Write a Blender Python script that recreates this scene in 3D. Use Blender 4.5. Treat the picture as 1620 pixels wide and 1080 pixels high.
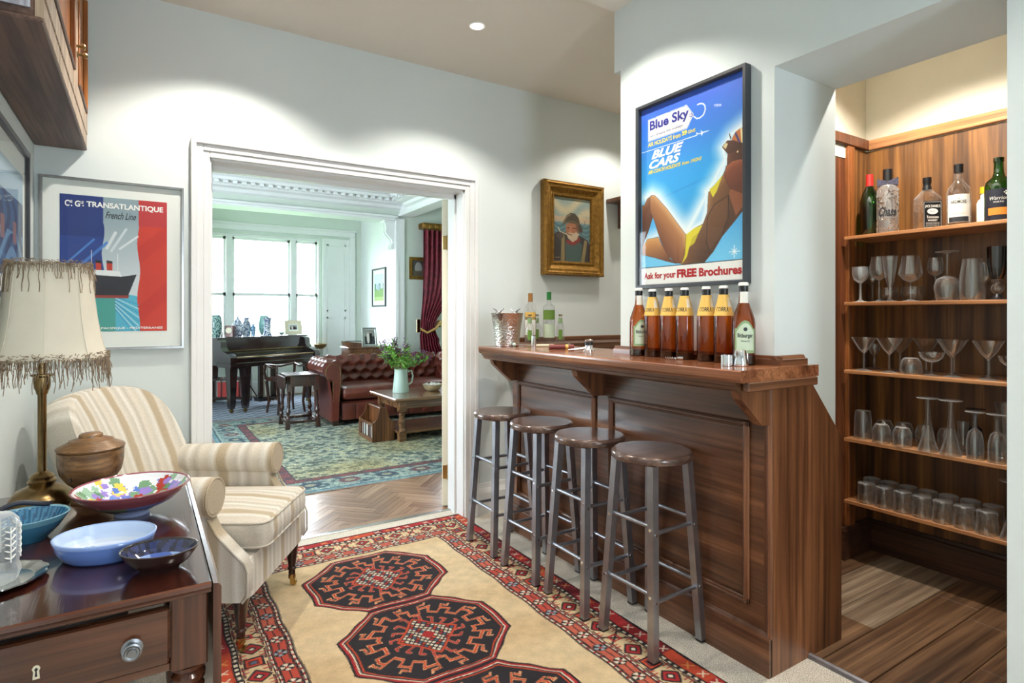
import bpy, math, random
import numpy as np
from mathutils import Matrix, Vector
random.seed(7)
PI = math.pi
for o in list(bpy.data.objects): bpy.data.objects.remove(o)
scn = bpy.context.scene
C = scn.collection

# ------------------------------------------------------------------ camera
cam = bpy.data.cameras.new('camera'); camo = bpy.data.objects.new('camera', cam); C.objects.link(camo)
camo.location = (0, 0, 1.30); camo.rotation_euler = (PI/2, 0, -math.radians(32.44))
cam.sensor_width = 36; cam.lens = 36*920/1620; cam.shift_y = -43.3/1620
cam.clip_start = 0.02; cam.clip_end = 200
scn.camera = camo
# ------------------------------------------------------------------ sky / exposure
w = bpy.data.worlds.new('sky'); scn.world = w; w.use_nodes = True
bg = w.node_tree.nodes['Background']; bg.inputs[0].default_value = (0.82, 0.905, 1.0, 1); bg.inputs[1].default_value = 19.0
scn.view_settings.view_transform = 'Standard'; scn.view_settings.look = 'None'
scn.view_settings.gamma = 1; scn.view_settings.use_curve_mapping = False
scn.view_settings.exposure = 0.45
try:
    scn.cycles.transparent_max_bounces = 40; scn.cycles.max_bounces = 10; scn.cycles.diffuse_bounces = 6
    scn.cycles.sample_clamp_indirect = 6
except Exception: pass
def portal(name, loc, rot, sx, sy):
    l = bpy.data.lights.new(name, 'AREA'); l.shape = 'RECTANGLE'; l.size = sx; l.size_y = sy
    o = bpy.data.objects.new(name, l); o.location = loc; o.rotation_euler = rot; C.objects.link(o)
    try: l.cycles.is_portal = True
    except Exception: pass
portal('sky_portal', (1.60, 10.30, 1.75), (-PI/2, 0, 0), 3.0, 2.1)
portal('sky_portal', (4.30, 8.75, 1.55), (-PI/2, 0, 0), 0.75, 2.0)
portal('sky_portal', (-1.40, 5.6, 1.55), (0, -PI/2, 0), 2.2, 1.7)
portal('sky_portal', (1.0, -2.05, 1.45), (PI/2, 0, 0), 0.64, 1.4)
LAMP = 1.0

# ------------------------------------------------------------------ materials
def newmat(name):
    m = bpy.data.materials.new(name); m.use_nodes = True
    nt = m.node_tree; return m, nt, nt.nodes['Principled BSDF']
def N(nt, t, **k):
    n = nt.nodes.new(t)
    for a, b in k.items(): setattr(n, a, b)
    return n
def coords(nt, scale=(1, 1, 1), kind='Object', rot=(0, 0, 0)):
    tc = N(nt, 'ShaderNodeTexCoord'); mp = N(nt, 'ShaderNodeMapping')
    mp.inputs['Scale'].default_value = scale; mp.inputs['Rotation'].default_value = rot
    nt.links.new(tc.outputs[kind], mp.inputs[0]); return mp.outputs[0]
def noise(nt, vec, scale, detail=4, dist=0):
    n = N(nt, 'ShaderNodeTexNoise'); n.inputs['Scale'].default_value = scale; n.inputs['Detail'].default_value = detail
    n.inputs['Distortion'].default_value = dist; nt.links.new(vec, n.inputs['Vector']); return n.outputs[0]
def ramp(nt, fac, stops, interp='LINEAR'):
    r = N(nt, 'ShaderNodeValToRGB'); r.color_ramp.interpolation = interp
    els = r.color_ramp.elements
    while len(els) < len(stops): els.new(0.5)
    for e, (p, c) in zip(els, stops): e.position = p; e.color = (*c, 1)
    nt.links.new(fac, r.inputs[0]); return r.outputs[0]
def mixc(nt, fac, a, b, typ='MIX'):
    n = N(nt, 'ShaderNodeMix', data_type='RGBA', blend_type=typ)
    for s, v in ((n.inputs[0], fac), (n.inputs[6], a), (n.inputs[7], b)):
        if hasattr(v, 'is_output'): nt.links.new(v, s)
        elif isinstance(v, (int, float)): s.default_value = v
        else: s.default_value = (*v, 1)
    return n.outputs[2]
def bump(nt, b, fac, strength, dist=0.01):
    n = N(nt, 'ShaderNodeBump'); n.inputs['Strength'].default_value = strength; n.inputs['Distance'].default_value = dist
    nt.links.new(fac, n.inputs['Height']); nt.links.new(n.outputs[0], b.inputs['Normal'])
def sr(r, g, b):
    f = lambda c: (c/255/12.92 if c/255 <= 0.04045 else ((c/255+0.055)/1.055)**2.4)
    return (f(r), f(g), f(b))
def plain(name, col, rough=0.5, metal=0.0, var=0.08, vs=6.0, bs=0.0, bsc=60.0, coat=0.0, spec=0.5):
    m, nt, b = newmat(name); v = coords(nt)
    n = noise(nt, v, vs)
    c = ramp(nt, n, [(0.3, tuple(x*(1-var) for x in col)), (0.7, tuple(min(1, x*(1+var)) for x in col))])
    nt.links.new(c, b.inputs['Base Color'])
    b.inputs['Roughness'].default_value = rough; b.inputs['Metallic'].default_value = metal
    b.inputs['Coat Weight'].default_value = coat; b.inputs['Specular IOR Level'].default_value = spec
    if bs: bump(nt, b, noise(nt, v, bsc, 3), bs)
    return m
def wood(name, dark, mid, light, axis='z', s=1.0, rough=0.35, coat=0.2, figure=0.5):
    m, nt, b = newmat(name)
    ax = 'xyz'.index(axis)
    sc = [9*s]*3; sc[ax] = 0.8*s
    fs = [95*s]*3; fs[ax] = 2.5*s
    v1 = coords(nt, sc); v2 = coords(nt, fs)
    n1 = noise(nt, v1, 1.0, 5, 1.2*figure+0.2); n2 = noise(nt, v2, 1.0, 3, 0.3)
    wv = N(nt, 'ShaderNodeTexWave', wave_type='RINGS', rings_direction='XYZ'[ax]); wv.inputs['Scale'].default_value = 0.9; wv.inputs['Distortion'].default_value = 7
    wv.inputs['Detail'].default_value = 3; nt.links.new(v1, wv.inputs['Vector'])
    c1 = ramp(nt, n1, [(0.28, dark), (0.5, mid), (0.75, light)])
    c2 = mixc(nt, 0.35*figure, c1, ramp(nt, wv.outputs[0], [(0.2, dark), (0.8, light)]))
    c3 = mixc(nt, 0.55, c2, ramp(nt, n2, [(0.35, (0.35, 0.3, 0.28)), (0.6, (1, 1, 1))]), 'MULTIPLY')
    ms = [42*s]*3; ms[ax] = 1.3*s
    n3 = noise(nt, coords(nt, ms), 1.0, 4, 0.5)
    c3 = mixc(nt, 0.6, c3, ramp(nt, n3, [(0.38, (0.5, 0.46, 0.44)), (0.55, (1, 1, 1)), (0.7, (1, 1, 1))]), 'MULTIPLY')
    nt.links.new(c3, b.inputs['Base Color']); b.inputs['Roughness'].default_value = rough
    b.inputs['Coat Weight'].default_value = coat; b.inputs['Coat Roughness'].default_value = 0.15
    bump(nt, b, n2, 0.12, 0.002)
    return m
def glass(name, tint=(0.97, 0.98, 0.98), edge=(0.84, 0.86, 0.87), refl=0.05, rough=0.02, rim=0.0, haze=0.0, graze=0.55):
    m = bpy.data.materials.new(name); m.use_nodes = True; nt = m.node_tree; nt.nodes.clear()
    out = N(nt, 'ShaderNodeOutputMaterial'); tr = N(nt, 'ShaderNodeBsdfTransparent'); gl = N(nt, 'ShaderNodeBsdfGlossy')
    gl.inputs['Roughness'].default_value = rough
    lw = N(nt, 'ShaderNodeLayerWeight'); lw.inputs[0].default_value = 0.35
    tc = mixc(nt, lw.outputs['Facing'], tint, edge); nt.links.new(tc, tr.inputs[0])
    l2 = N(nt, 'ShaderNodeLayerWeight'); l2.inputs[0].default_value = 0.5
    pw = N(nt, 'ShaderNodeMath', operation='POWER'); pw.inputs[1].default_value = 3.5; nt.links.new(l2.outputs['Facing'], pw.inputs[0])
    ad = N(nt, 'ShaderNodeMath', operation='MULTIPLY_ADD', use_clamp=True); ad.inputs[1].default_value = graze; ad.inputs[2].default_value = refl
    nt.links.new(pw.outputs[0], ad.inputs[0])
    mx = N(nt, 'ShaderNodeMixShader'); nt.links.new(ad.outputs[0], mx.inputs[0]); nt.links.new(tr.outputs[0], mx.inputs[1]); nt.links.new(gl.outputs[0], mx.inputs[2])
    res = mx.outputs[0]
    if rim:
        df = N(nt, 'ShaderNodeBsdfDiffuse'); df.inputs[0].default_value = (0.9, 0.93, 0.95, 1)  # whitish diffuse at grazing angles, standing in for light caught by glass edges
        p2 = N(nt, 'ShaderNodeMath', operation='POWER'); p2.inputs[1].default_value = 3.0; nt.links.new(l2.outputs['Facing'], p2.inputs[0])
        m2 = N(nt, 'ShaderNodeMath', operation='MULTIPLY_ADD'); m2.inputs[1].default_value = rim; m2.inputs[2].default_value = haze; nt.links.new(p2.outputs[0], m2.inputs[0])
        mx2 = N(nt, 'ShaderNodeMixShader'); nt.links.new(m2.outputs[0], mx2.inputs[0]); nt.links.new(res, mx2.inputs[1]); nt.links.new(df.outputs[0], mx2.inputs[2]); res = mx2.outputs[0]
    nt.links.new(res, out.inputs[0]); return m
def attr_mat(name, rough=0.8, attr='print', bs=0.0, bsc=300, var=0.0, coat=0.0):
    m, nt, b = newmat(name); a = N(nt, 'ShaderNodeAttribute'); a.attribute_name = attr
    col = a.outputs['Color']
    if var:
        n = noise(nt, coords(nt), 18, 5)
        col = mixc(nt, 1.0, col, ramp(nt, n, [(0.3, (1-var,)*3), (0.7, (1, 1, 1))]), 'MULTIPLY')
    nt.links.new(col, b.inputs['Base Color']); b.inputs['Roughness'].default_value = rough; b.inputs['Coat Weight'].default_value = coat
    if bs: bump(nt, b, noise(nt, coords(nt), bsc, 2), bs)
    return m
def emit(name, col, s):
    m = bpy.data.materials.new(name); m.use_nodes = True; nt = m.node_tree; nt.nodes.clear()
    out = N(nt, 'ShaderNodeOutputMaterial'); e = N(nt, 'ShaderNodeEmission'); e.inputs[0].default_value = (*col, 1); e.inputs[1].default_value = s
    nt.links.new(e.outputs[0], out.inputs[0]); return m
def stripes(name, axis, period, stops, off=0.0):
    m, nt, b = newmat(name); tc = N(nt, 'ShaderNodeTexCoord'); sp = N(nt, 'ShaderNodeSeparateXYZ'); nt.links.new(tc.outputs['Object'], sp.inputs[0])
    wob = noise(nt, coords(nt), 8, 2)
    a = N(nt, 'ShaderNodeMath', operation='MULTIPLY_ADD'); nt.links.new(wob, a.inputs[0]); a.inputs[1].default_value = 0.012; nt.links.new(sp.outputs[axis], a.inputs[2])
    d = N(nt, 'ShaderNodeMath', operation='MULTIPLY_ADD'); nt.links.new(a.outputs[0], d.inputs[0]); d.inputs[1].default_value = 1/period; d.inputs[2].default_value = 10+off
    fr = N(nt, 'ShaderNodeMath', operation='FRACT'); nt.links.new(d.outputs[0], fr.inputs[0])
    c = ramp(nt, fr.outputs[0], stops)
    weave = noise(nt, coords(nt, (260, 260, 260)), 1, 2)
    c = mixc(nt, 0.5, c, ramp(nt, weave, [(0.3, (0.62, 0.6, 0.58)), (0.7, (1, 1, 1))]), 'MULTIPLY')
    nt.links.new(c, b.inputs['Base Color']); b.inputs['Roughness'].default_value = 0.95; b.inputs['Sheen Weight'].default_value = 0.2
    bump(nt, b, weave, 0.25, 0.003); return m

M = {}
M['wall'] = plain('pale_blue_grey_paint', sr(212, 221, 221), 0.75, var=0.02, vs=2, bs=0.03, bsc=90)
M['ceiling'] = plain('ceiling_paint', sr(226, 222, 214), 0.8, var=0.02, vs=2)
M['ceiling_warm_cast'] = plain('ceiling_paint_warm_cast', sr(222, 217, 208), 0.8, var=0.02, vs=2)  # warm cast of the light at the far end, put into the ceiling colour
M['cream'] = plain('cream_paint', sr(222, 216, 196), 0.75, var=0.02)
M['trim'] = plain('white_gloss_trim', sr(226, 227, 227), 0.35, var=0.015)
M['sage'] = plain('sage_paint', sr(206, 215, 206), 0.8, var=0.02)
M['white_wall'] = plain('white_paint', sr(236, 238, 238), 0.6, var=0.01)
def carpet():
    m, nt, b = newmat('beige_carpet'); v = coords(nt)
    n = noise(nt, v, 260, 3); n2 = noise(nt, v, 30, 3)
    c = ramp(nt, n, [(0.36, sr(148, 138, 122)), (0.5, sr(206, 198, 184)), (0.64, sr(232, 226, 214))])
    c = mixc(nt, 0.4, c, ramp(nt, n2, [(0.35, (0.8, 0.79, 0.77)), (0.65, (1, 1, 1))]), 'MULTIPLY')
    nt.links.new(c, b.inputs['Base Color']); b.inputs['Roughness'].default_value = 1; bump(nt, b, n, 0.6, 0.006); return m
M['carpet'] = carpet()
OD, OM, OL = sr(58, 33, 21), sr(108, 68, 44), sr(148, 100, 66)
M['oak_y'] = wood('bar_oak_along', OD, OM, OL, 'y', 1.0, 0.38, 0.3, 0.4)
M['oak_x'] = wood('bar_oak_across', OD, OM, OL, 'x', 1.0, 0.38, 0.3, 0.4)
M['oak_z'] = wood('bar_oak_upright', sr(72, 38, 22), sr(124, 76, 47), sr(160, 106, 68), 'z', 1.0, 0.38, 0.3, 0.6)
M['oak_top'] = wood('bar_top_oak', sr(92, 50, 30), sr(150, 92, 60), sr(186, 126, 86), 'y', 1.0, 0.22, 0.5, 0.3)
M['shelf_back'] = wood('oak_veneer', sr(66, 42, 22), sr(122, 80, 40), sr(164, 114, 58), 'z', 0.9, 0.4, 0.15, 1.0)
M['shelf_wood'] = wood('shelf_oak', sr(164, 106, 62), sr(202, 142, 92), sr(226, 172, 120), 'y', 1.0, 0.35, 0.2, 0.2)
M['shelf_post'] = wood('shelf_post_oak', sr(96, 50, 22), sr(150, 88, 42), sr(184, 116, 60), 'z', 1.0, 0.38, 0.2, 0.3)
M['dark_panel'] = wood('dark_side_oak', sr(70, 36, 20), sr(112, 62, 36), sr(140, 84, 50), 'z', 1.0, 0.4, 0.2, 0.4)
M['plinth'] = wood('dark_plinth', sr(40, 24, 16), sr(72, 44, 30), sr(98, 64, 44), 'y', 1.0, 0.4, 0.2, 0.3)
M['board'] = wood('pantry_board', sr(66, 44, 28), sr(112, 80, 54), sr(150, 118, 86), 'x', 0.9, 0.5, 0.05, 0.6)
M['board2'] = wood('pantry_board_worn', sr(92, 72, 54), sr(140, 118, 94), sr(176, 158, 134), 'x', 0.9, 0.6, 0.0, 0.6)
M['parq'] = [wood('parquet_%d' % i, sr(*d), sr(*m_), sr(*l), 'x', 1.0, 0.32, 0.15, 0.3) for i, (d, m_, l) in enumerate((((104, 74, 56), (158, 122, 98), (190, 158, 132)), ((120, 88, 66), (172, 138, 112), (200, 172, 148)), ((88, 60, 44), (140, 104, 80), (176, 142, 114))))]
M['floor_far'] = wood('living_floor', sr(96, 72, 58), sr(140, 112, 94), sr(176, 150, 130), 'x', 0.8, 0.35, 0.15, 0.4)
M['mahog'] = wood('mahogany', sr(54, 26, 16), sr(104, 60, 39), sr(138, 86, 58), 'x', 0.9, 0.14, 0.7, 0.4)
M['mahog_y'] = wood('mahogany_top', sr(34, 13, 10), sr(62, 27, 19), sr(88, 44, 31), 'y', 0.8, 0.06, 1.0, 0.35)
M['mahog_z'] = wood('mahogany_leg', sr(44, 18, 12), sr(92, 48, 32), sr(126, 76, 50), 'z', 0.9, 0.2, 0.6, 0.4)
M['cabw'] = wood('wall_cabinet_oak', sr(66, 46, 38), sr(104, 78, 66), sr(134, 106, 92), 'y', 1.2, 0.5, 0.05, 0.2)
M['limed'] = wood('limed_blue_grey_oak', sr(96, 100, 120), sr(160, 164, 182), sr(206, 208, 218), 'z', 1.3, 0.6, 0.0, 0.2)
M['cabd'] = wood('cabinet_door_oak', sr(120, 66, 26), sr(170, 104, 50), sr(200, 136, 76), 'z', 1.0, 0.35, 0.2, 0.4)
M['cabs'] = wood('cabinet_stile_limed', sr(150, 128, 106), sr(186, 164, 140), sr(206, 188, 166), 'z', 1.0, 0.5, 0.05, 0.2)
M['dkwood'] = wood('dark_turned_oak', sr(24, 13, 10), sr(56, 30, 22), sr(84, 50, 36), 'z', 1.2, 0.22, 0.5, 0.3)
M['midwood'] = wood('brown_oak', sr(62, 34, 18), sr(112, 68, 38), sr(148, 98, 58), 'z', 1.2, 0.3, 0.4, 0.5)
M['cofwood'] = wood('coffee_table_oak', sr(76, 48, 28), sr(128, 90, 58), sr(164, 126, 88), 'x', 1.0, 0.2, 0.6, 0.4)
M['piano'] = wood('piano_ebonised', sr(18, 14, 16), sr(38, 30, 30), sr(58, 46, 44), 'x', 1.0, 0.1, 1.0, 0.2)
M['stoolseat'] = wood('stool_seat_walnut', sr(64, 46, 40), sr(104, 80, 70), sr(136, 110, 98), 'x', 1.2, 0.22, 0.5, 0.3)
M['urnw'] = wood('turned_urn_wood', sr(84, 58, 36), sr(134, 98, 62), sr(168, 130, 88), 'x', 1.2, 0.35, 0.2, 0.6)
M['gun'] = plain('gunmetal', sr(168, 170, 178), 0.36, 1.0, var=0.1, vs=20)
M['chrome'] = plain('chrome', sr(225, 226, 228), 0.1, 1.0, var=0.03)
M['steel'] = plain('hammered_steel', sr(205, 200, 196), 0.14, 1.0, var=0.05, bs=0.5, bsc=90)
M['pewter'] = plain('pewter', sr(150, 152, 156), 0.3, 1.0)
M['silver'] = plain('silver_plate', sr(205, 204, 200), 0.14, 1.0)
M['brass'] = plain('brass', sr(190, 160, 104), 0.22, 1.0)
M['antbrass'] = plain('antique_brass', sr(140, 116, 78), 0.28, 1.0, var=0.2, vs=30)
M['gilt'] = plain('gilt_frame', sr(140, 104, 44), 0.4, 0.75, var=0.3, vs=40, bs=0.5, bsc=120)
M['black'] = plain('black', sr(22, 22, 24), 0.35)
M['darkframe'] = plain('dark_frame', sr(52, 56, 62), 0.35)
M['silverframe'] = plain('silver_frame', sr(170, 170, 170), 0.25, 0.9)
M['mount'] = plain('picture_mount', sr(232, 236, 232), 0.8, var=0.01)
M['white'] = plain('white', sr(240, 240, 236), 0.5, var=0.02)
M['offwhite_ink'] = plain('white_ink', sr(246, 246, 242), 0.7, var=0.0)
M['blue_ink'] = plain('blue_ink', sr(40, 44, 140), 0.7, var=0.0)
M['yellow_ink'] = plain('yellow_ink', sr(244, 224, 70), 0.7, var=0.0)
M['red_ink'] = plain('red_ink', sr(176, 26, 30), 0.7, var=0.0)
M['dark_ink'] = plain('dark_ink', sr(28, 30, 36), 0.7, var=0.0)
M['glass'] = glass('clear_glass', refl=0.12, rough=0.035, rim=0.36, haze=0.006)
M['pane'] = glass('picture_glass', (0.985, 0.99, 0.99), (0.97, 0.98, 0.98), 0.010, 0.02, graze=0.25)
M['win'] = glass('window_glass', (0.98, 0.99, 0.99), (0.9, 0.94, 0.94), 0.05)
M['cutglass'] = glass('cut_glass', (0.93, 0.95, 0.96), (0.72, 0.77, 0.8), 0.18, 0.08, 0.5, 0.12)
M['blueglass'] = glass('blue_glass', (0.35, 0.42, 0.66), (0.1, 0.14, 0.3), 0.1)
M['smoke'] = glass('smoked_glass', (0.10, 0.13, 0.17), (0.02, 0.03, 0.05), 0.12)
M['amber'] = glass('amber_glass', (0.74, 0.34, 0.10), (0.22, 0.06, 0.015), 0.08)
M['greeng'] = glass('green_glass', (0.16, 0.52, 0.12), (0.02, 0.14, 0.02), 0.08)
M['whisky'] = glass('golden_liquid', (0.9, 0.72, 0.35), (0.6, 0.36, 0.1), 0.06)
M['leather'] = plain('oxblood_leather', sr(96, 42, 31), 0.3, var=0.3, vs=7, bs=0.15, bsc=140, coat=0.25)
M['jug'] = plain('pale_green_enamel', sr(184, 206, 196), 0.3, var=0.04)
M['leaf'] = plain('leaf_green', sr(104, 152, 58), 0.5, var=0.35, vs=40)
M['bloom'] = plain('purple_bloom', sr(112, 66, 104), 0.7, var=0.4, vs=60)
M['stem'] = plain('stem', sr(112, 130, 70), 0.6)
M['basket'] = plain('woven_bowl', sr(176, 156, 120), 0.8, var=0.2, vs=80, bs=0.6, bsc=120)
M['shade'] = plain('cream_silk_shade', sr(206, 200, 184), 0.8, var=0.04, vs=12)
M['fringe'] = plain('taupe_fringe', sr(136, 118, 98), 0.9, var=0.25, vs=60)
M['curtain'] = plain('burgundy_damask', sr(112, 26, 42), 0.6, var=0.45, vs=16)
M['rope'] = plain('gold_rope', sr(190, 150, 84), 0.8)
M['ivory'] = plain('ivory', sr(226, 216, 190), 0.4)
M['darkbag'] = plain('dark_box', sr(44, 46, 52), 0.8, var=0.2)
M['cork'] = plain('cork_brown', sr(150, 104, 50), 0.6)
M['greenlabel'] = plain('green_label', sr(104, 140, 60), 0.5)
M['greencap'] = plain('green_cap', sr(40, 120, 58), 0.4)
M['redcap'] = plain('red_cap', sr(196, 44, 40), 0.4)
M['yellowcap'] = plain('yellow_cap', sr(226, 178, 30), 0.4)
M['paper'] = plain('paper_label', sr(228, 228, 220), 0.7, var=0.03)
M['goldlabel'] = plain('gold_label', sr(224, 182, 92), 0.45, 0.1)
M['palelabel'] = plain('pale_green_label', sr(196, 214, 190), 0.6)
M['sagelabel'] = plain('sage_label', sr(138, 166, 122), 0.6)
M['orangelabel'] = plain('orange_label', sr(214, 140, 50), 0.6)
M['navylabel'] = plain('navy_label', sr(30, 34, 48), 0.5)
M['ribbon'] = plain('striped_ribbon', sr(50, 48, 70), 0.6, var=0.8, vs=150)
M['bookred'] = plain('red_leather_roll', sr(120, 52, 48), 0.5, var=0.2)
M['grass'] = plain('lawn', sr(110, 150, 90), 0.9)
M['hedge'] = plain('conifer', sr(60, 92, 90), 0.9, var=0.4, vs=4)

# ------------------------------------------------------------------ mesh builder
class MB:
    def __init__(s): s.v = []; s.f = []
    def add(s, vs, fs):
        b = len(s.v); s.v += [tuple(p) for p in vs]; s.f += [tuple(i+b for i in f) for f in fs]; return s
    def box(s, x0, x1, y0, y1, z0, z1, r=0.0):
        x0, x1 = min(x0, x1), max(x0, x1); y0, y1 = min(y0, y1), max(y0, y1); z0, z1 = min(z0, z1), max(z0, z1)
        if r <= 0:
            return s.add([(x, y, z) for z in (z0, z1) for y in (y0, y1) for x in (x0, x1)],
                         [(0, 2, 3, 1), (4, 5, 7, 6), (0, 1, 5, 4), (2, 6, 7, 3), (0, 4, 6, 2), (1, 3, 7, 5)])
        r = min(r, (x1-x0)/2.01, (y1-y0)/2.01, (z1-z0)/2.01)
        rings = []
        for z, i in ((z0, r), (z0+r, 0), (z1-r, 0), (z1, r)):
            a0, a1, b0, b1 = x0+i, x1-i, y0+i, y1-i
            k = r if i == 0 else r*0.35
            rings.append([(a0+k, b0, z), (a1-k, b0, z), (a1, b0+k, z), (a1, b1-k, z), (a1-k, b1, z), (a0+k, b1, z), (a0, b1-k, z), (a0, b0+k, z)])
        return s.loft(rings)
    def loft(s, rings, cap=True, closed=True):
        n = len(rings[0]); vs = [p for r in rings for p in r]; fs = []
        for i in range(len(rings)-1):
            for j in range(n if closed else n-1):
                k = (j+1) % n
                fs.append((i*n+j, i*n+k, (i+1)*n+k, (i+1)*n+j))
        if cap and closed:
            fs.append(tuple(range(n))[::-1]); fs.append(tuple((len(rings)-1)*n+j for j in range(n)))
        return s.add(vs, fs)
    def lathe(s, prof, seg=24, c=(0, 0, 0), sx=1.0, sy=1.0):
        rings = [[(c[0]+r*sx*math.cos(2*PI*j/seg), c[1]+r*sy*math.sin(2*PI*j/seg), c[2]+z) for j in range(seg)] for r, z in prof]
        return s.loft(rings, cap=True)
    def tube(s, pts, r, seg=8):
        pts = [Vector(p) for p in pts]; rs = r if isinstance(r, (list, tuple)) else [r]*len(pts)
        rings = []; up = None
        for i, p in enumerate(pts):
            t = (pts[min(i+1, len(pts)-1)]-pts[max(i-1, 0)]).normalized()
            if up is None: up = Vector((0, 0, 1)) if abs(t.z) < 0.9 else Vector((1, 0, 0))
            a = t.cross(up).normalized(); b = a.cross(t).normalized(); up = b
            rings.append([p+rs[i]*(math.cos(2*PI*j/seg)*a+math.sin(2*PI*j/seg)*b) for j in range(seg)])
        return s.loft(rings)
    def bar(s, p, q, w, h=None):
        """square section bar from p to q"""
        h = h or w; p = Vector(p); q = Vector(q); t = (q-p).normalized()
        a = Vector((1, 0, 0)); a = (a-t*a.dot(t)).normalized(); b = t.cross(a)
        R = lambda c: [c-a*w/2-b*h/2, c+a*w/2-b*h/2, c+a*w/2+b*h/2, c-a*w/2+b*h/2]
        return s.loft([R(p), R(q)])
    def prism(s, poly, axis, a, b):
        def P(u, v, t): return {'x': (t, u, v), 'y': (u, t, v), 'z': (u, v, t)}[axis]
        return s.loft([[P(u, v, a) for u, v in poly], [P(u, v, b) for u, v in poly]])
    def cushion(s, outline, th, bulge=0.03, axis='x', c=(0, 0, 0)):
        """puffy solid from a 2D outline, thickness along axis"""
        n = len(outline); cx = sum(p[0] for p in outline)/n; cy = sum(p[1] for p in outline)/n
        h = th/2
        def P(u, v, t):
            return {'x': (c[0]+t, c[1]+u, c[2]+v), 'y': (c[0]+u, c[1]+t, c[2]+v), 'z': (c[0]+u, c[1]+v, c[2]+t)}[axis]
        prof = [(0.02, -h-bulge), (0.45, -h-bulge*0.8), (0.75, -h-bulge*0.35), (0.93, -h), (0.985, -h*0.7), (1, 0), (0.985, h*0.7), (0.93, h), (0.75, h+bulge*0.35), (0.45, h+bulge*0.8), (0.02, h+bulge)]
        return s.loft([[P(cx+(u-cx)*k, cy+(v-cy)*k, t) for u, v in outline] for k, t in prof])
    def tf(s, m):
        s.v = [tuple(m @ Vector(p)) for p in s.v]; return s
    def obj(s, name, mat, parent=None, smooth=False, angle=0.7):
        me = bpy.data.meshes.new(name); me.from_pydata(s.v, [], s.f); me.update()
        import bmesh
        bm = bmesh.new(); bm.from_mesh(me); bmesh.ops.recalc_face_normals(bm, faces=bm.faces); bm.to_mesh(me); bm.free()
        if mat: me.materials.append(mat)
        if smooth:
            me.polygons.foreach_set('use_smooth', [True]*len(me.polygons))
            try: me.set_sharp_from_angle(angle=angle)
            except Exception: pass
        o = bpy.data.objects.new(name, me); C.objects.link(o)
        if parent: o.parent = parent
        return o
def tag(o, label, cat=None, group=None, kind=None):
    o['label'] = label
    if cat: o['category'] = cat
    if group: o['group'] = group
    if kind: o['kind'] = kind
    return o
def thing(name, label, cat, loc=(0, 0, 0), rz=0.0, group=None):
    o = bpy.data.objects.new(name, None); o.empty_display_size = 0.05; C.objects.link(o)
    o.location = loc; o.rotation_euler = (0, 0, rz); return tag(o, label, cat, group)
def struct(mb, name, mat, label, parent=None, smooth=False):
    o = mb.obj(name, mat, parent, smooth)
    if not parent: tag(o, label, None, None, 'structure')
    return o
def copy_tree(o, parent=None):
    c = o.copy(); C.objects.link(c)
    if parent: c.parent = parent
    for ch in list(o.children): copy_tree(ch, c)
    return c
def ordn(i): return ('first', 'second', 'third', 'fourth', 'fifth', 'sixth', 'seventh', 'eighth', 'ninth')[i]
def text(s, mat, parent, mtx, width, height=None, shear=0.0, bold=0.0, name='lettering', ext=0.0004):
    """flat lettering; mtx places local x (reading), y (up), z (towards the reader); lower left corner at the origin"""
    cu = bpy.data.curves.new('lettering', 'FONT'); cu.body = s; cu.size = 1; cu.shear = shear; cu.offset = bold; cu.extrude = 0; cu.resolution_u = 3
    t = bpy.data.objects.new('lettering_tmp', cu); C.objects.link(t)
    dg = bpy.context.evaluated_depsgraph_get()
    me = bpy.data.meshes.new_from_object(t.evaluated_get(dg)); bpy.data.objects.remove(t)
    co = np.zeros(len(me.vertices)*3); me.vertices.foreach_get('co', co); co = co.reshape(-1, 3)
    if len(co) == 0: return None
    mn, mx = co.min(0), co.max(0); sx = width/(mx[0]-mn[0]); sy = (height/(mx[1]-mn[1])) if height else sx
    co[:, 0] = (co[:, 0]-mn[0])*sx; co[:, 1] = (co[:, 1]-mn[1])*sy; co[:, 2] = 0
    A = np.array(mtx); co = co @ A[:3, :3].T + A[:3, 3]
    me.vertices.foreach_set('co', co.ravel()); me.update(); me.materials.clear(); me.materials.append(mat)
    me.name = name
    o = bpy.data.objects.new(name, me); C.objects.link(o); o.parent = parent
    return o
def frame_mtx(origin, xdir, ydir):
    x = Vector(xdir).normalized(); y = Vector(ydir).normalized(); z = x.cross(y)
    return Matrix(((x.x, y.x, z.x, origin[0]), (x.y, y.y, z.y, origin[1]), (x.z, y.z, z.z, origin[2]), (0, 0, 0, 1)))

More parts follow.
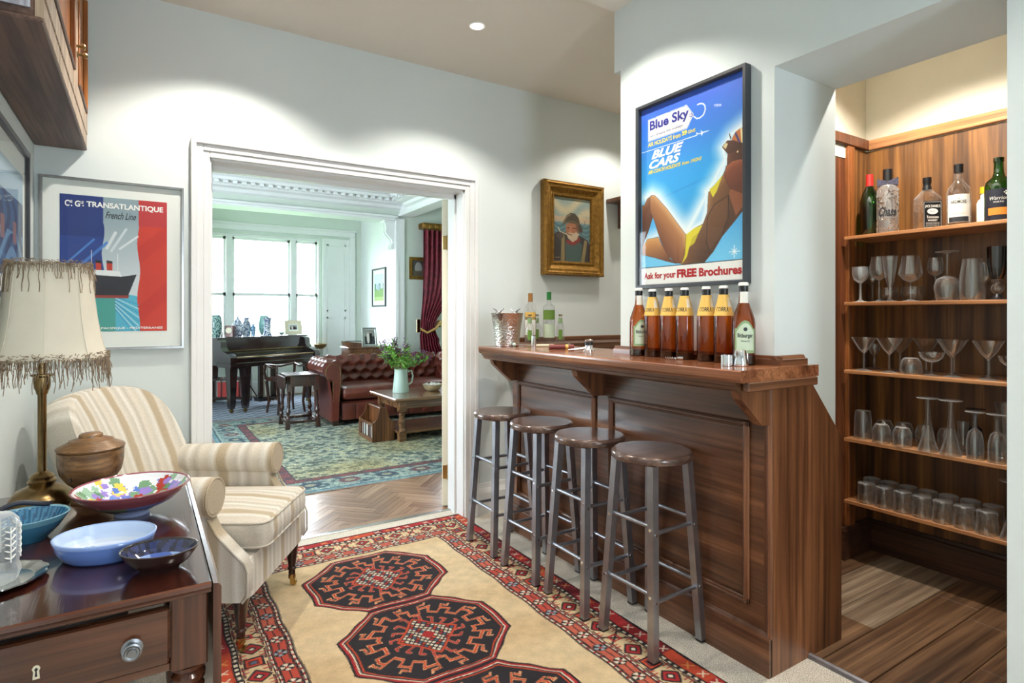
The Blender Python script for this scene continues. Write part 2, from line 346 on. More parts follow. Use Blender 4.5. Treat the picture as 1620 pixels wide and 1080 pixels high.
# ------------------------------------------------------------------ printed rasters (flat prints and woven patterns)
class Ras:
    """W x H metres painted on a fine grid; origin lower left, supersampled"""
    def __init__(s, W, H, cell, ss=2, base=(1, 1, 1)):
        s.W, s.H, s.ss = W, H, ss; s.nx = int(round(W/cell)); s.ny = int(round(H/cell))
        gx = (np.arange(s.nx*ss)+0.5)*W/(s.nx*ss); gy = (np.arange(s.ny*ss)+0.5)*H/(s.ny*ss)
        s.X, s.Y = np.meshgrid(gx, gy); s.c = np.ones(s.X.shape+(3,))*np.array(base)
    def put(s, mask, col, a=1.0):
        m = (mask.astype(float)*a)[..., None]; s.c = s.c*(1-m)+np.array(col)*m; return s
    def inpoly(s, pts, X=None, Y=None):
        X = s.X if X is None else X; Y = s.Y if Y is None else Y
        r = np.zeros(X.shape, bool); n = len(pts)
        for i in range(n):
            x0, y0 = pts[i]; x1, y1 = pts[(i+1) % n]
            if y0 == y1: continue
            cnd = ((y0 > Y) != (y1 > Y)) & (X < (x1-x0)*(Y-y0)/(y1-y0)+x0); r ^= cnd
        return r
    def poly(s, pts, col, a=1.0): return s.put(s.inpoly(pts), col, a)
    def seg(s, p, q, X=None, Y=None):
        X = s.X if X is None else X; Y = s.Y if Y is None else Y
        dx, dy = q[0]-p[0], q[1]-p[1]; L = dx*dx+dy*dy+1e-12
        t = np.clip(((X-p[0])*dx+(Y-p[1])*dy)/L, 0, 1); return np.hypot(X-p[0]-t*dx, Y-p[1]-t*dy)
    def line(s, pts, w, col, a=1.0, closed=False):
        d = np.full(s.X.shape, 9.0); P = list(pts)+([pts[0]] if closed else [])
        for p, q in zip(P[:-1], P[1:]): d = np.minimum(d, s.seg(p, q))
        return s.put(d < w/2, col, a)
    def disc(s, x, y, r, col, a=1.0, ry=None): return s.put(((s.X-x)/r)**2+((s.Y-y)/(ry or r))**2 < 1, col, a)
    def obj(s, name, mat, mtx, parent, thick=0.0008):
        ss = s.ss; c = s.c.reshape(s.ny, ss, s.nx, ss, 3).mean((1, 3))
        gx = np.linspace(0, s.W, s.nx+1); gy = np.linspace(0, s.H, s.ny+1); X, Y = np.meshgrid(gx, gy)
        A = np.array(mtx); co = np.stack([X.ravel(), Y.ravel(), np.full(X.size, thick)], 1)
        n = (s.nx+1); i = np.arange(s.ny)[:, None]*n+np.arange(s.nx)[None, :]
        f = np.stack([i, i+1, i+1+n, i+n], -1).reshape(-1, 4)
        b0 = len(co); W, H = s.W, s.H
        back = np.array([[0, 0, 0], [W, 0, 0], [W, H, 0], [0, H, 0], [0, 0, thick], [W, 0, thick], [W, H, thick], [0, H, thick]])
        co = np.vstack([co, back]) @ A[:3, :3].T + A[:3, 3]
        ex = np.array([[3, 2, 1, 0], [0, 1, 5, 4], [1, 2, 6, 5], [2, 3, 7, 6], [3, 0, 4, 7]])+b0
        f = np.vstack([f, ex])
        me = bpy.data.meshes.new(name); me.from_pydata(co.tolist(), [], f.tolist()); me.update()
        col = np.ones((len(f), 4)); lin = np.where(c <= 0.04045, c/12.92, ((c+0.055)/1.055)**2.4)
        col[:s.nx*s.ny, :3] = lin.reshape(-1, 3); col[s.nx*s.ny:, :3] = 0.5
        at = me.attributes.new('print', 'FLOAT_COLOR', 'FACE'); at.data.foreach_set('color', col.ravel())
        me.materials.append(mat); o = bpy.data.objects.new(name, me); C.objects.link(o)
        if parent: o.parent = parent
        return o
def rgb(r, g, b): return (r/255, g/255, b/255)
M['print'] = attr_mat('printed_paper', 0.6)
M['oilpaint'] = attr_mat('oil_paint', 0.45, bs=0.3, bsc=160, coat=0.2)
M['weave'] = attr_mat('woven_wool', 1.0, bs=0.6, bsc=420, var=0.22)
M['weave2'] = attr_mat('woven_wool_far', 1.0, bs=0.5, bsc=250, var=0.3)
M['glaze'] = attr_mat('painted_glaze', 0.12, coat=0.6)

# ================================================================== THE SETTING
LX, RX, BY, FY = -0.404, 1.96, 3.30, -1.90       # left wall, pillar wall face, back wall face, wall behind the camera
ZC, ZN = 2.822, 2.785                            # far / near ceiling
PT = 2.37                                        # back face of the pillar wall
SX = 3.43                                        # pantry shelf wall
b = lambda *a, **k: MB().box(*a, **k)
struct(b(LX-0.15, 2.13, FY-0.2, 3.49, -0.06, 0), 'floor', M['carpet'], 'pale beige flecked carpet of the bar room')
struct(b(LX-0.15, LX, FY-0.2, 3.52, 0, 3.0), 'wall_left', M['wall'], 'pale grey left wall behind the lamp')
# back wall with the wide doorway
DX0, DX1, DZ = 0.283, 1.74, 2.09
wb = MB(); wb.box(LX, DX0, BY, 3.52, 0, 3.0); wb.box(DX1, 3.62, BY, 3.52, -0.06, 3.0); wb.box(DX0, DX1, BY, 3.52, DZ, 3.0)
struct(wb, 'wall_back', M['wall'], 'pale blue grey wall around the wide doorway')
# wall behind the camera with a big window
wf = MB(); wf.box(LX-0.15, 0.68, FY-0.2, FY, 0, 3.0); wf.box(1.32, 3.62, FY-0.2, FY, 0, 3.0); wf.box(0.68, 1.32, FY-0.2, FY, 2.15, 3.0); wf.box(0.68, 1.32, FY-0.2, FY, 0, 0.75)
struct(wf, 'wall_front', M['wall'], 'wall with the window behind the viewer')
win = MB()
for x in (0.68, 1.27): win.box(x, x+0.05, FY-0.14, FY-0.06, 0.75, 2.15)
for z in (0.75, 1.42, 2.10): win.box(0.68, 1.32, FY-0.14, FY-0.06, z, z+0.05)
wo = struct(win, 'window_3', M['trim'], 'white window behind the viewer')
b(0.68, 1.32, FY-0.105, FY-0.1, 0.75, 2.15).obj('pane', M['win'], wo)
# pillar wall with the opening to the glass pantry
OY0, OY1, OZ = 0.605, 1.286, 2.21
wp = MB(); wp.box(RX, PT, OY1, 2.10, 0, ZN); wp.box(RX, PT, 2.10, 2.144, 2.484, ZN)
wp.box(RX, PT, FY, OY0, 0, ZN); wp.box(RX, PT, OY0, OY1, OZ, ZN)
struct(wp, 'wall_right', M['wall'], 'pale blue grey pillar wall carrying the big travel poster')
# ceilings
struct(b(LX-0.15, 3.62, 2.144, 3.52, ZC, 2.98), 'ceiling', M['ceiling_warm_cast'], 'flat ceiling over the doorway end of the room')
struct(b(LX-0.15, PT, FY-0.2, 2.144, ZN, 2.98), 'ceiling_near', M['ceiling'], 'slightly lower ceiling over the near end of the room')
struct(b(PT, 3.62, FY-0.2, 2.144, 2.80, 2.98), 'ceiling_pantry', M['cream'], 'ceiling over the glass pantry')
# pantry shell
struct(b(SX, 3.62, FY, 3.3, -0.06, 2.98), 'wall_pantry', M['cream'], 'cream wall above the oak shelves')
struct(b(2.45, SX, 1.69, 1.75, 2.262, 2.80), 'wall_pantry_side', M['cream'], 'cream side wall above the oak rail in the pantry')
# floors behind the bar and pantry base
struct(b(2.13, SX, FY, 3.3, -0.06, -0.018), 'floor_pantry', M['plinth'], 'floor base under the pantry boards')
fb = bpy.data.objects['floor_pantry']
yy = 1.735; k = 0
while yy > 0.2:
    y0 = yy-0.17
    cut = [2.135, 2.9+0.35*math.sin(k*2.3), SX-0.02]
    for a, c in zip(cut[:-1], cut[1:]):
        m_ = M['board2'] if (k in (1,) or (k == 2 and a > 2.5)) else M['board']
        MB().box(a+0.001, c-0.001, y0+0.0015, yy-0.0015, -0.018, 0.0, 0.002).obj('floorboard', m_, fb)
    yy = y0; k += 1
struct(MB().tube([(2.135, 1.255, 0.004), (2.13, 0.4, 0.004)], 0.014, 8), 'trim_1', M['gun'], 'metal strip between carpet and pantry boards', smooth=True)
# skirtings and architraves
def skirt(name, mb, label): return struct(mb, name, M['trim'], label)
sk = MB(); sk.prism([(BY-0.022, 0), (BY, 0), (BY, 0.2), (BY-0.006, 0.2), (BY-0.01, 0.17), (BY-0.018, 0.15), (BY-0.022, 0.14)], 'x', 1.825, 2.3)
skirt('baseboard_back', sk, 'white skirting between the doorway and the bar')
sk = MB(); sk.prism([(BY-0.022, 0), (BY, 0), (BY, 0.2), (BY-0.006, 0.2), (BY-0.01, 0.17), (BY-0.018, 0.15), (BY-0.022, 0.14)], 'x', LX, 0.19)
skirt('baseboard_back_corner', sk, 'white skirting behind the armchair')
def arch(lx0, lx1, zt, w, name, label):
    """door architrave: three stepped bands, mitred look"""
    o = None
    bands = ((0.0, 0.35, 0.018), (0.35, 0.72, 0.026), (0.72, 1.0, 0.04))
    root = None
    for i, (p, q, d) in enumerate(bands):
        m = MB(); p *= w; q *= w
        for (x0, x1) in ((lx0-q, lx0-p), (lx1+p, lx1+q)): m.box(x0, x1, BY-d, BY, 0, zt+q, 0.003)
        m.box(lx0-p, lx1+p, BY-d, BY, zt+p, zt+q, 0.003)
        if root is None: root = struct(m, name, M['trim'], label)
        else: m.obj('moulding', M['trim'], root)
arch(DX0+0.004, DX1-0.004, DZ-0.002, 0.085, 'trim_2', 'white moulded architrave around the wide doorway')
lin = MB(); lin.box(DX0, DX0+0.012, BY, 3.52, 0, DZ); lin.box(DX1-0.012, DX1, BY, 3.52, 0, DZ); lin.box(DX0, DX1, BY, 3.52, DZ-0.012, DZ)
lin.box(DX0+0.012, DX0+0.025, 3.40, 3.44, 0, DZ-0.012); lin.box(DX1-0.025, DX1-0.012, 3.40, 3.44, 0, DZ-0.012); lin.box(DX0+0.012, DX1-0.012, 3.40, 3.44, DZ-0.04, DZ-0.012)
struct(lin, 'trim_3', M['trim'], 'white door lining inside the wide doorway')
struct(b(DX0+0.012, DX1-0.012, 3.475, 3.505, -0.01, 0.006, r=0.003), 'trim_4', M['silverframe'], 'narrow metal threshold strip at the doorway')
# the open door leaf, folded back into the next room
dl = struct(MB().box(0.0, 0.74, 0.0, 0.042, 0.012, DZ-0.02, 0.003), 'door_1', M['cream'], 'cream edge of the open door at the right of the doorway')
dl.location = (1.735, 3.53, 0); dl.rotation_euler = (0, 0, math.radians(57))
for z in (0.24, 1.78):
    h = MB(); h.box(-0.004, 0.0, 0.006, 0.036, z-0.045, z+0.045, 0.001); h.tube([(-0.004, 0.004, z-0.05), (-0.004, 0.004, z+0.05)], 0.006, 8)
    h.obj('hinge', M['brass'], dl, True)

# ------------------------------------------------------------------ living room shell
LZ = 3.06
struct(b(-1.6, 5.2, 3.49, 10.4, -0.06, -0.014), 'floor_living', M['floor_far'], 'wooden floor of the living room')
fl = bpy.data.objects['floor_living']
def clip(poly, axis, val, keep_ge):
    out = []
    for i in range(len(poly)):
        p, q = poly[i], poly[(i+1) % len(poly)]
        ip = (p[axis] >= val) == keep_ge; iq = (q[axis] >= val) == keep_ge
        if ip: out.append(p)
        if ip != iq:
            t = (val-p[axis])/(q[axis]-p[axis]); out.append((p[0]+t*(q[0]-p[0]), p[1]+t*(q[1]-p[1])))
    return out
rp = random.Random(3)
PW, PN = 0.088, 4
cc, ss_ = math.cos(PI/4), math.sin(PI/4)
for kk in range(-30, 60):
    for mm in range(-8, 12):
        for t in (0, 1):
            ox, oy = kk+mm*PN, kk-mm*PN
            r_ = [(ox, oy), (ox+PN, oy), (ox+PN, oy+1), (ox, oy+1)] if t == 0 else [(ox, oy+1), (ox+1, oy+1), (ox+1, oy+1+PN), (ox, oy+1+PN)]
            g = 0.012
            cxr = sum(p[0] for p in r_)/4; cyr = sum(p[1] for p in r_)/4
            r_ = [(p[0]-g*(1 if p[0] > cxr else -1), p[1]-g*(1 if p[1] > cyr else -1)) for p in r_]
            pl = [((x*cc-y*ss_)*PW+1.334, (x*ss_+y*cc)*PW+3.642) for x, y in r_]
            for ax, v, ge in ((0, 0.62, True), (0, 2.3, False), (1, 3.575, True), (1, 4.42, False)):
                if len(pl) > 2: pl = clip(pl, ax, v, ge)
            if len(pl) < 3: continue
            area = abs(sum(pl[i][0]*pl[(i+1) % len(pl)][1]-pl[(i+1) % len(pl)][0]*pl[i][1] for i in range(len(pl))))/2
            if area < 0.0008: continue
            cx = sum(p[0] for p in pl)/len(pl); cy = sum(p[1] for p in pl)/len(pl); an = PI/4 + (PI/2 if t else 0)
            lp = [((p[0]-cx)*math.cos(-an)-(p[1]-cy)*math.sin(-an), (p[0]-cx)*math.sin(-an)+(p[1]-cy)*math.cos(-an)) for p in pl]
            o = MB().prism(lp, 'z', -0.014, rp.uniform(-0.0012, 0.0)).obj('parquet_block', rp.choice(M['parq']), fl)
            o.location = (cx, cy, 0); o.rotation_euler = (0, 0, an)
for i in range(3):
    MB().box(0.62+i*0.56, 0.62+(i+1)*0.56-0.002, 3.506, 3.573, -0.014, 0, 0.002).obj('border_board', M['parq'][i], fl)
MB().box(2.302, 3.2, 3.55, 4.42, -0.014, -0.001).obj('parquet_field', M['floor_far'], fl)
MB().box(-1.5, 0.618, 3.55, 4.42, -0.014, -0.001).obj('parquet_field', M['floor_far'], fl)
MB().box(-1.5, 5.1, 4.422, 10.0, -0.014, -0.001).obj('parquet_field', M['floor_far'], fl)
# walls: near side, left (with an added window), right, far wall and bay
w1 = MB(); w1.box(-1.6, LX, 3.50, 3.52, 0, 3.2); w1.box(3.62, 5.2, 3.3, 3.52, 0, 3.2); w1.box(LX, 3.62, 3.521, 3.54, DZ, 3.2); w1.box(LX, DX0, 3.521, 3.53, 0, DZ); w1.box(1.80, 3.62, 3.521, 3.53, 0, DZ)
struct(w1, 'wall_living_near', M['sage'], 'sage wall of the living room on its near side')
w2 = MB(); w2.box(-1.6, -1.3, 3.52, 4.5, 0, 3.2); w2.box(-1.6, -1.3, 6.7, 8.3, 0, 3.2); w2.box(-1.6, -1.3, 4.5, 6.7, 0, 0.7); w2.box(-1.6, -1.3, 4.5, 6.7, 2.4, 3.2)
struct(w2, 'wall_living_left', M['sage'], 'sage wall at the left of the living room')
wn = MB()  # unseen window, added and sized to bring more daylight into the living room
for y in (4.5, 5.57, 6.64): wn.box(-1.5, -1.42, y, y+0.06, 0.7, 2.4)
for z in (0.7, 1.5, 2.34): wn.box(-1.5, -1.42, 4.5, 6.7, z, z+0.06)
wno = struct(wn, 'window_added', M['trim'], 'unseen sash window added at the left for living room daylight')
b(-1.47, -1.462, 4.5, 6.7, 0.7, 2.4).obj('pane', M['win'], wno)
struct(b(5.0, 5.2, 3.52, 8.6, 0, 3.2), 'wall_living_right', M['sage'], 'sage wall at the right of the living room')
BX0, BX1, BYF = 0.0, 3.23, 10.0       # bay
w3 = MB(); w3.box(-1.6, BX0, 8.3, 8.6, 0, 3.2); w3.box(BX1, 4.0, 8.3, 8.6, 0, 3.2); w3.box(4.6, 5.2, 8.3, 8.6, 0, 3.2); w3.box(4.0, 4.6, 8.3, 8.6, 2.5, 3.2); w3.box(4.0, 4.6, 8.3, 8.6, 0, 0.6)
w3.box(BX0, BX1, 8.3, 8.6, 2.735, 3.2)
struct(w3, 'wall_living_far', M['sage'], 'sage far wall of the living room with the bay opening')
wn = MB()
for x in (4.0, 4.55): wn.box(x, x+0.05, 8.4, 8.47, 0.6, 2.5)
for z in (0.6, 1.5, 2.45): wn.box(4.0, 4.6, 8.4, 8.47, z, z+0.05)
wno = struct(wn, 'window_2', M['trim'], 'white window half behind the burgundy curtain')
b(4.0, 4.6, 8.43, 8.436, 0.6, 2.5).obj('pane', M['win'], wno)
w4 = MB(); w4.box(BX1, BX1+0.25, 8.6, 10.3, 0, 3.2)
struct(w4, 'wall_bay_right', M['white_wall'], 'white right side wall of the bay')
struct(b(BX0-0.25, BX0, 8.6, 10.3, 0, 3.2), 'wall_bay_left', M['white_wall'], 'white left side wall of the bay')
# bay window wall: triple sash window with panelled shutter
WX = [0.12, 0.72, 1.10, 1.19, 2.06, 2.14, 2.50, 2.56, 3.02]      # shutter | light | mullion | light | mullion | light | shutter
WZ0, WZ1 = 0.72, 2.52
w5 = MB(); w5.box(BX0, WX[1]-0.03, BYF, BYF+0.3, 0, 3.2); w5.box(WX[6]+0.03, BX1, BYF, BYF+0.3, 0, 3.2); w5.box(WX[1]-0.03, WX[6]+0.03, BYF, BYF+0.3, 2.56, 3.2); w5.box(WX[1]-0.03, WX[6]+0.03, BYF, BYF+0.3, 0, 0.68)
struct(w5, 'wall_bay_window', M['sage'], 'sage wall around the bay window')
ws = MB(); ws.box(WX[1]-0.03, WX[6]+0.03, BYF+0.02, BYF+0.14, WZ1, 2.56); ws.box(WX[1]-0.03, WX[6]+0.03, BYF-0.03, BYF+0.14, 0.66, WZ0)
for a, c in ((WX[1]-0.03, WX[1]), (WX[2], WX[3]), (WX[4], WX[5]), (WX[6], WX[6]+0.03)): ws.box(a, c, BYF+0.02, BYF+0.16, WZ0, WZ1)
wso = struct(ws, 'window_1', M['trim'], 'bright triple sash bay window behind the piano')
for a, c in ((WX[1], WX[2]), (WX[3], WX[4]), (WX[5], WX[6])):
    for z0, z1, y in ((WZ0, 1.63, BYF+0.06), (1.60, WZ1, BYF+0.10)):
        s_ = MB(); s_.box(a, a+0.035, y, y+0.035, z0, z1); s_.box(c-0.035, c, y, y+0.035, z0, z1); s_.box(a, c, y, y+0.035, z0, z0+0.04); s_.box(a, c, y, y+0.035, z1-0.04, z1)
        so = s_.obj('sash', M['trim'], wso)
        b(a+0.03, c-0.03, y+0.015, y+0.02, z0+0.03, z1-0.03).obj('pane', M['win'], so)
ar = MB(); ar.box(WX[0]-0.1, WX[8]+0.1, BYF-0.04, BYF, 2.62, 2.72, 0.01); ar.box(WX[0]-0.1, WX[8]+0.12, BYF-0.06, BYF, 2.70, 2.735, 0.008)
ar.box(WX[8], WX[8]+0.1, BYF-0.04, BYF, 0.05, 2.62, 0.01); ar.box(WX[0]-0.1, WX[0], BYF-0.04, BYF, 0.05, 2.62, 0.01)
struct(ar, 'trim_5', M['trim'], 'white moulded surround of the bay window')
for a, c, nm in ((WX[7], WX[8], 'right'), (WX[0], WX[1]-0.05, 'left')):
    so = struct(MB().box(a, c, BYF-0.03, BYF, 0.3, 2.58, 0.006), 'shutter_'+nm, M['trim'], 'white panelled window shutter folded at the %s of the bay window' % nm)
    for z0, z1 in ((0.42, 1.25), (1.35, 2.48)):
        p = MB(); t_ = 0.025
        p.box(a+0.07, c-0.07, BYF-0.042, BYF-0.03, z0, z0+t_); p.box(a+0.07, c-0.07, BYF-0.042, BYF-0.03, z1-t_, z1)
        p.box(a+0.07, a+0.07+t_, BYF-0.042, BYF-0.03, z0, z1); p.box(c-0.07-t_, c-0.07, BYF-0.042, BYF-0.03, z0, z1)
        p.obj('panel_moulding', M['trim'], so)
sk = MB(); sk.box(BX0, BX1, BYF-0.025, BYF, 0, 0.24, 0.006); sk.box(BX1-0.025, BX1, 8.6, BYF, 0, 0.24, 0.006); sk.box(BX1, 4.9, 8.275, 8.3, 0, 0.24, 0.006)
struct(sk, 'baseboard_living', M['trim'], 'white skirting of the bay and far wall')
# white moulded head and pilaster of the bay opening, with corbel
hd = MB(); hd.box(BX0, BX1-0.0, 8.27, 8.6, 2.70, 2.735, 0.006); hd.box(BX0, BX1, 8.25, 8.3, 2.735, 2.77, 0.006); hd.box(BX1-0.03, BX1+0.11, 8.27, 8.6, 0, 2.735, 0.006); hd.box(BX1-0.012, BX1+0.02, 8.262, 8.27, 0.3, 2.1, 0.003)
struct(hd, 'trim_6', M['white_wall'], 'white moulded head and pilaster of the bay opening')
cb = MB()
for i, (yy_, wd) in enumerate(((8.33, 0.05), (8.42, 0.05))):
    prof = [(0.0, 0.0), (0.0, -0.05), (0.03, -0.10), (0.07, -0.14), (0.09, -0.2), (0.075, -0.27), (0.04, -0.3), (0.035, -0.34), (0.06, -0.37), (0.05, -0.41), (0.0, -0.43), (-0.02, -0.43)]
    pts = [(3.20-0.16+0.0, 2.70), (3.20, 2.70), (3.20, 2.28), (3.165, 2.27), (3.14, 2.30), (3.15, 2.34), (3.17, 2.37), (3.15, 2.43), (3.10, 2.47), (3.06, 2.53), (3.07, 2.60), (3.05, 2.65)]
    cb.prism(pts, 'y', yy_, yy_+wd)
cb.box(3.03, 3.20, 8.30, 8.50, 2.67, 2.70, 0.006)
struct(cb, 'trim_7', M['white_wall'], 'white scrolled plaster corbel at the bay opening')
# ceiling, cornice and dropped beam
struct(b(-1.6, 5.2, 3.52, 10.3, LZ, 3.2), 'ceiling_living', M['white_wall'], 'white ceiling of the living room')
co = MB(); co.prism([(8.3, 2.86), (8.3, LZ), (7.98, LZ), (7.98, 3.035), (8.03, 3.02), (8.05, 2.985), (8.12, 2.975), (8.14, 2.93), (8.22, 2.915), (8.24, 2.875)], 'x', -1.3, 3.27)
coo = struct(co, 'trim_8', M['white_wall'], 'white dentil cornice above the bay')
dm = MB().box(-0.026, 0.026, -0.03, 0.03, -0.02, 0.02, 0.003)
do = None
x = 0.25
while x < 3.2:
    if do is None: do = dm.obj('dentil', M['white_wall'], coo); o = do
    else: o = do.copy(); C.objects.link(o)
    o.location = (x, 8.06, 2.958); x += 0.105
bm_ = MB().box(3.27, 3.45, 3.54, 8.3, 2.77, LZ); 
bmo = struct(bm_, 'trim_9', M['white_wall'], 'white dropped ceiling beam running towards the bay')
MB().prism([(3.27, 2.86), (3.27, LZ), (2.95, LZ), (2.95, 3.035), (3.0, 3.02), (3.02, 2.985), (3.09, 2.975), (3.11, 2.93), (3.19, 2.915), (3.21, 2.875)], 'y', 3.54, 8.0).obj('cornice', M['white_wall'], bmo)
MB().box(3.235, 3.47, 3.54, 8.28, 2.765, 2.80, 0.008).obj('beam_moulding', M['white_wall'], bmo)
y = 7.9; i = 0
while y > 5.2:
    o = do.copy(); C.objects.link(o); o.parent = bmo; o.location = (3.045, y, 2.962 if i % 2 else 2.945); o.rotation_euler = (0, 0, PI/2); y -= 0.105; i += 1
# outside
struct(b(-40, 40, 10.5, 90, -0.5, -0.4), 'ground', M['grass'], 'lawn outside the bay window')

# ------------------------------------------------------------------ recessed downlights
def downlight(x, y, z, label, power, col=(1.0, 0.92, 0.82), ang=122, blend=0.4):
    t = thing('downlight', label, 'downlight', (x, y, z), 0, 'recessed ceiling downlights')
    MB().lathe([(0.028, -0.001), (0.044, -0.001), (0.045, -0.004), (0.040, -0.007), (0.030, -0.005)], 28).obj('bezel', M['white'], t, True)
    MB().lathe([(0.0005, -0.006), (0.027, -0.006), (0.027, -0.009), (0.0005, -0.0095)], 20).obj('lamp_lens', M['lens'], t)
    l = bpy.data.lights.new('downlight_bulb', 'SPOT'); l.energy = power*LAMP; l.color = col; l.spot_size = math.radians(ang); l.spot_blend = blend; l.shadow_soft_size = 0.03
    o = bpy.data.objects.new('downlight_bulb', l); C.objects.link(o); o.parent = t; o.location = (0, 0, -0.02)
M['lens'] = emit('lit_lens', (1, 0.95, 0.86), 18)
downlight(1.49, 2.686, ZC, 'lit ceiling downlight above the doorway', 48)
downlight(0.34, 2.76, ZC, 'ceiling downlight above the armchair', 60)
downlight(2.86, 2.85, ZC, 'ceiling downlight above the gilt framed painting', 34)
downlight(1.50, 1.90, ZN, 'ceiling downlight above the bar stools', 50)
downlight(0.36, 1.25, ZN, 'ceiling downlight above the side table', 30)
downlight(1.0, 0.25, ZN, 'ceiling downlight near the pantry opening', 46)
downlight(2.75, 1.15, 2.80, 'ceiling downlight inside the glass pantry', 115, ang=130)
# ================================================================== THE BAR
CZ, CT = 1.113, 0.042
bar = thing('home_bar', 'dark oak panelled home bar with overhanging counter along the pillar wall', 'bar', (0, 0, 0))
MB().box(1.90, 1.93, 1.285, 2.98, 0.0, CZ-CT-0.001).obj('front_panel', M['oak_y'], bar)
MB().box(1.93, 1.958, 2.955, 2.98, 0.0, CZ-CT-0.001).obj('far_return', M['oak_z'], bar)
MB().prism([(1.895, 0), (2.36, 0), (2.36, 0.81), (2.127, 1.066), (1.895, 1.066)], 'y', 1.256, 1.284).obj('end_panel', M['oak_z'], bar)
MB().tube([(1.896, 1.262, 0.14), (1.896, 1.262, 1.065)], 0.011, 8).obj('corner_bead', M['oak_z'], bar, True)
# plinth with moulding
MB().prism([(1.882, 0), (1.90, 0), (1.90, 0.155), (1.896, 0.155), (1.89, 0.147), (1.884, 0.143), (1.882, 0.135)], 'y', 1.256, 2.98).obj('plinth', M['oak_y'], bar)
# two raised panel mouldings, each of four mitred lengths
def panel(y0, y1, z0, z1):
    w_ = 0.026
    for nm, q, m_ in (('rail', (y0, y1, z1-w_, z1), 'oak_y'), ('rail', (y0, y1, z0, z0+w_), 'oak_y'), ('stile', (y0, y0+w_, z0, z1), 'oak_z'), ('stile', (y1-w_, y1, z0, z1), 'oak_z')):
        a, c, d, e = q
        mb = MB().box(1.888, 1.90, a, c, d, e, 0.004)
        if nm == 'rail': mb.tube([(1.888, a+0.004, (d+e)/2), (1.888, c-0.004, (d+e)/2)], 0.007, 8)
        else: mb.tube([(1.888, (a+c)/2, d+0.004), (1.888, (a+c)/2, e-0.004)], 0.007, 8)
        mb.obj('panel_'+nm, M[m_], bar, True)
panel(1.344, 2.11, 0.225, 0.905)
panel(2.21, 2.92, 0.225, 0.905)
# counter top: slab with rounded nose, cove moulding beneath
CX0, CY0, CY1 = 1.66, 1.212, 2.98
def nose(x0, z): return [(x0+0.01, z-CT), (2.12, z-CT), (2.12, z), (x0+0.006, z), (x0+0.001, z-0.004), (x0, z-0.012), (x0+0.001, z-0.03)]
ct = MB().prism(nose(CX0, CZ), 'y', CY0, CY1).obj('counter_top', M['oak_top'], bar)
MB().prism([(CX0+0.016, CZ-CT), (CX0+0.05, CZ-CT), (CX0+0.05, CZ-CT-0.034), (CX0+0.04, CZ-CT-0.034), (CX0+0.03, CZ-CT-0.028), (CX0+0.028, CZ-CT-0.016), (CX0+0.018, CZ-CT-0.012)], 'y', CY0+0.03, CY1-0.01).obj('cove_moulding', M['oak_y'], bar)
MB().box(1.70, 2.11, CY0-0.004, CY0+0.02, CZ-CT-0.032, CZ-CT-0.001, 0.003).obj('end_batten', M['oak_x'], bar)
MB().box(CX0+0.03, 1.90, CY1-0.03, CY1-0.004, CZ-CT-0.03, CZ-CT-0.001, 0.003).obj('far_batten', M['oak_x'], bar)
for y in (1.275, 2.16, 2.93):
    MB().prism([(1.90, CZ-CT-0.002), (1.715, CZ-CT-0.002), (1.715, CZ-CT-0.03), (1.73, CZ-CT-0.065), (1.845, CZ-CT-0.165), (1.90, CZ-CT-0.165)], 'y', y-0.018, y+0.018).obj('bracket', M['oak_z'], bar)
# return of the counter along the back wall
MB().box(2.121, 3.38, 2.985, BY-0.002, CZ-CT, CZ, 0.004).obj('back_counter', M['oak_x'], bar)
MB().box(2.00, 2.1205, 2.981, BY-0.002, CZ-CT, CZ, 0.004).obj('back_counter', M['oak_x'], bar)
MB().box(2.0, 3.38, BY-0.022, BY-0.002, CZ, CZ+0.03, 0.004).obj('back_upstand', M['oak_x'], bar)
MB().box(2.5, 3.38, 2.99, 3.02, 0.0, CZ-CT-0.001).obj('back_panel', M['oak_z'], bar)
# upstand wrapping the pillar
MB().prism([(1.934, CZ), (1.958, CZ), (1.958, CZ+0.034), (1.946, CZ+0.034), (1.942, CZ+0.024), (1.936, CZ+0.02)], 'y', 1.252, 2.125).obj('upstand', M['oak_y'], bar)
MB().prism([(1.254, CZ), (1.284, CZ), (1.284, CZ+0.034), (1.27, CZ+0.034), (1.262, CZ+0.022), (1.254, CZ+0.02)], 'x', 1.936, 2.12).obj('upstand', M['oak_x'], bar)
MB().prism([(1.948, 0.0), (1.959, 0.0), (1.959, 0.01), (1.948, 0.01)], 'y', 1.3, 1.31).obj('fixing_block', M['oak_y'], bar)
# small oak shelf on the back wall beyond the pillar
sh = thing('wall_shelf', 'small dark oak shelf corner on the wall beyond the pillar', 'shelf', (0, 0, 0))
MB().box(2.93, 3.4, 3.12, BY-0.002, 2.13, 2.158, 0.004).obj('board', M['oak_x'], sh)
MB().prism([(3.15, 2.129), (BY-0.002, 2.129), (BY-0.002, 1.95), (3.26, 1.97)], 'x', 3.05, 3.075).obj('bracket', M['oak_z'], sh)

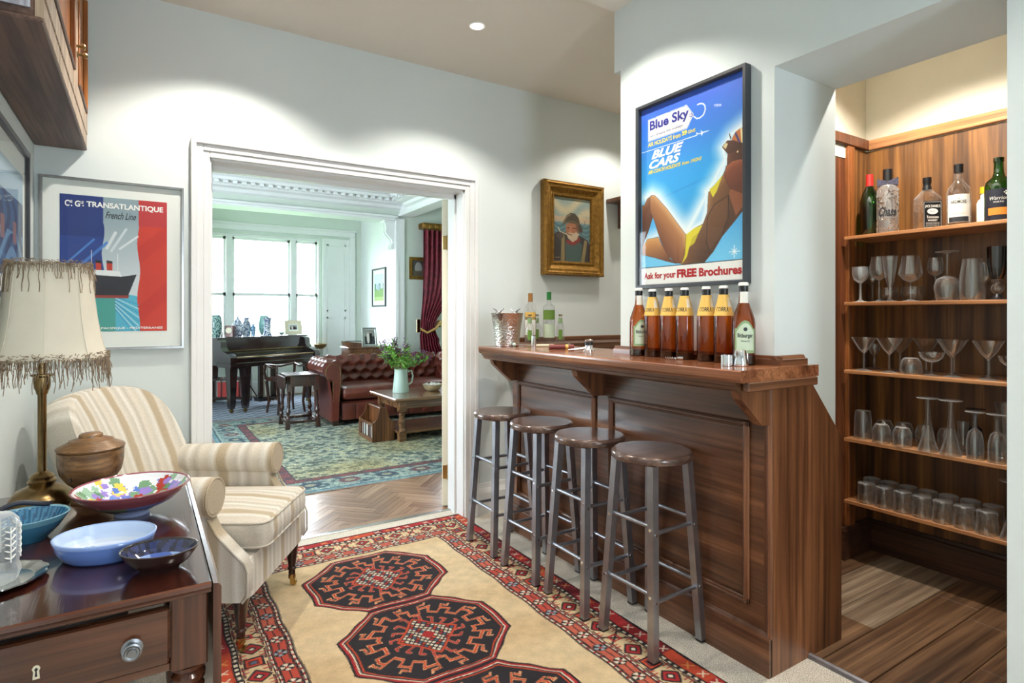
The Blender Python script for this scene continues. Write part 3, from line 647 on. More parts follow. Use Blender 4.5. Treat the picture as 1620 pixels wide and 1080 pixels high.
# ------------------------------------------------------------------ bar stools
def make_stool():
    t = thing('bar_stool', 'x', 'bar stool', (0, 0, 0), 0, 'bar stools along the bar')
    MB().lathe([(0.0005, 0.715), (0.148, 0.715), (0.158, 0.72), (0.162, 0.731), (0.16, 0.743), (0.152, 0.75), (0.1, 0.751), (0.0005, 0.7515)], 40).obj('seat', M['stoolseat'], t, True)
    F, T = 0.136, 0.098
    legs = [(-1, -1), (1, -1), (1, 1), (-1, 1)]
    at = lambda s, z: Vector((s[0]*(F+(T-F)*z/0.715), s[1]*(F+(T-F)*z/0.715), z))
    for i, s in enumerate(legs):
        lg = MB().bar(at(s, 0.004), at(s, 0.714), 0.03).obj('leg', M['gun'], t)
        for z in (0.225, 0.47):
            for d in (Vector((s[0], 0, 0)), Vector((0, s[1], 0))):
                p = at(s, z+(0.01 if d.x else -0.008)); MB().tube([p+d*0.012, p+d*0.018], 0.006, 8).obj('bolt', M['chrome'], lg, True)
        MB().box(*(lambda p: (p.x-0.016, p.x+0.016, p.y-0.016, p.y+0.016, 0, 0.006))(at(s, 0))).obj('foot_cap', M['black'], lg)
    for i in range(4):
        a, c = legs[i], legs[(i+1) % 4]
        for z in (0.225, 0.475):
            z_ = z+(0.012 if i % 2 else -0.012)
            MB().tube([at(a, z_), at(c, z_)], 0.0085, 10).obj('rung', M['gun'], t, True)
    return t
st = make_stool()
for i, (x, y, rz, lab) in enumerate(((1.735, 1.68, 0.02, 'metal bar stool with round brown seat, nearest the camera and bar end'), (1.722, 2.05, -0.02, 'metal bar stool with round brown seat, second from the bar end'),
        (1.715, 2.42, 0.03, 'metal bar stool with round brown seat, third from the bar end'), (1.715, 2.80, 0.0, 'metal bar stool with round brown seat, farthest and closest to the doorway'))):
    o = st if i == 0 else copy_tree(st)
    o.location = (x, y, 0.006); o.rotation_euler = (0, 0, rz); o['label'] = lab

# ------------------------------------------------------------------ bottles on the bar
def curved_label(name, mat, parent, r, z0, z1, a0, a1, n=14, r1=None, top=None):
    """a patch wrapped on a cylinder / cone; top(u) may shape the upper edge"""
    m = MB(); vs = []
    for i in range(n+1):
        u = i/n; a = a0+(a1-a0)*u; zt = z1 if top is None else top(u)
        for off in (0.0, 0.0006):
            for k in range(5):
                z = z0+(zt-z0)*k/4; f_ = (z-z0)/max(1e-6, z1-z0); rr = r if r1 is None else r+(r1-r)*f_
                vs.append(((rr+off)*math.cos(a), (rr+off)*math.sin(a), z))
    fs = []
    for i in range(n):
        p = i*10; q = p+10
        for k in range(4):
            fs += [(p+5+k, q+5+k, q+6+k, p+6+k), (p+k, p+1+k, q+1+k, q+k)]
        fs += [(p, q, q+5, p+5), (p+4, p+9, q+9, q+4)]
    fs += [(0, 5, 6, 1), (1, 6, 7, 2), (2, 7, 8, 3), (3, 8, 9, 4)]
    e = n*10; fs += [(e, e+1, e+6, e+5), (e+1, e+2, e+7, e+6), (e+2, e+3, e+8, e+7), (e+3, e+4, e+9, e+8)]
    m.add(vs, fs); return m.obj(name, mat, parent, True)
def wrap_text(s, mat, parent, r, z, a, width, height, r1=None, bold=0.0, shear=0.0):
    """lettering bent round a bottle, centred on angle a (radians), reading left to right seen from outside; r1 = radius at the top for a cone"""
    o = text(s, mat, parent, Matrix.Identity(4), width, height, shear, bold)
    for v in o.data.vertices:
        rr = (r if r1 is None else r+(r1-r)*v.co.y/height)+0.0011
        t = a+(v.co.x-width/2)/rr
        v.co = (rr*math.cos(t), rr*math.sin(t), z+v.co.y)
    return o
VIEW = lambda x, y: math.atan2(-y, -x)      # direction from a thing back to where the viewer stands
def beer_cobra(x, y, lab, turn):
    t = thing('beer_bottle', lab, 'bottle', (x, y, CZ), 0, 'gold collared beer bottles')
    a = VIEW(x, y)+turn
    MB().lathe([(0.034, 0.0), (0.037, 0.004), (0.037, 0.17), (0.035, 0.185), (0.030, 0.205), (0.0185, 0.255), (0.0145, 0.27), (0.0145, 0.284), (0.016, 0.286), (0.0155, 0.292)], 28).obj('glass', M['amber'], t, True)
    MB().lathe([(0.0345, 0.003), (0.0345, 0.028), (0.0005, 0.028)], 20).obj('base_dark', M['black'], t, True)
    MB().lathe([(0.0158, 0.262), (0.0168, 0.262), (0.0168, 0.284), (0.0155, 0.285)], 20).obj('neck_foil', M['black'], t, True)
    MB().lathe([(0.0155, 0.2855), (0.0175, 0.286), (0.0172, 0.294), (0.013, 0.2965), (0.0005, 0.297)], 20).obj('cap', M['white'], t, True)
    curved_label('collar_label', M['goldlabel'], t, 0.0364, 0.181, 0.262, a-2.2, a+2.2, 30, 0.0182)
    curved_label('white_flash', M['paper'], t, 0.029, 0.214, 0.256, a+0.55, a+1.15, 8, 0.0195)
    wrap_text('COBRA', M['dark_ink'], t, 0.0325, 0.196, a-0.25, 0.05, 0.018, 0.0287, 0.02)
    return t
def beer_bit(x, y, lab, turn):
    t = thing('beer_bottle', lab, 'bottle', (x, y, CZ), 0, 'pale labelled beer bottles')
    a = VIEW(x, y)+turn
    MB().lathe([(0.037, 0.0), (0.041, 0.004), (0.041, 0.15), (0.039, 0.17), (0.028, 0.202), (0.0185, 0.23), (0.0152, 0.26), (0.0148, 0.29), (0.0165, 0.292), (0.016, 0.3)], 28).obj('glass', M['amber'], t, True)
    MB().lathe([(0.0385, 0.003), (0.0385, 0.03), (0.0005, 0.03)], 20).obj('base_dark', M['black'], t, True)
    MB().lathe([(0.0158, 0.27), (0.0168, 0.27), (0.0168, 0.292), (0.0155, 0.293)], 20).obj('neck_foil', M['black'], t, True)
    MB().lathe([(0.0158, 0.292), (0.0182, 0.293), (0.018, 0.302), (0.013, 0.305), (0.0005, 0.3055)], 20).obj('cap', M['white'], t, True)
    curved_label('neck_label', M['paper'], t, 0.0188, 0.228, 0.27, a-0.9, a+0.9, 10, 0.0168)
    up = lambda u: 0.15 if (u < 0.12 or u > 0.88) else 0.15+0.03*math.sin(PI*(u-0.12)/0.76)
    curved_label('body_label', M['sagelabel'], t, 0.0414, 0.045, 0.15, a-0.95, a+0.95, 22, None, lambda u: 0.134 if (u < 0.1 or u > 0.9) else 0.134+0.03*math.sin(PI*(u-0.1)/0.8))
    curved_label('inner_label', M['palelabel'], t, 0.0422, 0.055, 0.14, a-0.75, a+0.75, 20, None, lambda u: 0.122+0.032*math.sin(PI*u))
    MB().tube([(0.0438*math.cos(a), 0.0438*math.sin(a), 0.132), (0.0446*math.cos(a), 0.0446*math.sin(a), 0.132)], 0.007, 14).obj('emblem', M['darkframe'], t)
    wrap_text('Bitburger', M['dark_ink'], t, 0.043, 0.097, a, 0.056, 0.02, None, 0.012)
    wrap_text('Premium Pils', M['darkframe'], t, 0.043, 0.086, a, 0.03, 0.006)
    return t
beer_bit(1.888, 1.905, 'amber beer bottle with pale label at the far end of the counter row', 0.35)
for i, (y, tn) in enumerate(((1.826, -0.3), (1.732, 0.0), (1.646, -0.25), (1.536, 0.1), (1.455, 0.05))):
    beer_cobra(1.892, y, 'amber beer bottle with gold collar, %s from the far end of the gold ones' % ordn(i), tn)
beer_bit(1.885, 1.362, 'amber beer bottle with pale label at the near end of the counter row', 0.15)
# measures and corkscrew
MB().lathe([(0.0185, 0.0), (0.0205, 0.001), (0.0205, 0.04), (0.019, 0.04), (0.0178, 0.004), (0.0005, 0.004)], 24).obj('spirit_measure', M['chrome'], None, True)
o = bpy.data.objects['spirit_measure']; o.location = (1.775, 1.352, CZ); tag(o, 'short straight steel spirit measure beside the tapered cup', 'measure')
MB().lathe([(0.026, 0.0), (0.027, 0.001), (0.0275, 0.003), (0.020, 0.057), (0.0185, 0.0585), (0.0005, 0.0585)], 28).obj('steel_cup', M['chrome'], None, True)
o = bpy.data.objects['steel_cup']; o.location = (1.815, 1.325, CZ); tag(o, 'tapered steel cup upside down at the counter corner', 'cup')
ck = thing('corkscrew', 'small steel corkscrew lying in front of the beer bottles', 'corkscrew', (1.835, 1.66, CZ), -0.9)
MB().tube([(-0.03+0.0009*i, 0.005*math.cos(i*0.62), 0.0066+0.005*math.sin(i*0.62)) for i in range(60)], 0.0014, 6).obj('worm', M['chrome'], ck, True)
MB().lathe([(0.0005, -0.012), (0.007, -0.01), (0.0075, 0.0), (0.007, 0.01), (0.0005, 0.012)], 12, (0, 0, 0)).tf(Matrix.Translation((0.032, 0, 0.0076)) @ Matrix.Rotation(PI/2, 4, 'Y')).obj('ferrule', M['chrome'], ck, True)

# ------------------------------------------------------------------ things at the far end of the bar
bk = thing('ice_bucket', 'hammered steel ice bucket with animal head handles', 'ice bucket', (1.80, 2.885, CZ), 0.56)
MB().lathe([(0.0005, 0.001), (0.066, 0.0), (0.07, 0.003), (0.078, 0.09), (0.094, 0.19), (0.097, 0.193), (0.093, 0.193), (0.075, 0.09), (0.066, 0.01), (0.0005, 0.009)], 40).obj('bowl', M['steel'], bk, True)
for s in (-1, 1):
    h = MB(); h.tube([(s*0.085, 0, 0.155), (s*0.098, 0, 0.17), (s*0.108, 0, 0.188), (s*0.12, 0, 0.192), (s*0.138, 0, 0.184)], [0.009, 0.012, 0.015, 0.012, 0.006], 10)
    ho = h.obj('handle_head', M['pewter'], bk, True)
    for q in (-1, 1):
        MB().tube([(s*0.108, q*0.008, 0.198), (s*0.104, q*0.02, 0.21), (s*0.108, q*0.03, 0.216), (s*0.116, q*0.034, 0.222)], [0.005, 0.004, 0.003, 0.0015], 6).obj('horn', M['pewter'], ho, True)
        MB().tube([(s*0.106, q*0.012, 0.192), (s*0.1, q*0.026, 0.194)], [0.005, 0.002], 6).obj('ear', M['pewter'], ho, True)
def bottle(name, lab, x, y, z, prof, mat, cap=None, capmat=None, labels=(), liquid=None, seg=24, group=None):
    t = thing(name, lab, 'bottle', (x, y, z), 0, group)
    MB().lathe(prof, seg).obj('glass', mat, t, True)
    if liquid: MB().lathe(liquid[0], seg).obj('liquid', liquid[1], t, True)
    if cap: MB().lathe(cap, 18).obj('cap', capmat, t, True)
    a = VIEW(x, y)
    for (nm, m_, r, z0, z1, hw) in labels: curved_label(nm, m_, t, r, z0, z1, a-hw, a+hw, 12)
    return t, a
bottle('spirit_bottle', 'tall clear bottle with brown cap behind the ice bucket', 2.165, 3.18, CZ, [(0.036, 0), (0.039, 0.004), (0.039, 0.215), (0.033, 0.24), (0.015, 0.268), (0.0135, 0.275), (0.0135, 0.31)], M['glass'],
       [(0.0142, 0.268), (0.0155, 0.268), (0.0155, 0.325), (0.0005, 0.326)], M['cork'], [('label', M['goldlabel'], 0.0396, 0.17, 0.20, 1.0), ('label', M['paper'], 0.0396, 0.05, 0.15, 1.0)], ([(0.037, 0.006), (0.037, 0.19), (0.0005, 0.19)], M['whisky']))
t, a = bottle('gin_bottle', 'clear bottle with green cap and green label among the mixers', 2.31, 3.17, CZ, [(0.036, 0), (0.0395, 0.004), (0.0395, 0.225), (0.036, 0.243), (0.018, 0.256), (0.0145, 0.262), (0.0145, 0.3)], M['glass'],
       [(0.0148, 0.282), (0.0158, 0.282), (0.0158, 0.335), (0.0005, 0.336)], M['greencap'], [('label', M['greenlabel'], 0.0401, 0.15, 0.215, 1.35), ('label', M['palelabel'], 0.0401, 0.03, 0.12, 1.2)])
for i, (x, y, lab) in enumerate(((2.105, 3.10, 'small mixer bottle leaning close behind the ice bucket'), (2.255, 3.235, 'small clear mixer bottle left of the green capped bottle'), (2.345, 3.09, 'small clear mixer bottle right of the green capped bottle'))):
    bottle('mixer_bottle', lab, x, y, CZ, [(0.024, 0), (0.0265, 0.003), (0.0265, 0.095), (0.021, 0.118), (0.012, 0.14), (0.0105, 0.175), (0.012, 0.177), (0.012, 0.184)], M['glass'],
           [(0.0122, 0.176), (0.0135, 0.177), (0.0133, 0.184), (0.0005, 0.186)], M['antbrass'], [('label', M['greenlabel'], 0.027, 0.02, 0.085, 0.5), ('neck_label', M['sagelabel'], 0.0146, 0.126, 0.16, 1.2)], None, 20, 'small mixer bottles')
o = MB().lathe([(0.014, 0.0), (0.015, 0.001), (0.015, 0.053), (0.0135, 0.054), (0.013, 0.004), (0.0005, 0.004)], 20).obj('jigger', M['chrome'], None, True)
o.location = (2.03, 2.945, CZ); tag(o, 'narrow chrome jigger standing behind the muddler', 'measure')
md = thing('muddler', 'glass muddler with blue ball end in front of the ice bucket', 'muddler', (1.835, 2.77, CZ), -0.55)
MB().lathe([(0.0005, -0.012), (0.007, -0.009), (0.012, 0), (0.007, 0.009), (0.0005, 0.012)], 16).tf(Matrix.Translation((-0.05, 0, 0.0125))).obj('ball', M['jug'], md, True)
MB().tube([(-0.045, 0, 0.0125), (0.03, 0, 0.008), (0.06, 0, 0.007)], [0.004, 0.004, 0.006], 8).obj('rod', M['chrome'], md, True)
o = MB().tube([(-0.05, 0, 0.008), (0.05, 0, 0.008)], 0.0075, 10).obj('cocktail_stick_tube', M['ivory'], None, True); o.location = (1.94, 2.70, CZ); o.rotation_euler = (0, 0, -0.5); tag(o, 'pale cylinder lying beside the jigger', 'tube')
bkk = thing('bottle_opener_case', 'rolled reddish leather case lying on the counter', 'case', (1.875, 2.46, CZ), -0.55)
MB().tube([(-0.065, 0, 0.0135), (0.065, 0, 0.0135)], 0.013, 14).obj('roll', M['bookred'], bkk, True)
MB().tube([(0.02, 0, 0.0135), (0.035, 0, 0.0135)], 0.0137, 14).obj('band', M['goldlabel'], bkk, True)
wk = thing('waiter_opener', 'steel lever corkscrew resting behind the leather case', 'opener', (1.93, 2.56, CZ), -0.5)
MB().tube([(-0.06, 0, 0.006), (0, 0.006, 0.008), (0.06, 0, 0.006)], [0.004, 0.006, 0.005], 8).obj('lever', M['chrome'], wk, True)
MB().tube([(0.03, 0.004, 0.012), (0.06, 0.01, 0.016), (0.08, 0.006, 0.012)], [0.006, 0.009, 0.005], 8).obj('head', M['pewter'], wk, True)
sp = thing('bottle_stopper_tool', 'chrome ice crusher tool with upright head on the counter', 'bar tool', (1.875, 2.29, CZ), -0.55)
MB().tube([(-0.07, 0, 0.006), (-0.03, 0, 0.008), (0.02, 0, 0.014)], [0.005, 0.006, 0.009], 10).obj('handle', M['chrome'], sp, True)
MB().lathe([(0.03, 0.0), (0.03, 0.008), (0.02, 0.016), (0.018, 0.04), (0.021, 0.056), (0.014, 0.06), (0.0005, 0.061)], 20, (0.035, 0, 0), 1.0, 0.7).obj('head', M['chrome'], sp, True)
MB().lathe([(0.0195, 0.03), (0.0215, 0.03), (0.0215, 0.048), (0.02, 0.05)], 20, (0.035, 0, 0), 1.0, 0.72).obj('collar', M['black'], sp, True)
# ================================================================== PANTRY SHELVES
SF = 3.13
shelf = thing('oak_shelving', 'oak bar shelving with five shelves in the pantry', 'shelving', (0, 0, 0))
MB().box(SX-0.02, SX-0.001, 0.22, 1.672, 0.0, 2.20).obj('back_board', M['shelf_back'], shelf)
MB().box(3.205, SX-0.02, 1.672, 1.689, 0.0, 2.20).obj('side_board', M['shelf_back'], shelf)
MB().box(3.185, 3.245, 1.655, 1.689, 0.0, 2.20, 0.003).obj('post', M['shelf_post'], shelf)
MB().box(2.60, 3.184, 1.675, 1.69, 0.0, 2.13).obj('side_panel', M['dark_panel'], shelf)
MB().box(2.60, 3.18, 1.672, 1.69, 2.135, 2.19).obj('white_batten', M['cream'], shelf)
MB().box(SX-0.035, SX-0.021, 0.22, 1.67, 2.205, 2.262, 0.004).obj('top_rail', M['shelf_wood'], shelf)
MB().box(2.60, SX-0.035, 1.655, 1.69, 2.205, 2.262, 0.004).obj('top_rail', M['dark_panel'], shelf)
MB().prism([(SX-0.04, 0), (SX-0.02, 0), (SX-0.02, 0.17), (SX-0.028, 0.17), (SX-0.034, 0.155), (SX-0.04, 0.15)], 'y', 0.22, 1.672).obj('skirting', M['plinth'], shelf)
MB().prism([(1.645, 0), (1.672, 0), (1.672, 0.17), (1.656, 0.17), (1.65, 0.155), (1.645, 0.15)], 'x', 3.12, SX-0.04).obj('skirting', M['plinth'], shelf)
SZ = [1.709, 1.363, 1.006, 0.648, 0.322]
for z in SZ:
    MB().box(SF, SX-0.021, 0.22, 1.654, z-0.018, z, 0.002).obj('shelf_board', M['shelf_wood'], shelf)
def sitem(mb_or_obj, name, mat, lab, cat, x, y, z, group=None, flip=None, cache={}):
    key = name
    if mb_or_obj is None:
        o = bpy.data.objects.new(name, cache[key]); C.objects.link(o)
    else:
        o = mb_or_obj.obj(name, mat, None, True); cache[key] = o.data
    o.location = (x, y, z)
    if flip: o.rotation_euler = (PI, 0, 0); o.location.z = z+flip
    return tag(o, lab, cat, group)
def shell(outer, th=0.0016):
    """closed wall from an outer profile listed bottom to rim (open top)"""
    inner = [(max(0.0006, r-th), z+(th if i == 0 else 0)) for i, (r, z) in enumerate(outer)]
    return outer+inner[::-1]
def stemmed(foot, stem, zb, bowl, hstem=0.004):
    """foot radius, stem radius, height where the bowl starts, bowl profile (r, z) to the rim"""
    o = [(0.0006, 0.0), (foot, 0.0), (foot, 0.0015), (foot*0.45, 0.005), (stem*1.3, 0.012), (stem, 0.03), (stem, zb-0.008), (stem*1.3, zb)]
    b_ = [(r, z) for r, z in bowl]
    i_ = [(max(0.0006, r-0.0013), z+(0.002 if k == 0 else 0)) for k, (r, z) in enumerate(b_)]
    return o+b_+i_[::-1]+[(0.0006, i_[0][1])]
G = M['glass']
# --- second shelf: mixed glasses
z = SZ[1]
sitem(MB().lathe(stemmed(0.034, 0.006, 0.10, [(0.012, 0.103), (0.03, 0.118), (0.038, 0.145), (0.038, 0.185)]), 24), 'cut_wine_glass', M['cutglass'], 'short cut glass goblet at the left end of the second shelf', 'glass', 3.19, 1.60, z)
sitem(MB().lathe(stemmed(0.03, 0.005, 0.09, [(0.01, 0.092), (0.026, 0.11), (0.031, 0.135), (0.029, 0.17)]), 24), 'small_goblet', G, 'small goblet behind the cut glass one on the second shelf', 'glass', 3.345, 1.615, z)
sitem(MB().lathe(stemmed(0.034, 0.0045, 0.11, [(0.008, 0.112), (0.034, 0.13), (0.044, 0.155), (0.043, 0.18), (0.034, 0.232)]), 28), 'wine_glass', G, 'rounded wine glass between the cut goblet and the champagne flute', 'glass', 3.205, 1.515, z)
sitem(MB().lathe(stemmed(0.03, 0.0055, 0.055, [(0.007, 0.058), (0.017, 0.1), (0.029, 0.17), (0.034, 0.228)]), 24), 'champagne_flute', G, 'tall tapered champagne flute on the second shelf', 'glass', 3.165, 1.445, z)
tum = shell([(0.0006, 0.0), (0.028, 0.0), (0.038, 0.01), (0.046, 0.035), (0.047, 0.055), (0.042, 0.079)], 0.002)
sitem(MB().lathe(tum, 24), 'stemless_tumbler', G, 'round stemless tumbler behind the champagne flute', 'glass', 3.345, 1.535, z)
sitem(MB().lathe(stemmed(0.038, 0.0045, 0.095, [(0.01, 0.097), (0.032, 0.108), (0.052, 0.135), (0.05, 0.15), (0.036, 0.226)]), 28), 'large_wine_glass', G, 'largest wide bowled wine glass standing on the second shelf', 'glass', 3.215, 1.374, z)
sitem(MB().lathe([(r*1.12, z_) for r, z_ in tum], 24), 'wide_tumbler', G, 'wide round tumbler behind the largest wine glass', 'glass', 3.345, 1.42, z)
sitem(MB().lathe(stemmed(0.031, 0.004, 0.12, [(0.008, 0.122), (0.028, 0.138), (0.035, 0.158), (0.033, 0.185), (0.027, 0.212)]), 24), 'slim_wine_glass', G, 'slim wine glass alone in the middle of the second shelf', 'glass', 3.27, 1.288, z)
sitem(MB().lathe(stemmed(0.047, 0.005, 0.11, [(0.01, 0.113), (0.04, 0.13), (0.052, 0.16), (0.052, 0.18), (0.042, 0.234)]), 28), 'upturned_wine_glass', G, 'big wine glass turned upside down on the second shelf', 'glass', 3.225, 1.222, z, None, 0.2345)
sitem(MB().lathe(shell([(0.0006, 0.0), (0.043, 0.0), (0.047, 0.01), (0.048, 0.05), (0.047, 0.11), (0.036, 0.19)], 0.003), 28), 'glass_vase', G, 'straight clear glass vase on the second shelf', 'vase', 3.21, 1.118, z)
sitem(MB().lathe(stemmed(0.03, 0.0045, 0.07, [(0.008, 0.072), (0.026, 0.09), (0.032, 0.12), (0.027, 0.18)]), 24), 'back_wine_glass', G, 'wine glass half hidden behind the clear vase', 'glass', 3.35, 1.118, z)
t = thing('smoked_flute', 'dark smoked glass flute with clear ball stem', 'glass', (3.22, 1.028, z))
MB().lathe(shell([(0.0006, 0.092), (0.02, 0.094), (0.03, 0.115), (0.036, 0.16), (0.038, 0.238)], 0.0025), 28).obj('bowl', M['smoke'], t, True)
MB().lathe([(0.0005, 0.026), (0.012, 0.029), (0.021, 0.04), (0.0235, 0.05), (0.021, 0.062), (0.013, 0.072), (0.014, 0.082), (0.018, 0.0915), (0.0005, 0.0918)], 24).obj('ball_stem', G, t, True)
MB().lathe([(0.0005, 0), (0.037, 0), (0.037, 0.002), (0.02, 0.01), (0.01, 0.0255), (0.0005, 0.0258)], 24).obj('foot', M['black'], t, True)
# --- third shelf: martini glasses
z = SZ[2]
mart = stemmed(0.036, 0.0045, 0.088, [(0.005, 0.09), (0.028, 0.118), (0.057, 0.172)])
mq = MB().lathe(mart, 32)
front = [(3.175, 1.575), (3.18, 1.455), (3.20, 1.195), (3.185, 1.05)]
back = [(3.315, 1.465), (3.325, 1.35), (3.335, 1.235), (3.335, 1.095)]
first = True
for i, (x, y) in enumerate(front):
    sitem(mq if first else None, 'martini_glass', G, '%s martini glass from the left in the front row' % ordn(i), 'glass', x, y, z, 'martini glasses on the third shelf'); first = False
for i, (x, y) in enumerate(back):
    sitem(None, 'martini_glass', G, '%s martini glass from the left in the back row' % ordn(i), 'glass', x, y, z, 'martini glasses on the third shelf')
sitem(MB().lathe(stemmed(0.03, 0.0065, 0.07, [(0.01, 0.072), (0.022, 0.09), (0.028, 0.115), (0.028, 0.135)]), 24), 'dark_stem_goblet', G, 'small goblet behind the leftmost martini glass', 'glass', 3.335, 1.60, z)
sitem(MB().lathe(tum, 24), 'round_tumbler', G, 'round tumbler upside down between the martini glasses', 'glass', 3.175, 1.355, z, None, 0.0795)
coupe = stemmed(0.03, 0.0035, 0.062, [(0.006, 0.064), (0.028, 0.072), (0.045, 0.088), (0.052, 0.112)])
sitem(MB().lathe(coupe, 28), 'coupe_glass', G, 'small coupe glass in front of the martini glasses', 'glass', 3.17, 1.265, z)
sitem(None, 'coupe_glass', G, 'small coupe glass at the right end of the third shelf', 'glass', 3.165, 0.955, z)
# --- fourth shelf
z = SZ[3]
sitem(MB().lathe(shell([(0.0006, 0.0), (0.033, 0.0), (0.037, 0.008), (0.041, 0.06), (0.042, 0.145)], 0.002), 26), 'tall_tumbler', G, 'tall tumbler upside down at the left end of the fourth shelf', 'glass', 3.20, 1.592, z, None, 0.1455)
tq = MB().lathe(shell([(0.0006, 0.0), (0.028, 0.0), (0.032, 0.006), (0.041, 0.03), (0.042, 0.05), (0.038, 0.093)], 0.002), 24)
ft = [(3.165, 1.485), (3.165, 1.39)]; bt = [(3.30, 1.535), (3.31, 1.445), (3.31, 1.35), (3.315, 1.255)]
first = True
for nm, row in (('front', ft), ('back', bt)):
    for i, (x, y) in enumerate(row):
        sitem(tq if first else None, 'whisky_tumbler', G, '%s squat upturned tumbler from the left, %s row of fourth shelf' % (ordn(i), nm), 'glass', x, y, z, 'squat tumblers on the fourth shelf', 0.0935); first = False
trump = [(0.0006, 0.0), (0.046, 0.0), (0.046, 0.002), (0.012, 0.007), (0.009, 0.03), (0.011, 0.1), (0.02, 0.16), (0.034, 0.22), (0.044, 0.252), (0.0425, 0.252), (0.032, 0.22), (0.018, 0.165), (0.0006, 0.13)]
trq = MB().lathe(trump, 28)
for i, (x, y) in enumerate(((3.165, 1.278), (3.165, 1.185))):
    sitem(trq if i == 0 else None, 'pilsner_glass', G, '%s tall trumpet glass upside down on the fourth shelf' % ('left' if i == 0 else 'right'), 'glass', x, y, z, 'trumpet shaped glasses', 0.2525)
sitem(MB().lathe(shell([(0.0006, 0.0), (0.02, 0.0), (0.0205, 0.02), (0.0215, 0.14)], 0.0015), 20), 'shooter_glass', G, 'narrow straight shooter glass behind the trumpet glasses', 'glass', 3.30, 1.185, z)
gobu = stemmed(0.038, 0.008, 0.075, [(0.01, 0.078), (0.024, 0.092), (0.032, 0.13), (0.0335, 0.17), (0.031, 0.212)])
gq = MB().lathe(gobu, 26)
sitem(gq, 'knopped_goblet', G, 'upturned goblet with knopped stem beside the blue one', 'glass', 3.165, 1.092, z, 'knopped goblets', 0.2125)
sitem(None, 'knopped_goblet', G, 'upturned goblet with knopped stem right of the blue pair', 'glass', 3.165, 1.012, z, 'knopped goblets', 0.2125)
sitem(None, 'knopped_goblet', G, 'upturned goblet at the right end of the fourth shelf', 'glass', 3.20, 0.93, z, 'knopped goblets', 0.2125)
sitem(MB().lathe(gobu, 26), 'blue_goblet', M['blueglass'], 'blue glass goblet upside down on the fourth shelf', 'glass', 3.265, 1.125, z, None, 0.2125)
sitem(MB().lathe(shell([(0.0006, 0.0), (0.036, 0.0), (0.037, 0.05), (0.028, 0.12), (0.032, 0.18), (0.044, 0.245)], 0.002), 26), 'waisted_glass', G, 'tall waisted beer glass behind the knopped goblets', 'glass', 3.335, 1.03, z)
# --- bottom shelf: rows of upturned tumblers
z = SZ[4]
hq = MB().lathe(shell([(0.0006, 0.0), (0.036, 0.0), (0.0395, 0.004), (0.0395, 0.014), (0.037, 0.02), (0.0425, 0.1)], 0.002), 24)
first = True
for nm, x, ys in (('front', 3.18, [1.565, 1.478, 1.393, 1.308, 1.223, 1.138, 1.053]), ('back', 3.30, [1.595, 1.508, 1.42, 1.332, 1.244, 1.156, 1.068])):
    for i, y in enumerate(ys):
        sitem(hq if first else None, 'upturned_tumbler', G, '%s upturned tumbler from the left, %s row of bottom shelf' % (ordn(i), nm), 'glass', x, y, z, 'upturned tumblers on the bottom shelf', 0.1005); first = False
sitem(MB().lathe(trump, 28), 'trumpet_glass', G, 'trumpet shaped glass at the right end of the bottom shelf', 'glass', 3.185, 0.965, z, None, 0.2525)
# --- top shelf: spirits
z = SZ[0]
bottle('wine_bottle', 'dark bottle in the corner behind the red capped bottle', 3.365, 1.622, z, [(0.034, 0), (0.037, 0.005), (0.037, 0.18), (0.03, 0.205), (0.015, 0.225), (0.0135, 0.26)], M['smoke'], [(0.014, 0.25), (0.015, 0.25), (0.015, 0.265), (0.0005, 0.266)], M['black'])
bottle('green_wine_bottle', 'green bottle with red foil cap on the top shelf', 3.26, 1.588, z, [(0.039, 0), (0.043, 0.005), (0.043, 0.19), (0.036, 0.225), (0.018, 0.265), (0.0155, 0.275), (0.0155, 0.32)], M['greeng'], [(0.0165, 0.268), (0.0178, 0.268), (0.0175, 0.33), (0.0005, 0.332)], M['redcap'])
t, a = bottle('gin_flask', 'clear patterned bottle with a striped bow tie', 3.255, 1.497, z, [(0.045, 0), (0.049, 0.005), (0.049, 0.235), (0.042, 0.25), (0.022, 0.258), (0.0185, 0.268), (0.0185, 0.3)], M['cutglass'], [(0.0192, 0.27), (0.0215, 0.27), (0.0215, 0.338), (0.0005, 0.34)], M['black'])
rr = random.Random(5); spk = MB()
for i in range(170):
    aa = a+rr.uniform(-1.5, 1.5); zz = rr.uniform(0.015, 0.225); p = Vector((0.0497*math.cos(aa), 0.0497*math.sin(aa), zz)); tt = Vector((-math.sin(aa), math.cos(aa), 0))
    d = (tt*rr.uniform(-1, 1)+Vector((0, 0, rr.uniform(-1, 1)))).normalized()*rr.uniform(0.004, 0.009)
    spk.tube([p-d, p+d], 0.0014, 5)
sp_ = spk.obj('silver_pattern', M['silver'], t); sp_['kind'] = 'stuff'
wrap_text('Chase', M['dark_ink'], t, 0.0505, 0.09, a, 0.085, 0.05, None, 0.03, 0.35)
for s in (-1, 1):
    m = MB(); rv = Vector((-math.sin(a), math.cos(a), 0))*s; f_ = Vector((math.cos(a), math.sin(a), 0))*0.026
    r0 = [f_+rv*0.002+Vector((0, 0, q)) for q in (-0.006, 0.006)]; r1 = [f_+rv*0.046+Vector((0, 0, q)) for q in (-0.021, 0.021)]
    n_ = f_.normalized()*0.012
    zc = Vector((0, 0, 0.268)); A = [r0[0]-n_*0.3, r0[0]+n_*0.3, r0[1]+n_*0.3, r0[1]-n_*0.3]; B = [r1[0]-n_*0.5, r1[0]+n_*0.5, r1[1]+n_*0.5, r1[1]-n_*0.5]
    m.loft([[p+zc for p in A], [p+zc for p in B]]); m.obj('bow', M['ribbon'], t)
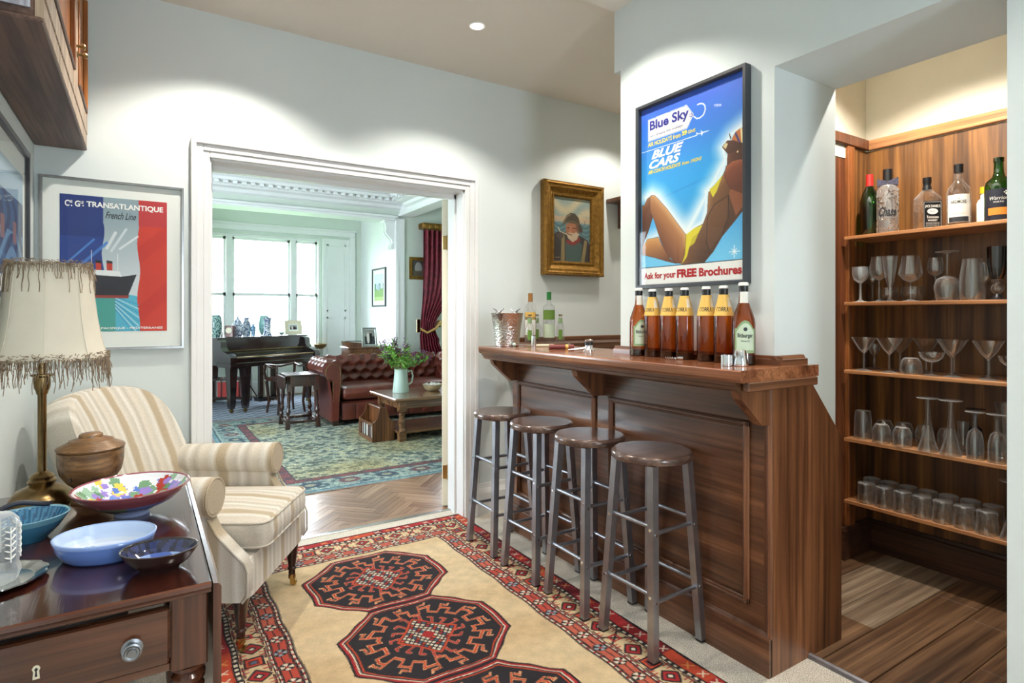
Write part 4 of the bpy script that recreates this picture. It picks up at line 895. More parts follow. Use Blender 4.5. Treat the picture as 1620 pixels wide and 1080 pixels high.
# square whisky bottle
t = thing('square_whiskey_bottle', 'square bottle with black label on the top shelf', 'bottle', (3.265, 1.322, z), 0)
aw = VIEW(3.265, 1.322); t.rotation_euler = (0, 0, aw+0.5+PI/2)
def sq(h, zz, k=0.3): c = h*(1-k*0.5); return [(-h, -c, zz), (-c, -h, zz), (c, -h, zz), (h, -c, zz), (h, c, zz), (c, h, zz), (-c, h, zz), (-h, c, zz)]
def rd(r, zz): return [(r*math.cos(q), r*math.sin(q), zz) for q in [math.radians(d) for d in (202.5, 247.5, 292.5, 337.5, 22.5, 67.5, 112.5, 157.5)]]
MB().loft([sq(0.042, 0), sq(0.044, 0.004), sq(0.044, 0.15), sq(0.041, 0.165), rd(0.03, 0.19), rd(0.018, 0.205), rd(0.015, 0.215), rd(0.015, 0.24)]).obj('glass', M['glass'], t, True)
MB().lathe([(0.0155, 0.2), (0.0195, 0.2), (0.019, 0.215), (0.0165, 0.22), (0.0165, 0.232), (0.0185, 0.236), (0.0185, 0.262), (0.0005, 0.263)], 18).obj('cap', M['black'], t, True)
MB().box(-0.0415, 0.0415, -0.0455, -0.0442, 0.01, 0.14).obj('label', M['black'], t)
MB().box(0.0442, 0.0455, -0.0415, 0.0415, 0.01, 0.14).obj('label', M['black'], t)
fm = lambda x, zz: frame_mtx((x, -0.0462, zz), (1, 0, 0), (0, 0, 1))
text("JACK DANIEL'S", M['paper'], t, fm(-0.034, 0.105), 0.068, 0.017, 0, 0.02)
MB().lathe([(0.0005, 0), (0.02, 0), (0.02, 0.0004), (0.0005, 0.0004)], 24, (0, 0, 0), 1.2, 0.7).tf(Matrix.Translation((0, -0.0456, 0.09)) @ Matrix.Rotation(PI/2, 4, 'X')).obj('label_oval', M['paper'], t)
text('Old No.7', M['black'], t, frame_mtx((-0.014, -0.0468, 0.087), (1, 0, 0), (0, 0, 1)), 0.028, 0.007)
text('Tennessee', M['paper'], t, fm(-0.027, 0.056), 0.054, 0.013, 0, 0.01)
text('WHISKEY', M['paper'], t, fm(-0.022, 0.042), 0.044, 0.009, 0, 0.02)
for i, zz in enumerate((0.032, 0.026, 0.019)): text('SOUR MASH WHISKEY 70cl', M['paper'], t, fm(-0.03, zz), 0.06, 0.0036)
fr_ = MB()
for q in ((-0.039, 0.039, 0.135, 0.136), (-0.039, 0.039, 0.013, 0.014)): fr_.box(q[0], q[1], -0.0459, -0.0455, q[2], q[3])
for q in (-0.039, 0.038): fr_.box(q, q+0.001, -0.0459, -0.0455, 0.013, 0.136)
fr_.obj('label_border', M['paper'], t)
t, a = bottle('whisky_bottle', 'clear whisky bottle with large white label and black cap', 3.255, 1.187, z, [(0.043, 0), (0.047, 0.005), (0.047, 0.16), (0.042, 0.185), (0.02, 0.215), (0.0165, 0.23), (0.0165, 0.27)], M['glass'], [(0.0172, 0.258), (0.019, 0.258), (0.019, 0.297), (0.0005, 0.298)], M['black'], [('label', M['paper'], 0.0476, 0.02, 0.15, 1.0), ('label_base', M['darkframe'], 0.0484, 0.022, 0.045, 0.85)])
wrap_text('ARDMORE', M['dark_ink'], t, 0.0484, 0.108, a, 0.062, 0.015, None, 0.01)
wrap_text('THE', M['dark_ink'], t, 0.0484, 0.127, a, 0.012, 0.006)
wrap_text('HIGHLAND SCOTCH WHISKY', M['red_ink'], t, 0.0484, 0.058, a, 0.05, 0.004)
t, a = bottle('bitters_bottle', 'small white wrapped bottle with yellow cap', 3.30, 1.10, z, [(0.028, 0), (0.031, 0.004), (0.031, 0.105), (0.026, 0.118), (0.017, 0.127), (0.0165, 0.15)], M['paper'], [(0.0175, 0.15), (0.0195, 0.15), (0.019, 0.18), (0.0005, 0.182)], M['yellowcap'], [('label', M['white'], 0.0316, 0.02, 0.095, 1.2)])
t, a = bottle('port_bottle', 'green port bottle with dark label and orange band', 3.235, 1.028, z, [(0.047, 0), (0.051, 0.005), (0.051, 0.165), (0.046, 0.183), (0.024, 0.205), (0.0185, 0.225), (0.0165, 0.28), (0.018, 0.282), (0.018, 0.288)], M['greeng'], [(0.0182, 0.272), (0.0195, 0.272), (0.0192, 0.29), (0.0005, 0.291)], M['greeng'], [('label', M['navylabel'], 0.0516, 0.005, 0.145, 1.15), ('orange_band', M['orangelabel'], 0.0524, 0.03, 0.062, 0.75)])
wrap_text('PORTO', M['paper'], t, 0.0524, 0.083, a, 0.036, 0.007, None, 0.01)
wrap_text('Warrior', M['paper'], t, 0.0524, 0.096, a, 0.066, 0.016, None, 0.0, 0.3)
paw = MB()
for dx, dz, r_ in ((0, 0, 0.006), (-0.009, 0.006, 0.003), (-0.003, 0.011, 0.003), (0.004, 0.011, 0.003), (0.010, 0.006, 0.003)):
    aa = a+0.55+dx/0.052; paw.tube([(0.0518*math.cos(aa), 0.0518*math.sin(aa), 0.122+dz), (0.0526*math.cos(aa), 0.0526*math.sin(aa), 0.122+dz)], r_, 10)
paw.obj('paw_emblem', M['paper'], t)
# ================================================================== RUG IN THE BAR ROOM
def bar_rug():
    X0, X1, Y0, Y1 = 0.215, 1.735, 0.62, 3.372
    W, H = X1-X0, Y1-Y0
    R = Ras(W, H, 0.0045, 2, rgb(234, 208, 166))
    rs = np.random.RandomState(4)
    # ragged weave: distort coordinates a little
    wob = lambda A, B, k: 0.004*np.sin(A*23+k)+0.0025*np.sin(B*61+2*k)
    Xo, Yo = R.X.copy(), R.Y.copy()
    R.X = Xo+wob(Yo, Xo, 0.3); R.Y = Yo+wob(Xo, Yo, 1.7)
    cream, black, red, dred, ora, coral, blu = rgb(222, 196, 152), rgb(34, 26, 30), rgb(176, 36, 38), rgb(128, 22, 34), rgb(206, 74, 42), rgb(206, 100, 76), rgb(74, 104, 130)
    pale = rgb(236, 222, 196)
    d = np.minimum(np.minimum(R.X, W-R.X), np.minimum(R.Y, H-R.Y))
    along = np.where(np.minimum(R.X, W-R.X) < np.minimum(R.Y, H-R.Y), R.Y, R.X)
    # tan abrash in the field
    ab = 0.5+0.5*np.sin(Yo*5.1+1.2*np.sin(Xo*2.3))+0.4*np.sin(Yo*17+Xo*3)
    R.put(np.ones(d.shape), rgb(196, 156, 104), np.clip(0.25*ab, 0, 0.45)[...])
    # outer red guard
    R.put(d < 0.066, red); R.put((d < 0.066) & (np.sin(along*9) > 0.5), dred); R.put((d < 0.066) & (np.sin(along*7+2) > 0.75), ora)
    k = along/0.062; fx = (k % 1)-0.5; fy = (d-0.035)/0.062
    star = (np.abs(np.abs(fx)-np.abs(fy)) < 0.07) & (np.abs(fx) < 0.26) & (np.abs(fy) < 0.26) & (np.floor(k) % 5 != 4)
    R.put(star, np.array(pale)); R.put(star & (np.floor(k) % 3 == 1), rgb(232, 150, 80))
    for a_, w_ in ((0.005, 0.01), (0.066, 0.006)): R.put(np.abs(d-a_) < w_/2+0.001, black)
    dash = (d > 0.068) & (d < 0.082); R.put(dash, pale); R.put(dash & ((along/0.03) % 1 < 0.45), black); R.put((d >= 0.082) & (d < 0.088), black)
    # main cream border with geometric motifs
    m0, m1 = 0.088, 0.188
    mb_ = (d >= m0) & (d < m1); R.put(mb_, cream)
    P = 0.098; k = along/P; fx = ((k % 1)-0.5)*P; fy = d-(m0+m1)/2; idx = np.floor(k)
    dia = np.abs(fx)+np.abs(fy)
    for lo, hi, col in ((0.034, 0.044, black), (0.018, 0.034, red), (0.010, 0.018, black), (0.0, 0.010, pale)):
        R.put(mb_ & (dia >= lo) & (dia < hi) & (idx % 2 == 0), col)
    sq_ = np.maximum(np.abs(fx), np.abs(fy))
    for lo, hi, col in ((0.026, 0.034, black), (0.017, 0.026, ora), (0.009, 0.017, rgb(110, 40, 40)), (0.0, 0.009, blu)):
        R.put(mb_ & (sq_ >= lo) & (sq_ < hi) & (idx % 4 == 1), col)
    for lo, hi, col in ((0.02, 0.03, black), (0.0, 0.006, red)):
        R.put(mb_ & (np.abs(np.abs(fx)-np.abs(fy)*0.7) < 0.005) & (idx % 4 == 3) & (np.abs(fy) < 0.04), black)
    R.put(mb_ & (sq_ < 0.02) & (sq_ > 0.012) & (idx % 4 == 3), red)
    hook = mb_ & (np.abs(np.abs(fy)-0.042) < 0.004) & (np.abs(fx) > 0.012); R.put(hook, rgb(90, 50, 50))
    hook2 = mb_ & (np.abs(fx) > 0.036) & (np.abs(fx) < 0.041) & (np.abs(fy) > 0.02); R.put(hook2, red)
    # inner dash guard
    for lo in (0.188, 0.262):
        g = (d >= lo) & (d < lo+0.018); R.put(g, black); g2 = (d >= lo+0.005) & (d < lo+0.013); R.put(g2, pale); R.put(g2 & ((along/0.036) % 1 < 0.3), red)
    # coral band with rosettes
    cb_ = (d >= 0.206) & (d < 0.262); R.put(cb_, coral); R.put(cb_ & (np.sin(along*4.1+1) > 0.4), rgb(198, 76, 58))
    P = 0.105; k = along/P; fx = ((k % 1)-0.5)*P; fy = d-0.234; rr_ = np.hypot(fx, fy); th_ = np.arctan2(fy, fx)
    R.put(cb_ & (np.abs(fy) < 0.002) & (np.abs(fx) > 0.025), black)
    R.put(cb_ & (rr_ < 0.024), black); pet = cb_ & (rr_ < 0.022) & (rr_ > 0.005) & (np.cos(4*th_) > -0.35)
    R.put(pet, pale); R.put(pet & (np.floor(k) % 3 == 1), rgb(160, 170, 176)); R.put(cb_ & (rr_ < 0.006), red)
    R.put(cb_ & (np.abs(np.abs(fy)-0.025) < 0.0015), black)
    # field edge, thin dark line
    R.put((d >= 0.28) & (d < 0.286), black, 0.6)
    # medallions
    cx = 0.972-X0
    for n_, cyw in enumerate((2.762, 2.168, 1.574, 0.98)):
        cy = cyw-Y0; U = R.X-cx; V = R.Y-cy
        hw, hh, ch = 0.325, 0.297, 0.445
        q = np.maximum(np.maximum(np.abs(U)/hw, np.abs(V)/hh), (np.abs(U)+np.abs(V))/ch)
        far_ = np.abs(U)+np.abs(V)
        for s_, col in ((1.0, black), (0.975, red), (0.945, pale), (0.928, black), (0.91, ora), (0.89, black)): R.put(q < s_, col)
        inside = q < 0.885
        R.put(inside, rgb(38, 32, 38))
        # hooked meander: a stepped ring of running hooks, folded to one octant
        ang = np.arctan2(V, U); nh = 14
        a_ = ((ang/(2*PI))*nh) % 1.0
        rad = q/0.885
        su = a_-0.5; rv = rad
        ring = inside & (np.abs(rv-0.72-0.07*np.sign(su)) < 0.028)
        step = inside & (np.abs(su) < 0.06) & (rv > 0.62) & (rv < 0.82)
        step2 = inside & (np.abs(np.abs(su)-0.5) < 0.05) & (rv > 0.62) & (rv < 0.90)
        hk = inside & (su > 0.16) & (su < 0.42) & (np.abs(rv-0.88) < 0.026)
        hk2 = inside & (su > 0.16) & (su < 0.25) & (rv > 0.86) & (rv < 0.95)
        for mk in (ring, step, step2, hk, hk2): R.put(mk, rgb(226, 164, 118))
        ring_i = inside & (np.abs(rv-0.72-0.07*np.sign(su)) < 0.014); st_i = inside & (np.abs(su) < 0.03) & (rv > 0.635) & (rv < 0.805); st2_i = inside & (np.abs(np.abs(su)-0.5) < 0.025) & (rv > 0.635) & (rv < 0.885); hk_i = inside & (su > 0.2) & (su < 0.4) & (np.abs(rv-0.88) < 0.012)
        for mk in (ring_i, st_i, st2_i, hk_i): R.put(mk, ora)
        # centre: lattice diamond with hooked arms
        for i in range(16):
            t = 2*PI*(i+0.5)/16; e = 1/(abs(math.cos(t))/0.125+abs(math.sin(t))/0.14)
            ax_, ay_ = math.cos(t), math.sin(t); p = (cx+ax_*e*0.9, cy+ay_*e*0.9); q_ = (cx+ax_*(e+0.042), cy+ay_*(e+0.042))
            h_ = (q_[0]-ay_*0.018, q_[1]+ax_*0.018)
            R.line([p, q_, h_], 0.013, rgb(228, 150, 110)); R.line([p, q_, h_], 0.007, red)
        dq = np.abs(U)/0.13+np.abs(V)/0.145
        R.put(dq < 1.0, ora); R.put(dq < 0.90, black)
        lat = dq < 0.87; a1 = (U/0.13+V/0.145)*5.5; a2 = (U/0.13-V/0.145)*5.5
        cell = (np.floor(a1)*3+np.floor(a2)*5) % 7; edge = (np.abs((a1 % 1)-0.5) < 0.36) & (np.abs((a2 % 1)-0.5) < 0.36)
        for cv, col in ((0, pale), (1, pale), (2, ora), (3, pale), (4, blu), (5, pale), (6, red)): R.put(lat & edge & (cell == cv), col)
        R.put((dq < 0.2), red)
    # link bands between medallions
    R.X, R.Y = Xo, Yo
    sp_ = rs.rand(*d.shape)
    R.c = R.c*(1-0.10*sp_[..., None])
    t = thing('patterned_rug', 'red and cream tribal rug with three dark octagon medallions', 'rug', (0, 0, 0))
    o = R.obj('pile', M['weave'], frame_mtx((X0, Y0, 0.0), (1, 0, 0), (0, 1, 0)), t, 0.006)
    return t
bar_rug()

# ================================================================== SIDE TABLE (drop leaf, with a drawer)
TZ = 0.72; TX0, TX1, TY0, TY1 = -0.385, 0.128, 1.41, 2.41
tb = thing('drop_leaf_table', 'polished mahogany drop leaf side table with one drawer', 'table', (0, 0, 0))
MB().prism([(TX0, TZ-0.024), (TX1-0.006, TZ-0.024), (TX1-0.001, TZ-0.02), (TX1-0.004, TZ-0.015), (TX1, TZ-0.010), (TX1-0.001, TZ-0.003), (TX1-0.005, TZ), (TX0, TZ)], 'y', TY0+0.008, TY1).obj('top', M['mahog_y'], tb)
MB().prism([(TY0+0.008, TZ-0.024), (TY0+0.002, TZ-0.02), (TY0+0.006, TZ-0.015), (TY0, TZ-0.010), (TY0+0.002, TZ-0.003), (TY0+0.008, TZ)], 'x', TX0, TX1-0.002).obj('edge_moulding', M['mahog'], tb)
# hanging leaf on the room side
MB().prism([(TX1+0.002, TZ-0.004), (TX1+0.012, TZ-0.006), (TX1+0.018, TZ-0.014), (TX1+0.018, 0.30), (TX1+0.012, 0.295), (TX1+0.001, 0.295)], 'y', TY0+0.004, TY1).obj('drop_leaf', M['mahog_z'], tb)
# carcase
AX1 = TX1-0.006
MB().box(TX0, TX0+0.018, TY0+0.08, TY1-0.03, 0.555, TZ-0.025).obj('apron', M['mahog_z'], tb)
MB().box(AX1-0.02, AX1, TY0+0.08, TY1-0.08, 0.555, TZ-0.025).obj('apron', M['mahog_z'], tb)
MB().box(TX0, AX1, TY1-0.05, TY1-0.03, 0.555, TZ-0.025).obj('apron', M['mahog'], tb)
MB().box(TX0+0.01, AX1-0.07, TY0+0.035, TY0+0.06, 0.535, 0.555, 0.003).obj('drawer_rail', M['mahog'], tb)
MB().box(TX0+0.01, AX1-0.07, TY0+0.035, TY0+0.06, TZ-0.036, TZ-0.0255).obj('drawer_rail', M['mahog'], tb)
dw = MB().box(TX0+0.012, AX1-0.073, TY0+0.022, TY0+0.045, 0.558, TZ-0.044, 0.004).obj('drawer_front', M['mahog'], tb)
kx, kz = -0.018, 0.612
MB().lathe([(0.0005, 0.0), (0.019, 0.0), (0.0195, 0.003), (0.012, 0.005), (0.011, 0.014), (0.017, 0.018), (0.0175, 0.021), (0.014, 0.022), (0.013, 0.0245), (0.009, 0.0235), (0.008, 0.026), (0.0005, 0.0265)], 32).tf(Matrix.Translation((kx, TY0+0.022, kz)) @ Matrix.Rotation(PI/2, 4, 'X')).obj('knob', M['pewter'], dw, True)
es = MB(); ex_ = -0.172
es.prism([(ex_-0.0055, kz-0.012), (ex_+0.0055, kz-0.012), (ex_+0.0045, kz+0.003), (ex_+0.0065, kz+0.008), (ex_+0.004, kz+0.013), (ex_, kz+0.0145), (ex_-0.004, kz+0.013), (ex_-0.0065, kz+0.008), (ex_-0.0045, kz+0.003)], 'y', TY0+0.0205, TY0+0.022)
es.obj('escutcheon', M['ivory'], dw)
MB().prism([(ex_-0.002, kz-0.007), (ex_+0.002, kz-0.007), (ex_+0.001, kz+0.003), (ex_+0.003, kz+0.007), (ex_, kz+0.0105), (ex_-0.003, kz+0.007), (ex_-0.001, kz+0.003)], 'y', TY0+0.0198, TY0+0.0205).obj('keyhole', M['black'], dw)
legp = [(0.0005, 0.0), (0.012, 0.0), (0.014, 0.01), (0.018, 0.05), (0.024, 0.3), (0.026, 0.42), (0.022, 0.435), (0.03, 0.447), (0.022, 0.458), (0.03, 0.472), (0.032, 0.482), (0.024, 0.49), (0.033, 0.5), (0.034, 0.51), (0.026, 0.518), (0.035, 0.527), (0.0355, 0.535), (0.0005, 0.535)]
for i, (x, y) in enumerate(((AX1-0.036, TY0+0.058), (TX0+0.045, TY0+0.058), (AX1-0.036, TY1-0.07), (TX0+0.045, TY1-0.07))):
    lg = MB().lathe(legp, 26, (x, y, 0.0)).obj('leg', M['mahog_z'], tb, True)
    MB().box(x-0.035, x+0.035, y-0.035, y+0.035, 0.535, TZ-0.025, 0.003).obj('leg_block', M['mahog_z'], lg)
# dark box on the carpet under the table
db = thing('storage_box', 'dark grey box on the carpet under the side table', 'box', (-0.19, 2.12, 0))
MB().box(-0.17, 0.14, -0.24, 0.2, 0.001, 0.30, 0.01).obj('body', M['darkbag'], db)
MB().box(-0.18, 0.15, -0.25, 0.21, 0.29, 0.325, 0.01).obj('lid', M['darkbag'], db)
MB().tube([(0.15, -0.1, 0.2), (0.175, -0.09, 0.14), (0.17, -0.1, 0.06), (0.19, -0.12, 0.006)], 0.004, 6).obj('strap', M['fringe'], db, True)

# ------------------------------------------------------------------ lamp
lp = thing('table_lamp', 'brass column table lamp with fringed cream shade', 'lamp', (-0.262, 2.30, TZ))
MB().lathe([(0.0005, 0.0), (0.082, 0.0), (0.084, 0.006), (0.080, 0.02), (0.066, 0.038), (0.04, 0.05), (0.032, 0.055), (0.036, 0.06), (0.038, 0.066), (0.030, 0.072), (0.032, 0.08), (0.022, 0.088), (0.014, 0.094), (0.0005, 0.095)], 36).obj('base', M['antbrass'], lp, True)
MB().lathe([(0.0115, 0.09), (0.0115, 0.33), (0.015, 0.335), (0.016, 0.342), (0.0205, 0.352), (0.022, 0.37), (0.0215, 0.385), (0.03, 0.39), (0.03, 0.394), (0.012, 0.396), (0.011, 0.43), (0.0005, 0.43)], 20).obj('column', M['antbrass'], lp, True)
sp_prof = [(0.150, 0.44), (0.146, 0.452), (0.138, 0.475), (0.13, 0.51), (0.12, 0.57), (0.112, 0.64), (0.106, 0.71), (0.104, 0.735)]
NS = 16
def scal(r, j, n): return r*(1-0.035*abs(math.sin(PI*j*NS/2/n)))
rings = []; nseg = 64
for r, z in sp_prof: rings.append([(scal(r, j, nseg)*math.cos(2*PI*j/nseg), scal(r, j, nseg)*math.sin(2*PI*j/nseg), z) for j in range(nseg)])
for r, z in sp_prof[::-1]: rings.append([((scal(r, j, nseg)-0.002)*math.cos(2*PI*j/nseg), (scal(r, j, nseg)-0.002)*math.sin(2*PI*j/nseg), z+0.0004) for j in range(nseg)])
rings.append(rings[0])
shd = MB().loft(rings, cap=False).obj('shade', M['shade'], lp, True); shd.location = (0.02, -0.012, 0)
wr = MB()
for j in range(8):
    a = 2*PI*j/8; wr.tube([(scal(r, 0, 1)*1.004*math.cos(a), scal(r, 0, 1)*1.004*math.sin(a), z) for r, z in sp_prof], 0.0012, 5)
wr.obj('seam', M['shade'], shd)['kind'] = 'stuff'
rf = random.Random(11); fr = MB()
def strand(a, r, z, L, out, w=0.0011):
    pts = [];
    for k in range(5):
        u = k/4; pts.append(((r+out*u*(1-0.3*u)+rf.uniform(-.004, .004)*u)*math.cos(a+rf.uniform(-.03, .03)*u), (r+out*u*(1-0.3*u))*math.sin(a+rf.uniform(-.03, .03)*u), z-L*u))
    fr.tube(pts, w, 3)
for i in range(230): strand(2*PI*i/230+rf.uniform(-.01, .01), 0.150, 0.446, rf.uniform(0.02, 0.10), rf.uniform(-0.004, 0.014))
for i in range(130): strand(2*PI*i/130, 0.105, 0.735, rf.choice((0.02, 0.03, 0.05, 0.09)), rf.uniform(0.004, 0.022))
fr.obj('fringe', M['fringe'], shd)['kind'] = 'stuff'
tr = MB()
for i in range(420):
    a = rf.uniform(0, 2*PI)
    for r, z, h in ((0.150, 0.45, 0.012), (0.105, 0.733, 0.010)):
        p = Vector((r*math.cos(a), r*math.sin(a), z+rf.uniform(-h, h))); d = Vector((rf.uniform(-1, 1), rf.uniform(-1, 1), rf.uniform(-0.6, 0.6)))*0.013
        tr.tube([p-d*0.5, p+Vector((math.cos(a), math.sin(a), 0))*0.004, p+d*0.5], 0.0011, 3)
tr.obj('trim_braid', M['fringe'], shd)['kind'] = 'stuff'
for i in range(26):
    a = 2*PI*i/26
    MB().lathe([(0.0005, -0.012), (0.0035, -0.008), (0.0035, -0.003), (0.001, 0.0), (0.0008, 0.008)], 8, (0.147*math.cos(a), 0.147*math.sin(a), 0.43)).obj('bead_drop', M['fringe'], shd, True)
# ------------------------------------------------------------------ urn and bowls
ur = thing('turned_urn', 'lidded turned wooden urn beside the lamp', 'urn', (-0.135, 2.235, TZ))
MB().lathe([(0.0005, 0.0), (0.05, 0.0), (0.052, 0.006), (0.044, 0.018), (0.036, 0.032), (0.04, 0.042), (0.062, 0.062), (0.08, 0.09), (0.086, 0.12), (0.087, 0.158), (0.082, 0.162), (0.0005, 0.162)], 40).obj('body', M['urnw'], ur, True)
ld = MB().lathe([(0.0005, 0.1625), (0.088, 0.1625), (0.0905, 0.167), (0.087, 0.172), (0.06, 0.186), (0.058, 0.19), (0.044, 0.194), (0.032, 0.198), (0.031, 0.206), (0.026, 0.21), (0.0005, 0.211)], 40).obj('lid', M['urnw'], ur, True)
for a in (-2.2, -1.4): MB().tube([(0.079*math.cos(a), 0.079*math.sin(a), 0.085), (0.0835*math.cos(a), 0.0835*math.sin(a), 0.085)], 0.006, 10).obj('knot', M['dkwood'], ur)
def painted_bowl(name, lab, loc, prof_out, prof_in, paint, rz=0.0, sx=1, sy=1, seg=72, cat='bowl', outer=None):
    """bowl with the inside surface coloured by paint(u, v) over its plan, outside by outer(angle, z)"""
    t = thing(name, lab, cat, loc, rz)
    rows = prof_out+prof_in[::-1]; vs = []; fs = []; cols = []
    for r, z in rows: vs += [(r*sx*math.cos(2*PI*j/seg), r*sy*math.sin(2*PI*j/seg), z) for j in range(seg)]
    no = len(prof_out)
    for i in range(len(rows)-1):
        for j in range(seg):
            k = (j+1) % seg; fs.append((i*seg+j, i*seg+k, (i+1)*seg+k, (i+1)*seg+j))
            r = (rows[i][0]+rows[i+1][0])/2; z = (rows[i][1]+rows[i+1][1])/2; a = 2*PI*(j+.5)/seg
            cols.append(paint(r*math.cos(a), r*math.sin(a), z) if i >= no-1 else outer(a, z))
    fs.append(tuple(range(seg))[::-1]); cols.append(outer(0, 0)); n = len(rows)
    fs.append(tuple((n-1)*seg+j for j in range(seg))); cols.append(paint(0, 0, 0))
    me = bpy.data.meshes.new('bowl_body'); me.from_pydata(vs, [], fs); me.update()
    c = np.ones((len(fs), 4)); cc_ = np.array(cols); c[:, :3] = np.where(cc_ <= 0.04045, cc_/12.92, ((cc_+0.055)/1.055)**2.4)
    me.attributes.new('print', 'FLOAT_COLOR', 'FACE').data.foreach_set('color', c.ravel()); me.materials.append(M['glaze'])
    me.polygons.foreach_set('use_smooth', [True]*len(fs))
    o = bpy.data.objects.new('bowl_body', me); C.objects.link(o); o.parent = t; return t
def dense(p, n=4):
    out = []
    for a, b_ in zip(p[:-1], p[1:]):
        for k in range(n): out.append((a[0]+(b_[0]-a[0])*k/n, a[1]+(b_[1]-a[1])*k/n))
    return out+[p[-1]]
# floral bowl
fl_ = [((-0.09, -0.02), 0.035, rgb(232, 202, 90)), ((-0.055, -0.05), 0.03, rgb(232, 202, 90)), ((0.085, 0.03), 0.034, rgb(96, 128, 208)), ((0.11, 0.0), 0.024, rgb(96, 128, 208)), ((0.05, -0.03), 0.024, rgb(170, 52, 44)), ((0.068, -0.045), 0.014, rgb(60, 40, 44)), ((-0.02, -0.085), 0.026, rgb(196, 80, 50)), ((0.0, 0.02), 0.012, rgb(160, 130, 206)), ((-0.03, 0.045), 0.013, rgb(160, 130, 206)), ((-0.07, 0.06), 0.012, rgb(160, 130, 206)), ((0.02, 0.07), 0.012, rgb(150, 60, 70)), ((-0.1, -0.075), 0.013, rgb(160, 130, 206)), ((0.025, -0.005), 0.012, rgb(160, 130, 206)), ((0.13, 0.05), 0.016, rgb(140, 180, 150)), ((0.05, 0.06), 0.022, rgb(90, 140, 110)), ((0.01, 0.045), 0.014, rgb(110, 156, 120)), ((-0.045, 0.01), 0.014, rgb(110, 156, 120)), ((0.03, -0.07), 0.015, rgb(140, 176, 150)), ((-0.12, 0.02), 0.014, rgb(110, 150, 120)), ((-0.08, -0.1), 0.014, rgb(110, 150, 120)), ((0.1, -0.07), 0.014, rgb(150, 190, 160))]
rfl = random.Random(21)
for i in range(120):
    a_, r_ = rfl.uniform(0, 2*PI), 0.155*math.sqrt(rfl.uniform(0.08, 1))
    fl_.append(((r_*math.cos(a_), r_*math.sin(a_)), rfl.uniform(0.008, 0.022), rfl.choice((rgb(96, 140, 104), rgb(120, 160, 126), rgb(150, 186, 160), rgb(150, 130, 206), rgb(170, 60, 52), rgb(232, 204, 96), rgb(96, 128, 208)))))
def pf(u, v, z):
    if math.hypot(u, v) > 0.160: return rgb(150, 84, 96)
    c = rgb(226, 230, 236)
    for (q, r, col) in fl_:
        if math.hypot(u-q[0], (v-q[1])*1.25) < r*(1+0.12*math.sin(5*math.atan2(v-q[1], u-q[0]))): c = col
    return c
def of(a, z):
    return rgb(140, 76, 84) if z > 0.05 else (rgb(110, 124, 100) if math.sin(a*3) > 0.2 else rgb(104, 120, 176)) if z > 0.03 else rgb(150, 160, 200)
painted_bowl('floral_bowl', 'wide bowl painted inside with flowers and fruit', (-0.025, 2.02, TZ), dense([(0.05, 0.0), (0.052, 0.012), (0.075, 0.02), (0.12, 0.04), (0.155, 0.068), (0.168, 0.084)], 4), dense([(0.0006, 0.02), (0.06, 0.024), (0.11, 0.042), (0.15, 0.07), (0.164, 0.085)], 12), pf, -0.55, 0.88, 0.88, 140, 'bowl', of)
# pale blue oval dish
def pb(u, v, z):
    r = math.hypot(u, v)
    if r > 0.122: return rgb(150, 176, 224)
    if r > 0.102: return rgb(190, 210, 240)
    w_ = abs(v-0.02-0.012*math.sin(u*80)); w2 = abs(v-0.036-0.012*math.sin(u*80))
    if abs(u) < 0.075 and w_ < 0.004: return rgb(110, 140, 190)
    if abs(u) < 0.08 and w2 < 0.006: return rgb(150, 170, 200)
    return rgb(206, 218, 238) if r > 0.07 else rgb(190, 204, 228)
painted_bowl('blue_dish', 'pale blue oval dish with a wavy line inside', (-0.075, 1.705, TZ), dense([(0.085, 0.0), (0.1, 0.004), (0.118, 0.025), (0.127, 0.052)], 3), dense([(0.0006, 0.008), (0.09, 0.01), (0.112, 0.028), (0.123, 0.053)], 10), pb, -0.45, 0.86, 0.70, 110, 'dish', lambda a, z: rgb(100, 132, 204) if z < 0.04 else rgb(130, 158, 220))
# dark glazed bowl
def pd(u, v, z):
    r = math.hypot(u, v)
    if r > 0.078: return rgb(38, 30, 32)
    if r > 0.06: return rgb(52, 60, 104) if math.sin(u*210+3*math.sin(v*120)) > -0.2 else rgb(40, 40, 62)
    return rgb(80, 108, 186) if math.sin(u*70+v*50) > -0.3 else rgb(150, 178, 230)
painted_bowl('dark_glazed_bowl', 'small dark brown glazed bowl with blue inside', (0.033, 1.552, TZ), dense([(0.042, 0.0), (0.044, 0.004), (0.066, 0.02), (0.082, 0.042), (0.085, 0.048)], 3), dense([(0.0006, 0.008), (0.05, 0.012), (0.07, 0.028), (0.0815, 0.0485)], 8), pd, -0.4, 0.95, 0.74, 90, 'bowl', lambda a, z: rgb(48, 28, 26))
# teal bowl
def pt(u, v, z):
    r = math.hypot(u, v)
    if r > 0.098: return rgb(120, 168, 186)
    return rgb(36, 92, 130) if math.sin(40*math.atan2(v, u)+r*90) > 0 else rgb(64, 130, 168)
tbw = painted_bowl('teal_bowl', 'teal glazed bowl with twisted rim at the left of the table', (-0.252, 1.93, TZ), dense([(0.05, 0.0), (0.053, 0.004), (0.08, 0.028), (0.103, 0.058), (0.107, 0.064)], 3), dense([(0.0006, 0.008), (0.055, 0.012), (0.085, 0.035), (0.101, 0.064)], 8), pt, 0.2, 0.86, 0.8, 100, 'bowl', lambda a, z: rgb(52, 116, 150) if z < 0.045 else rgb(100, 156, 178))
MB().tube([(0.09*math.cos(q), 0.083*math.sin(q), 0.066+0.012*math.sin((q-1.0)*2.2)**2) for q in [0.9+0.1*i for i in range(22)]], 0.007, 8).obj('rim_handle', M['glaze2'] if 'glaze2' in M else M['navylabel'], tbw, True)
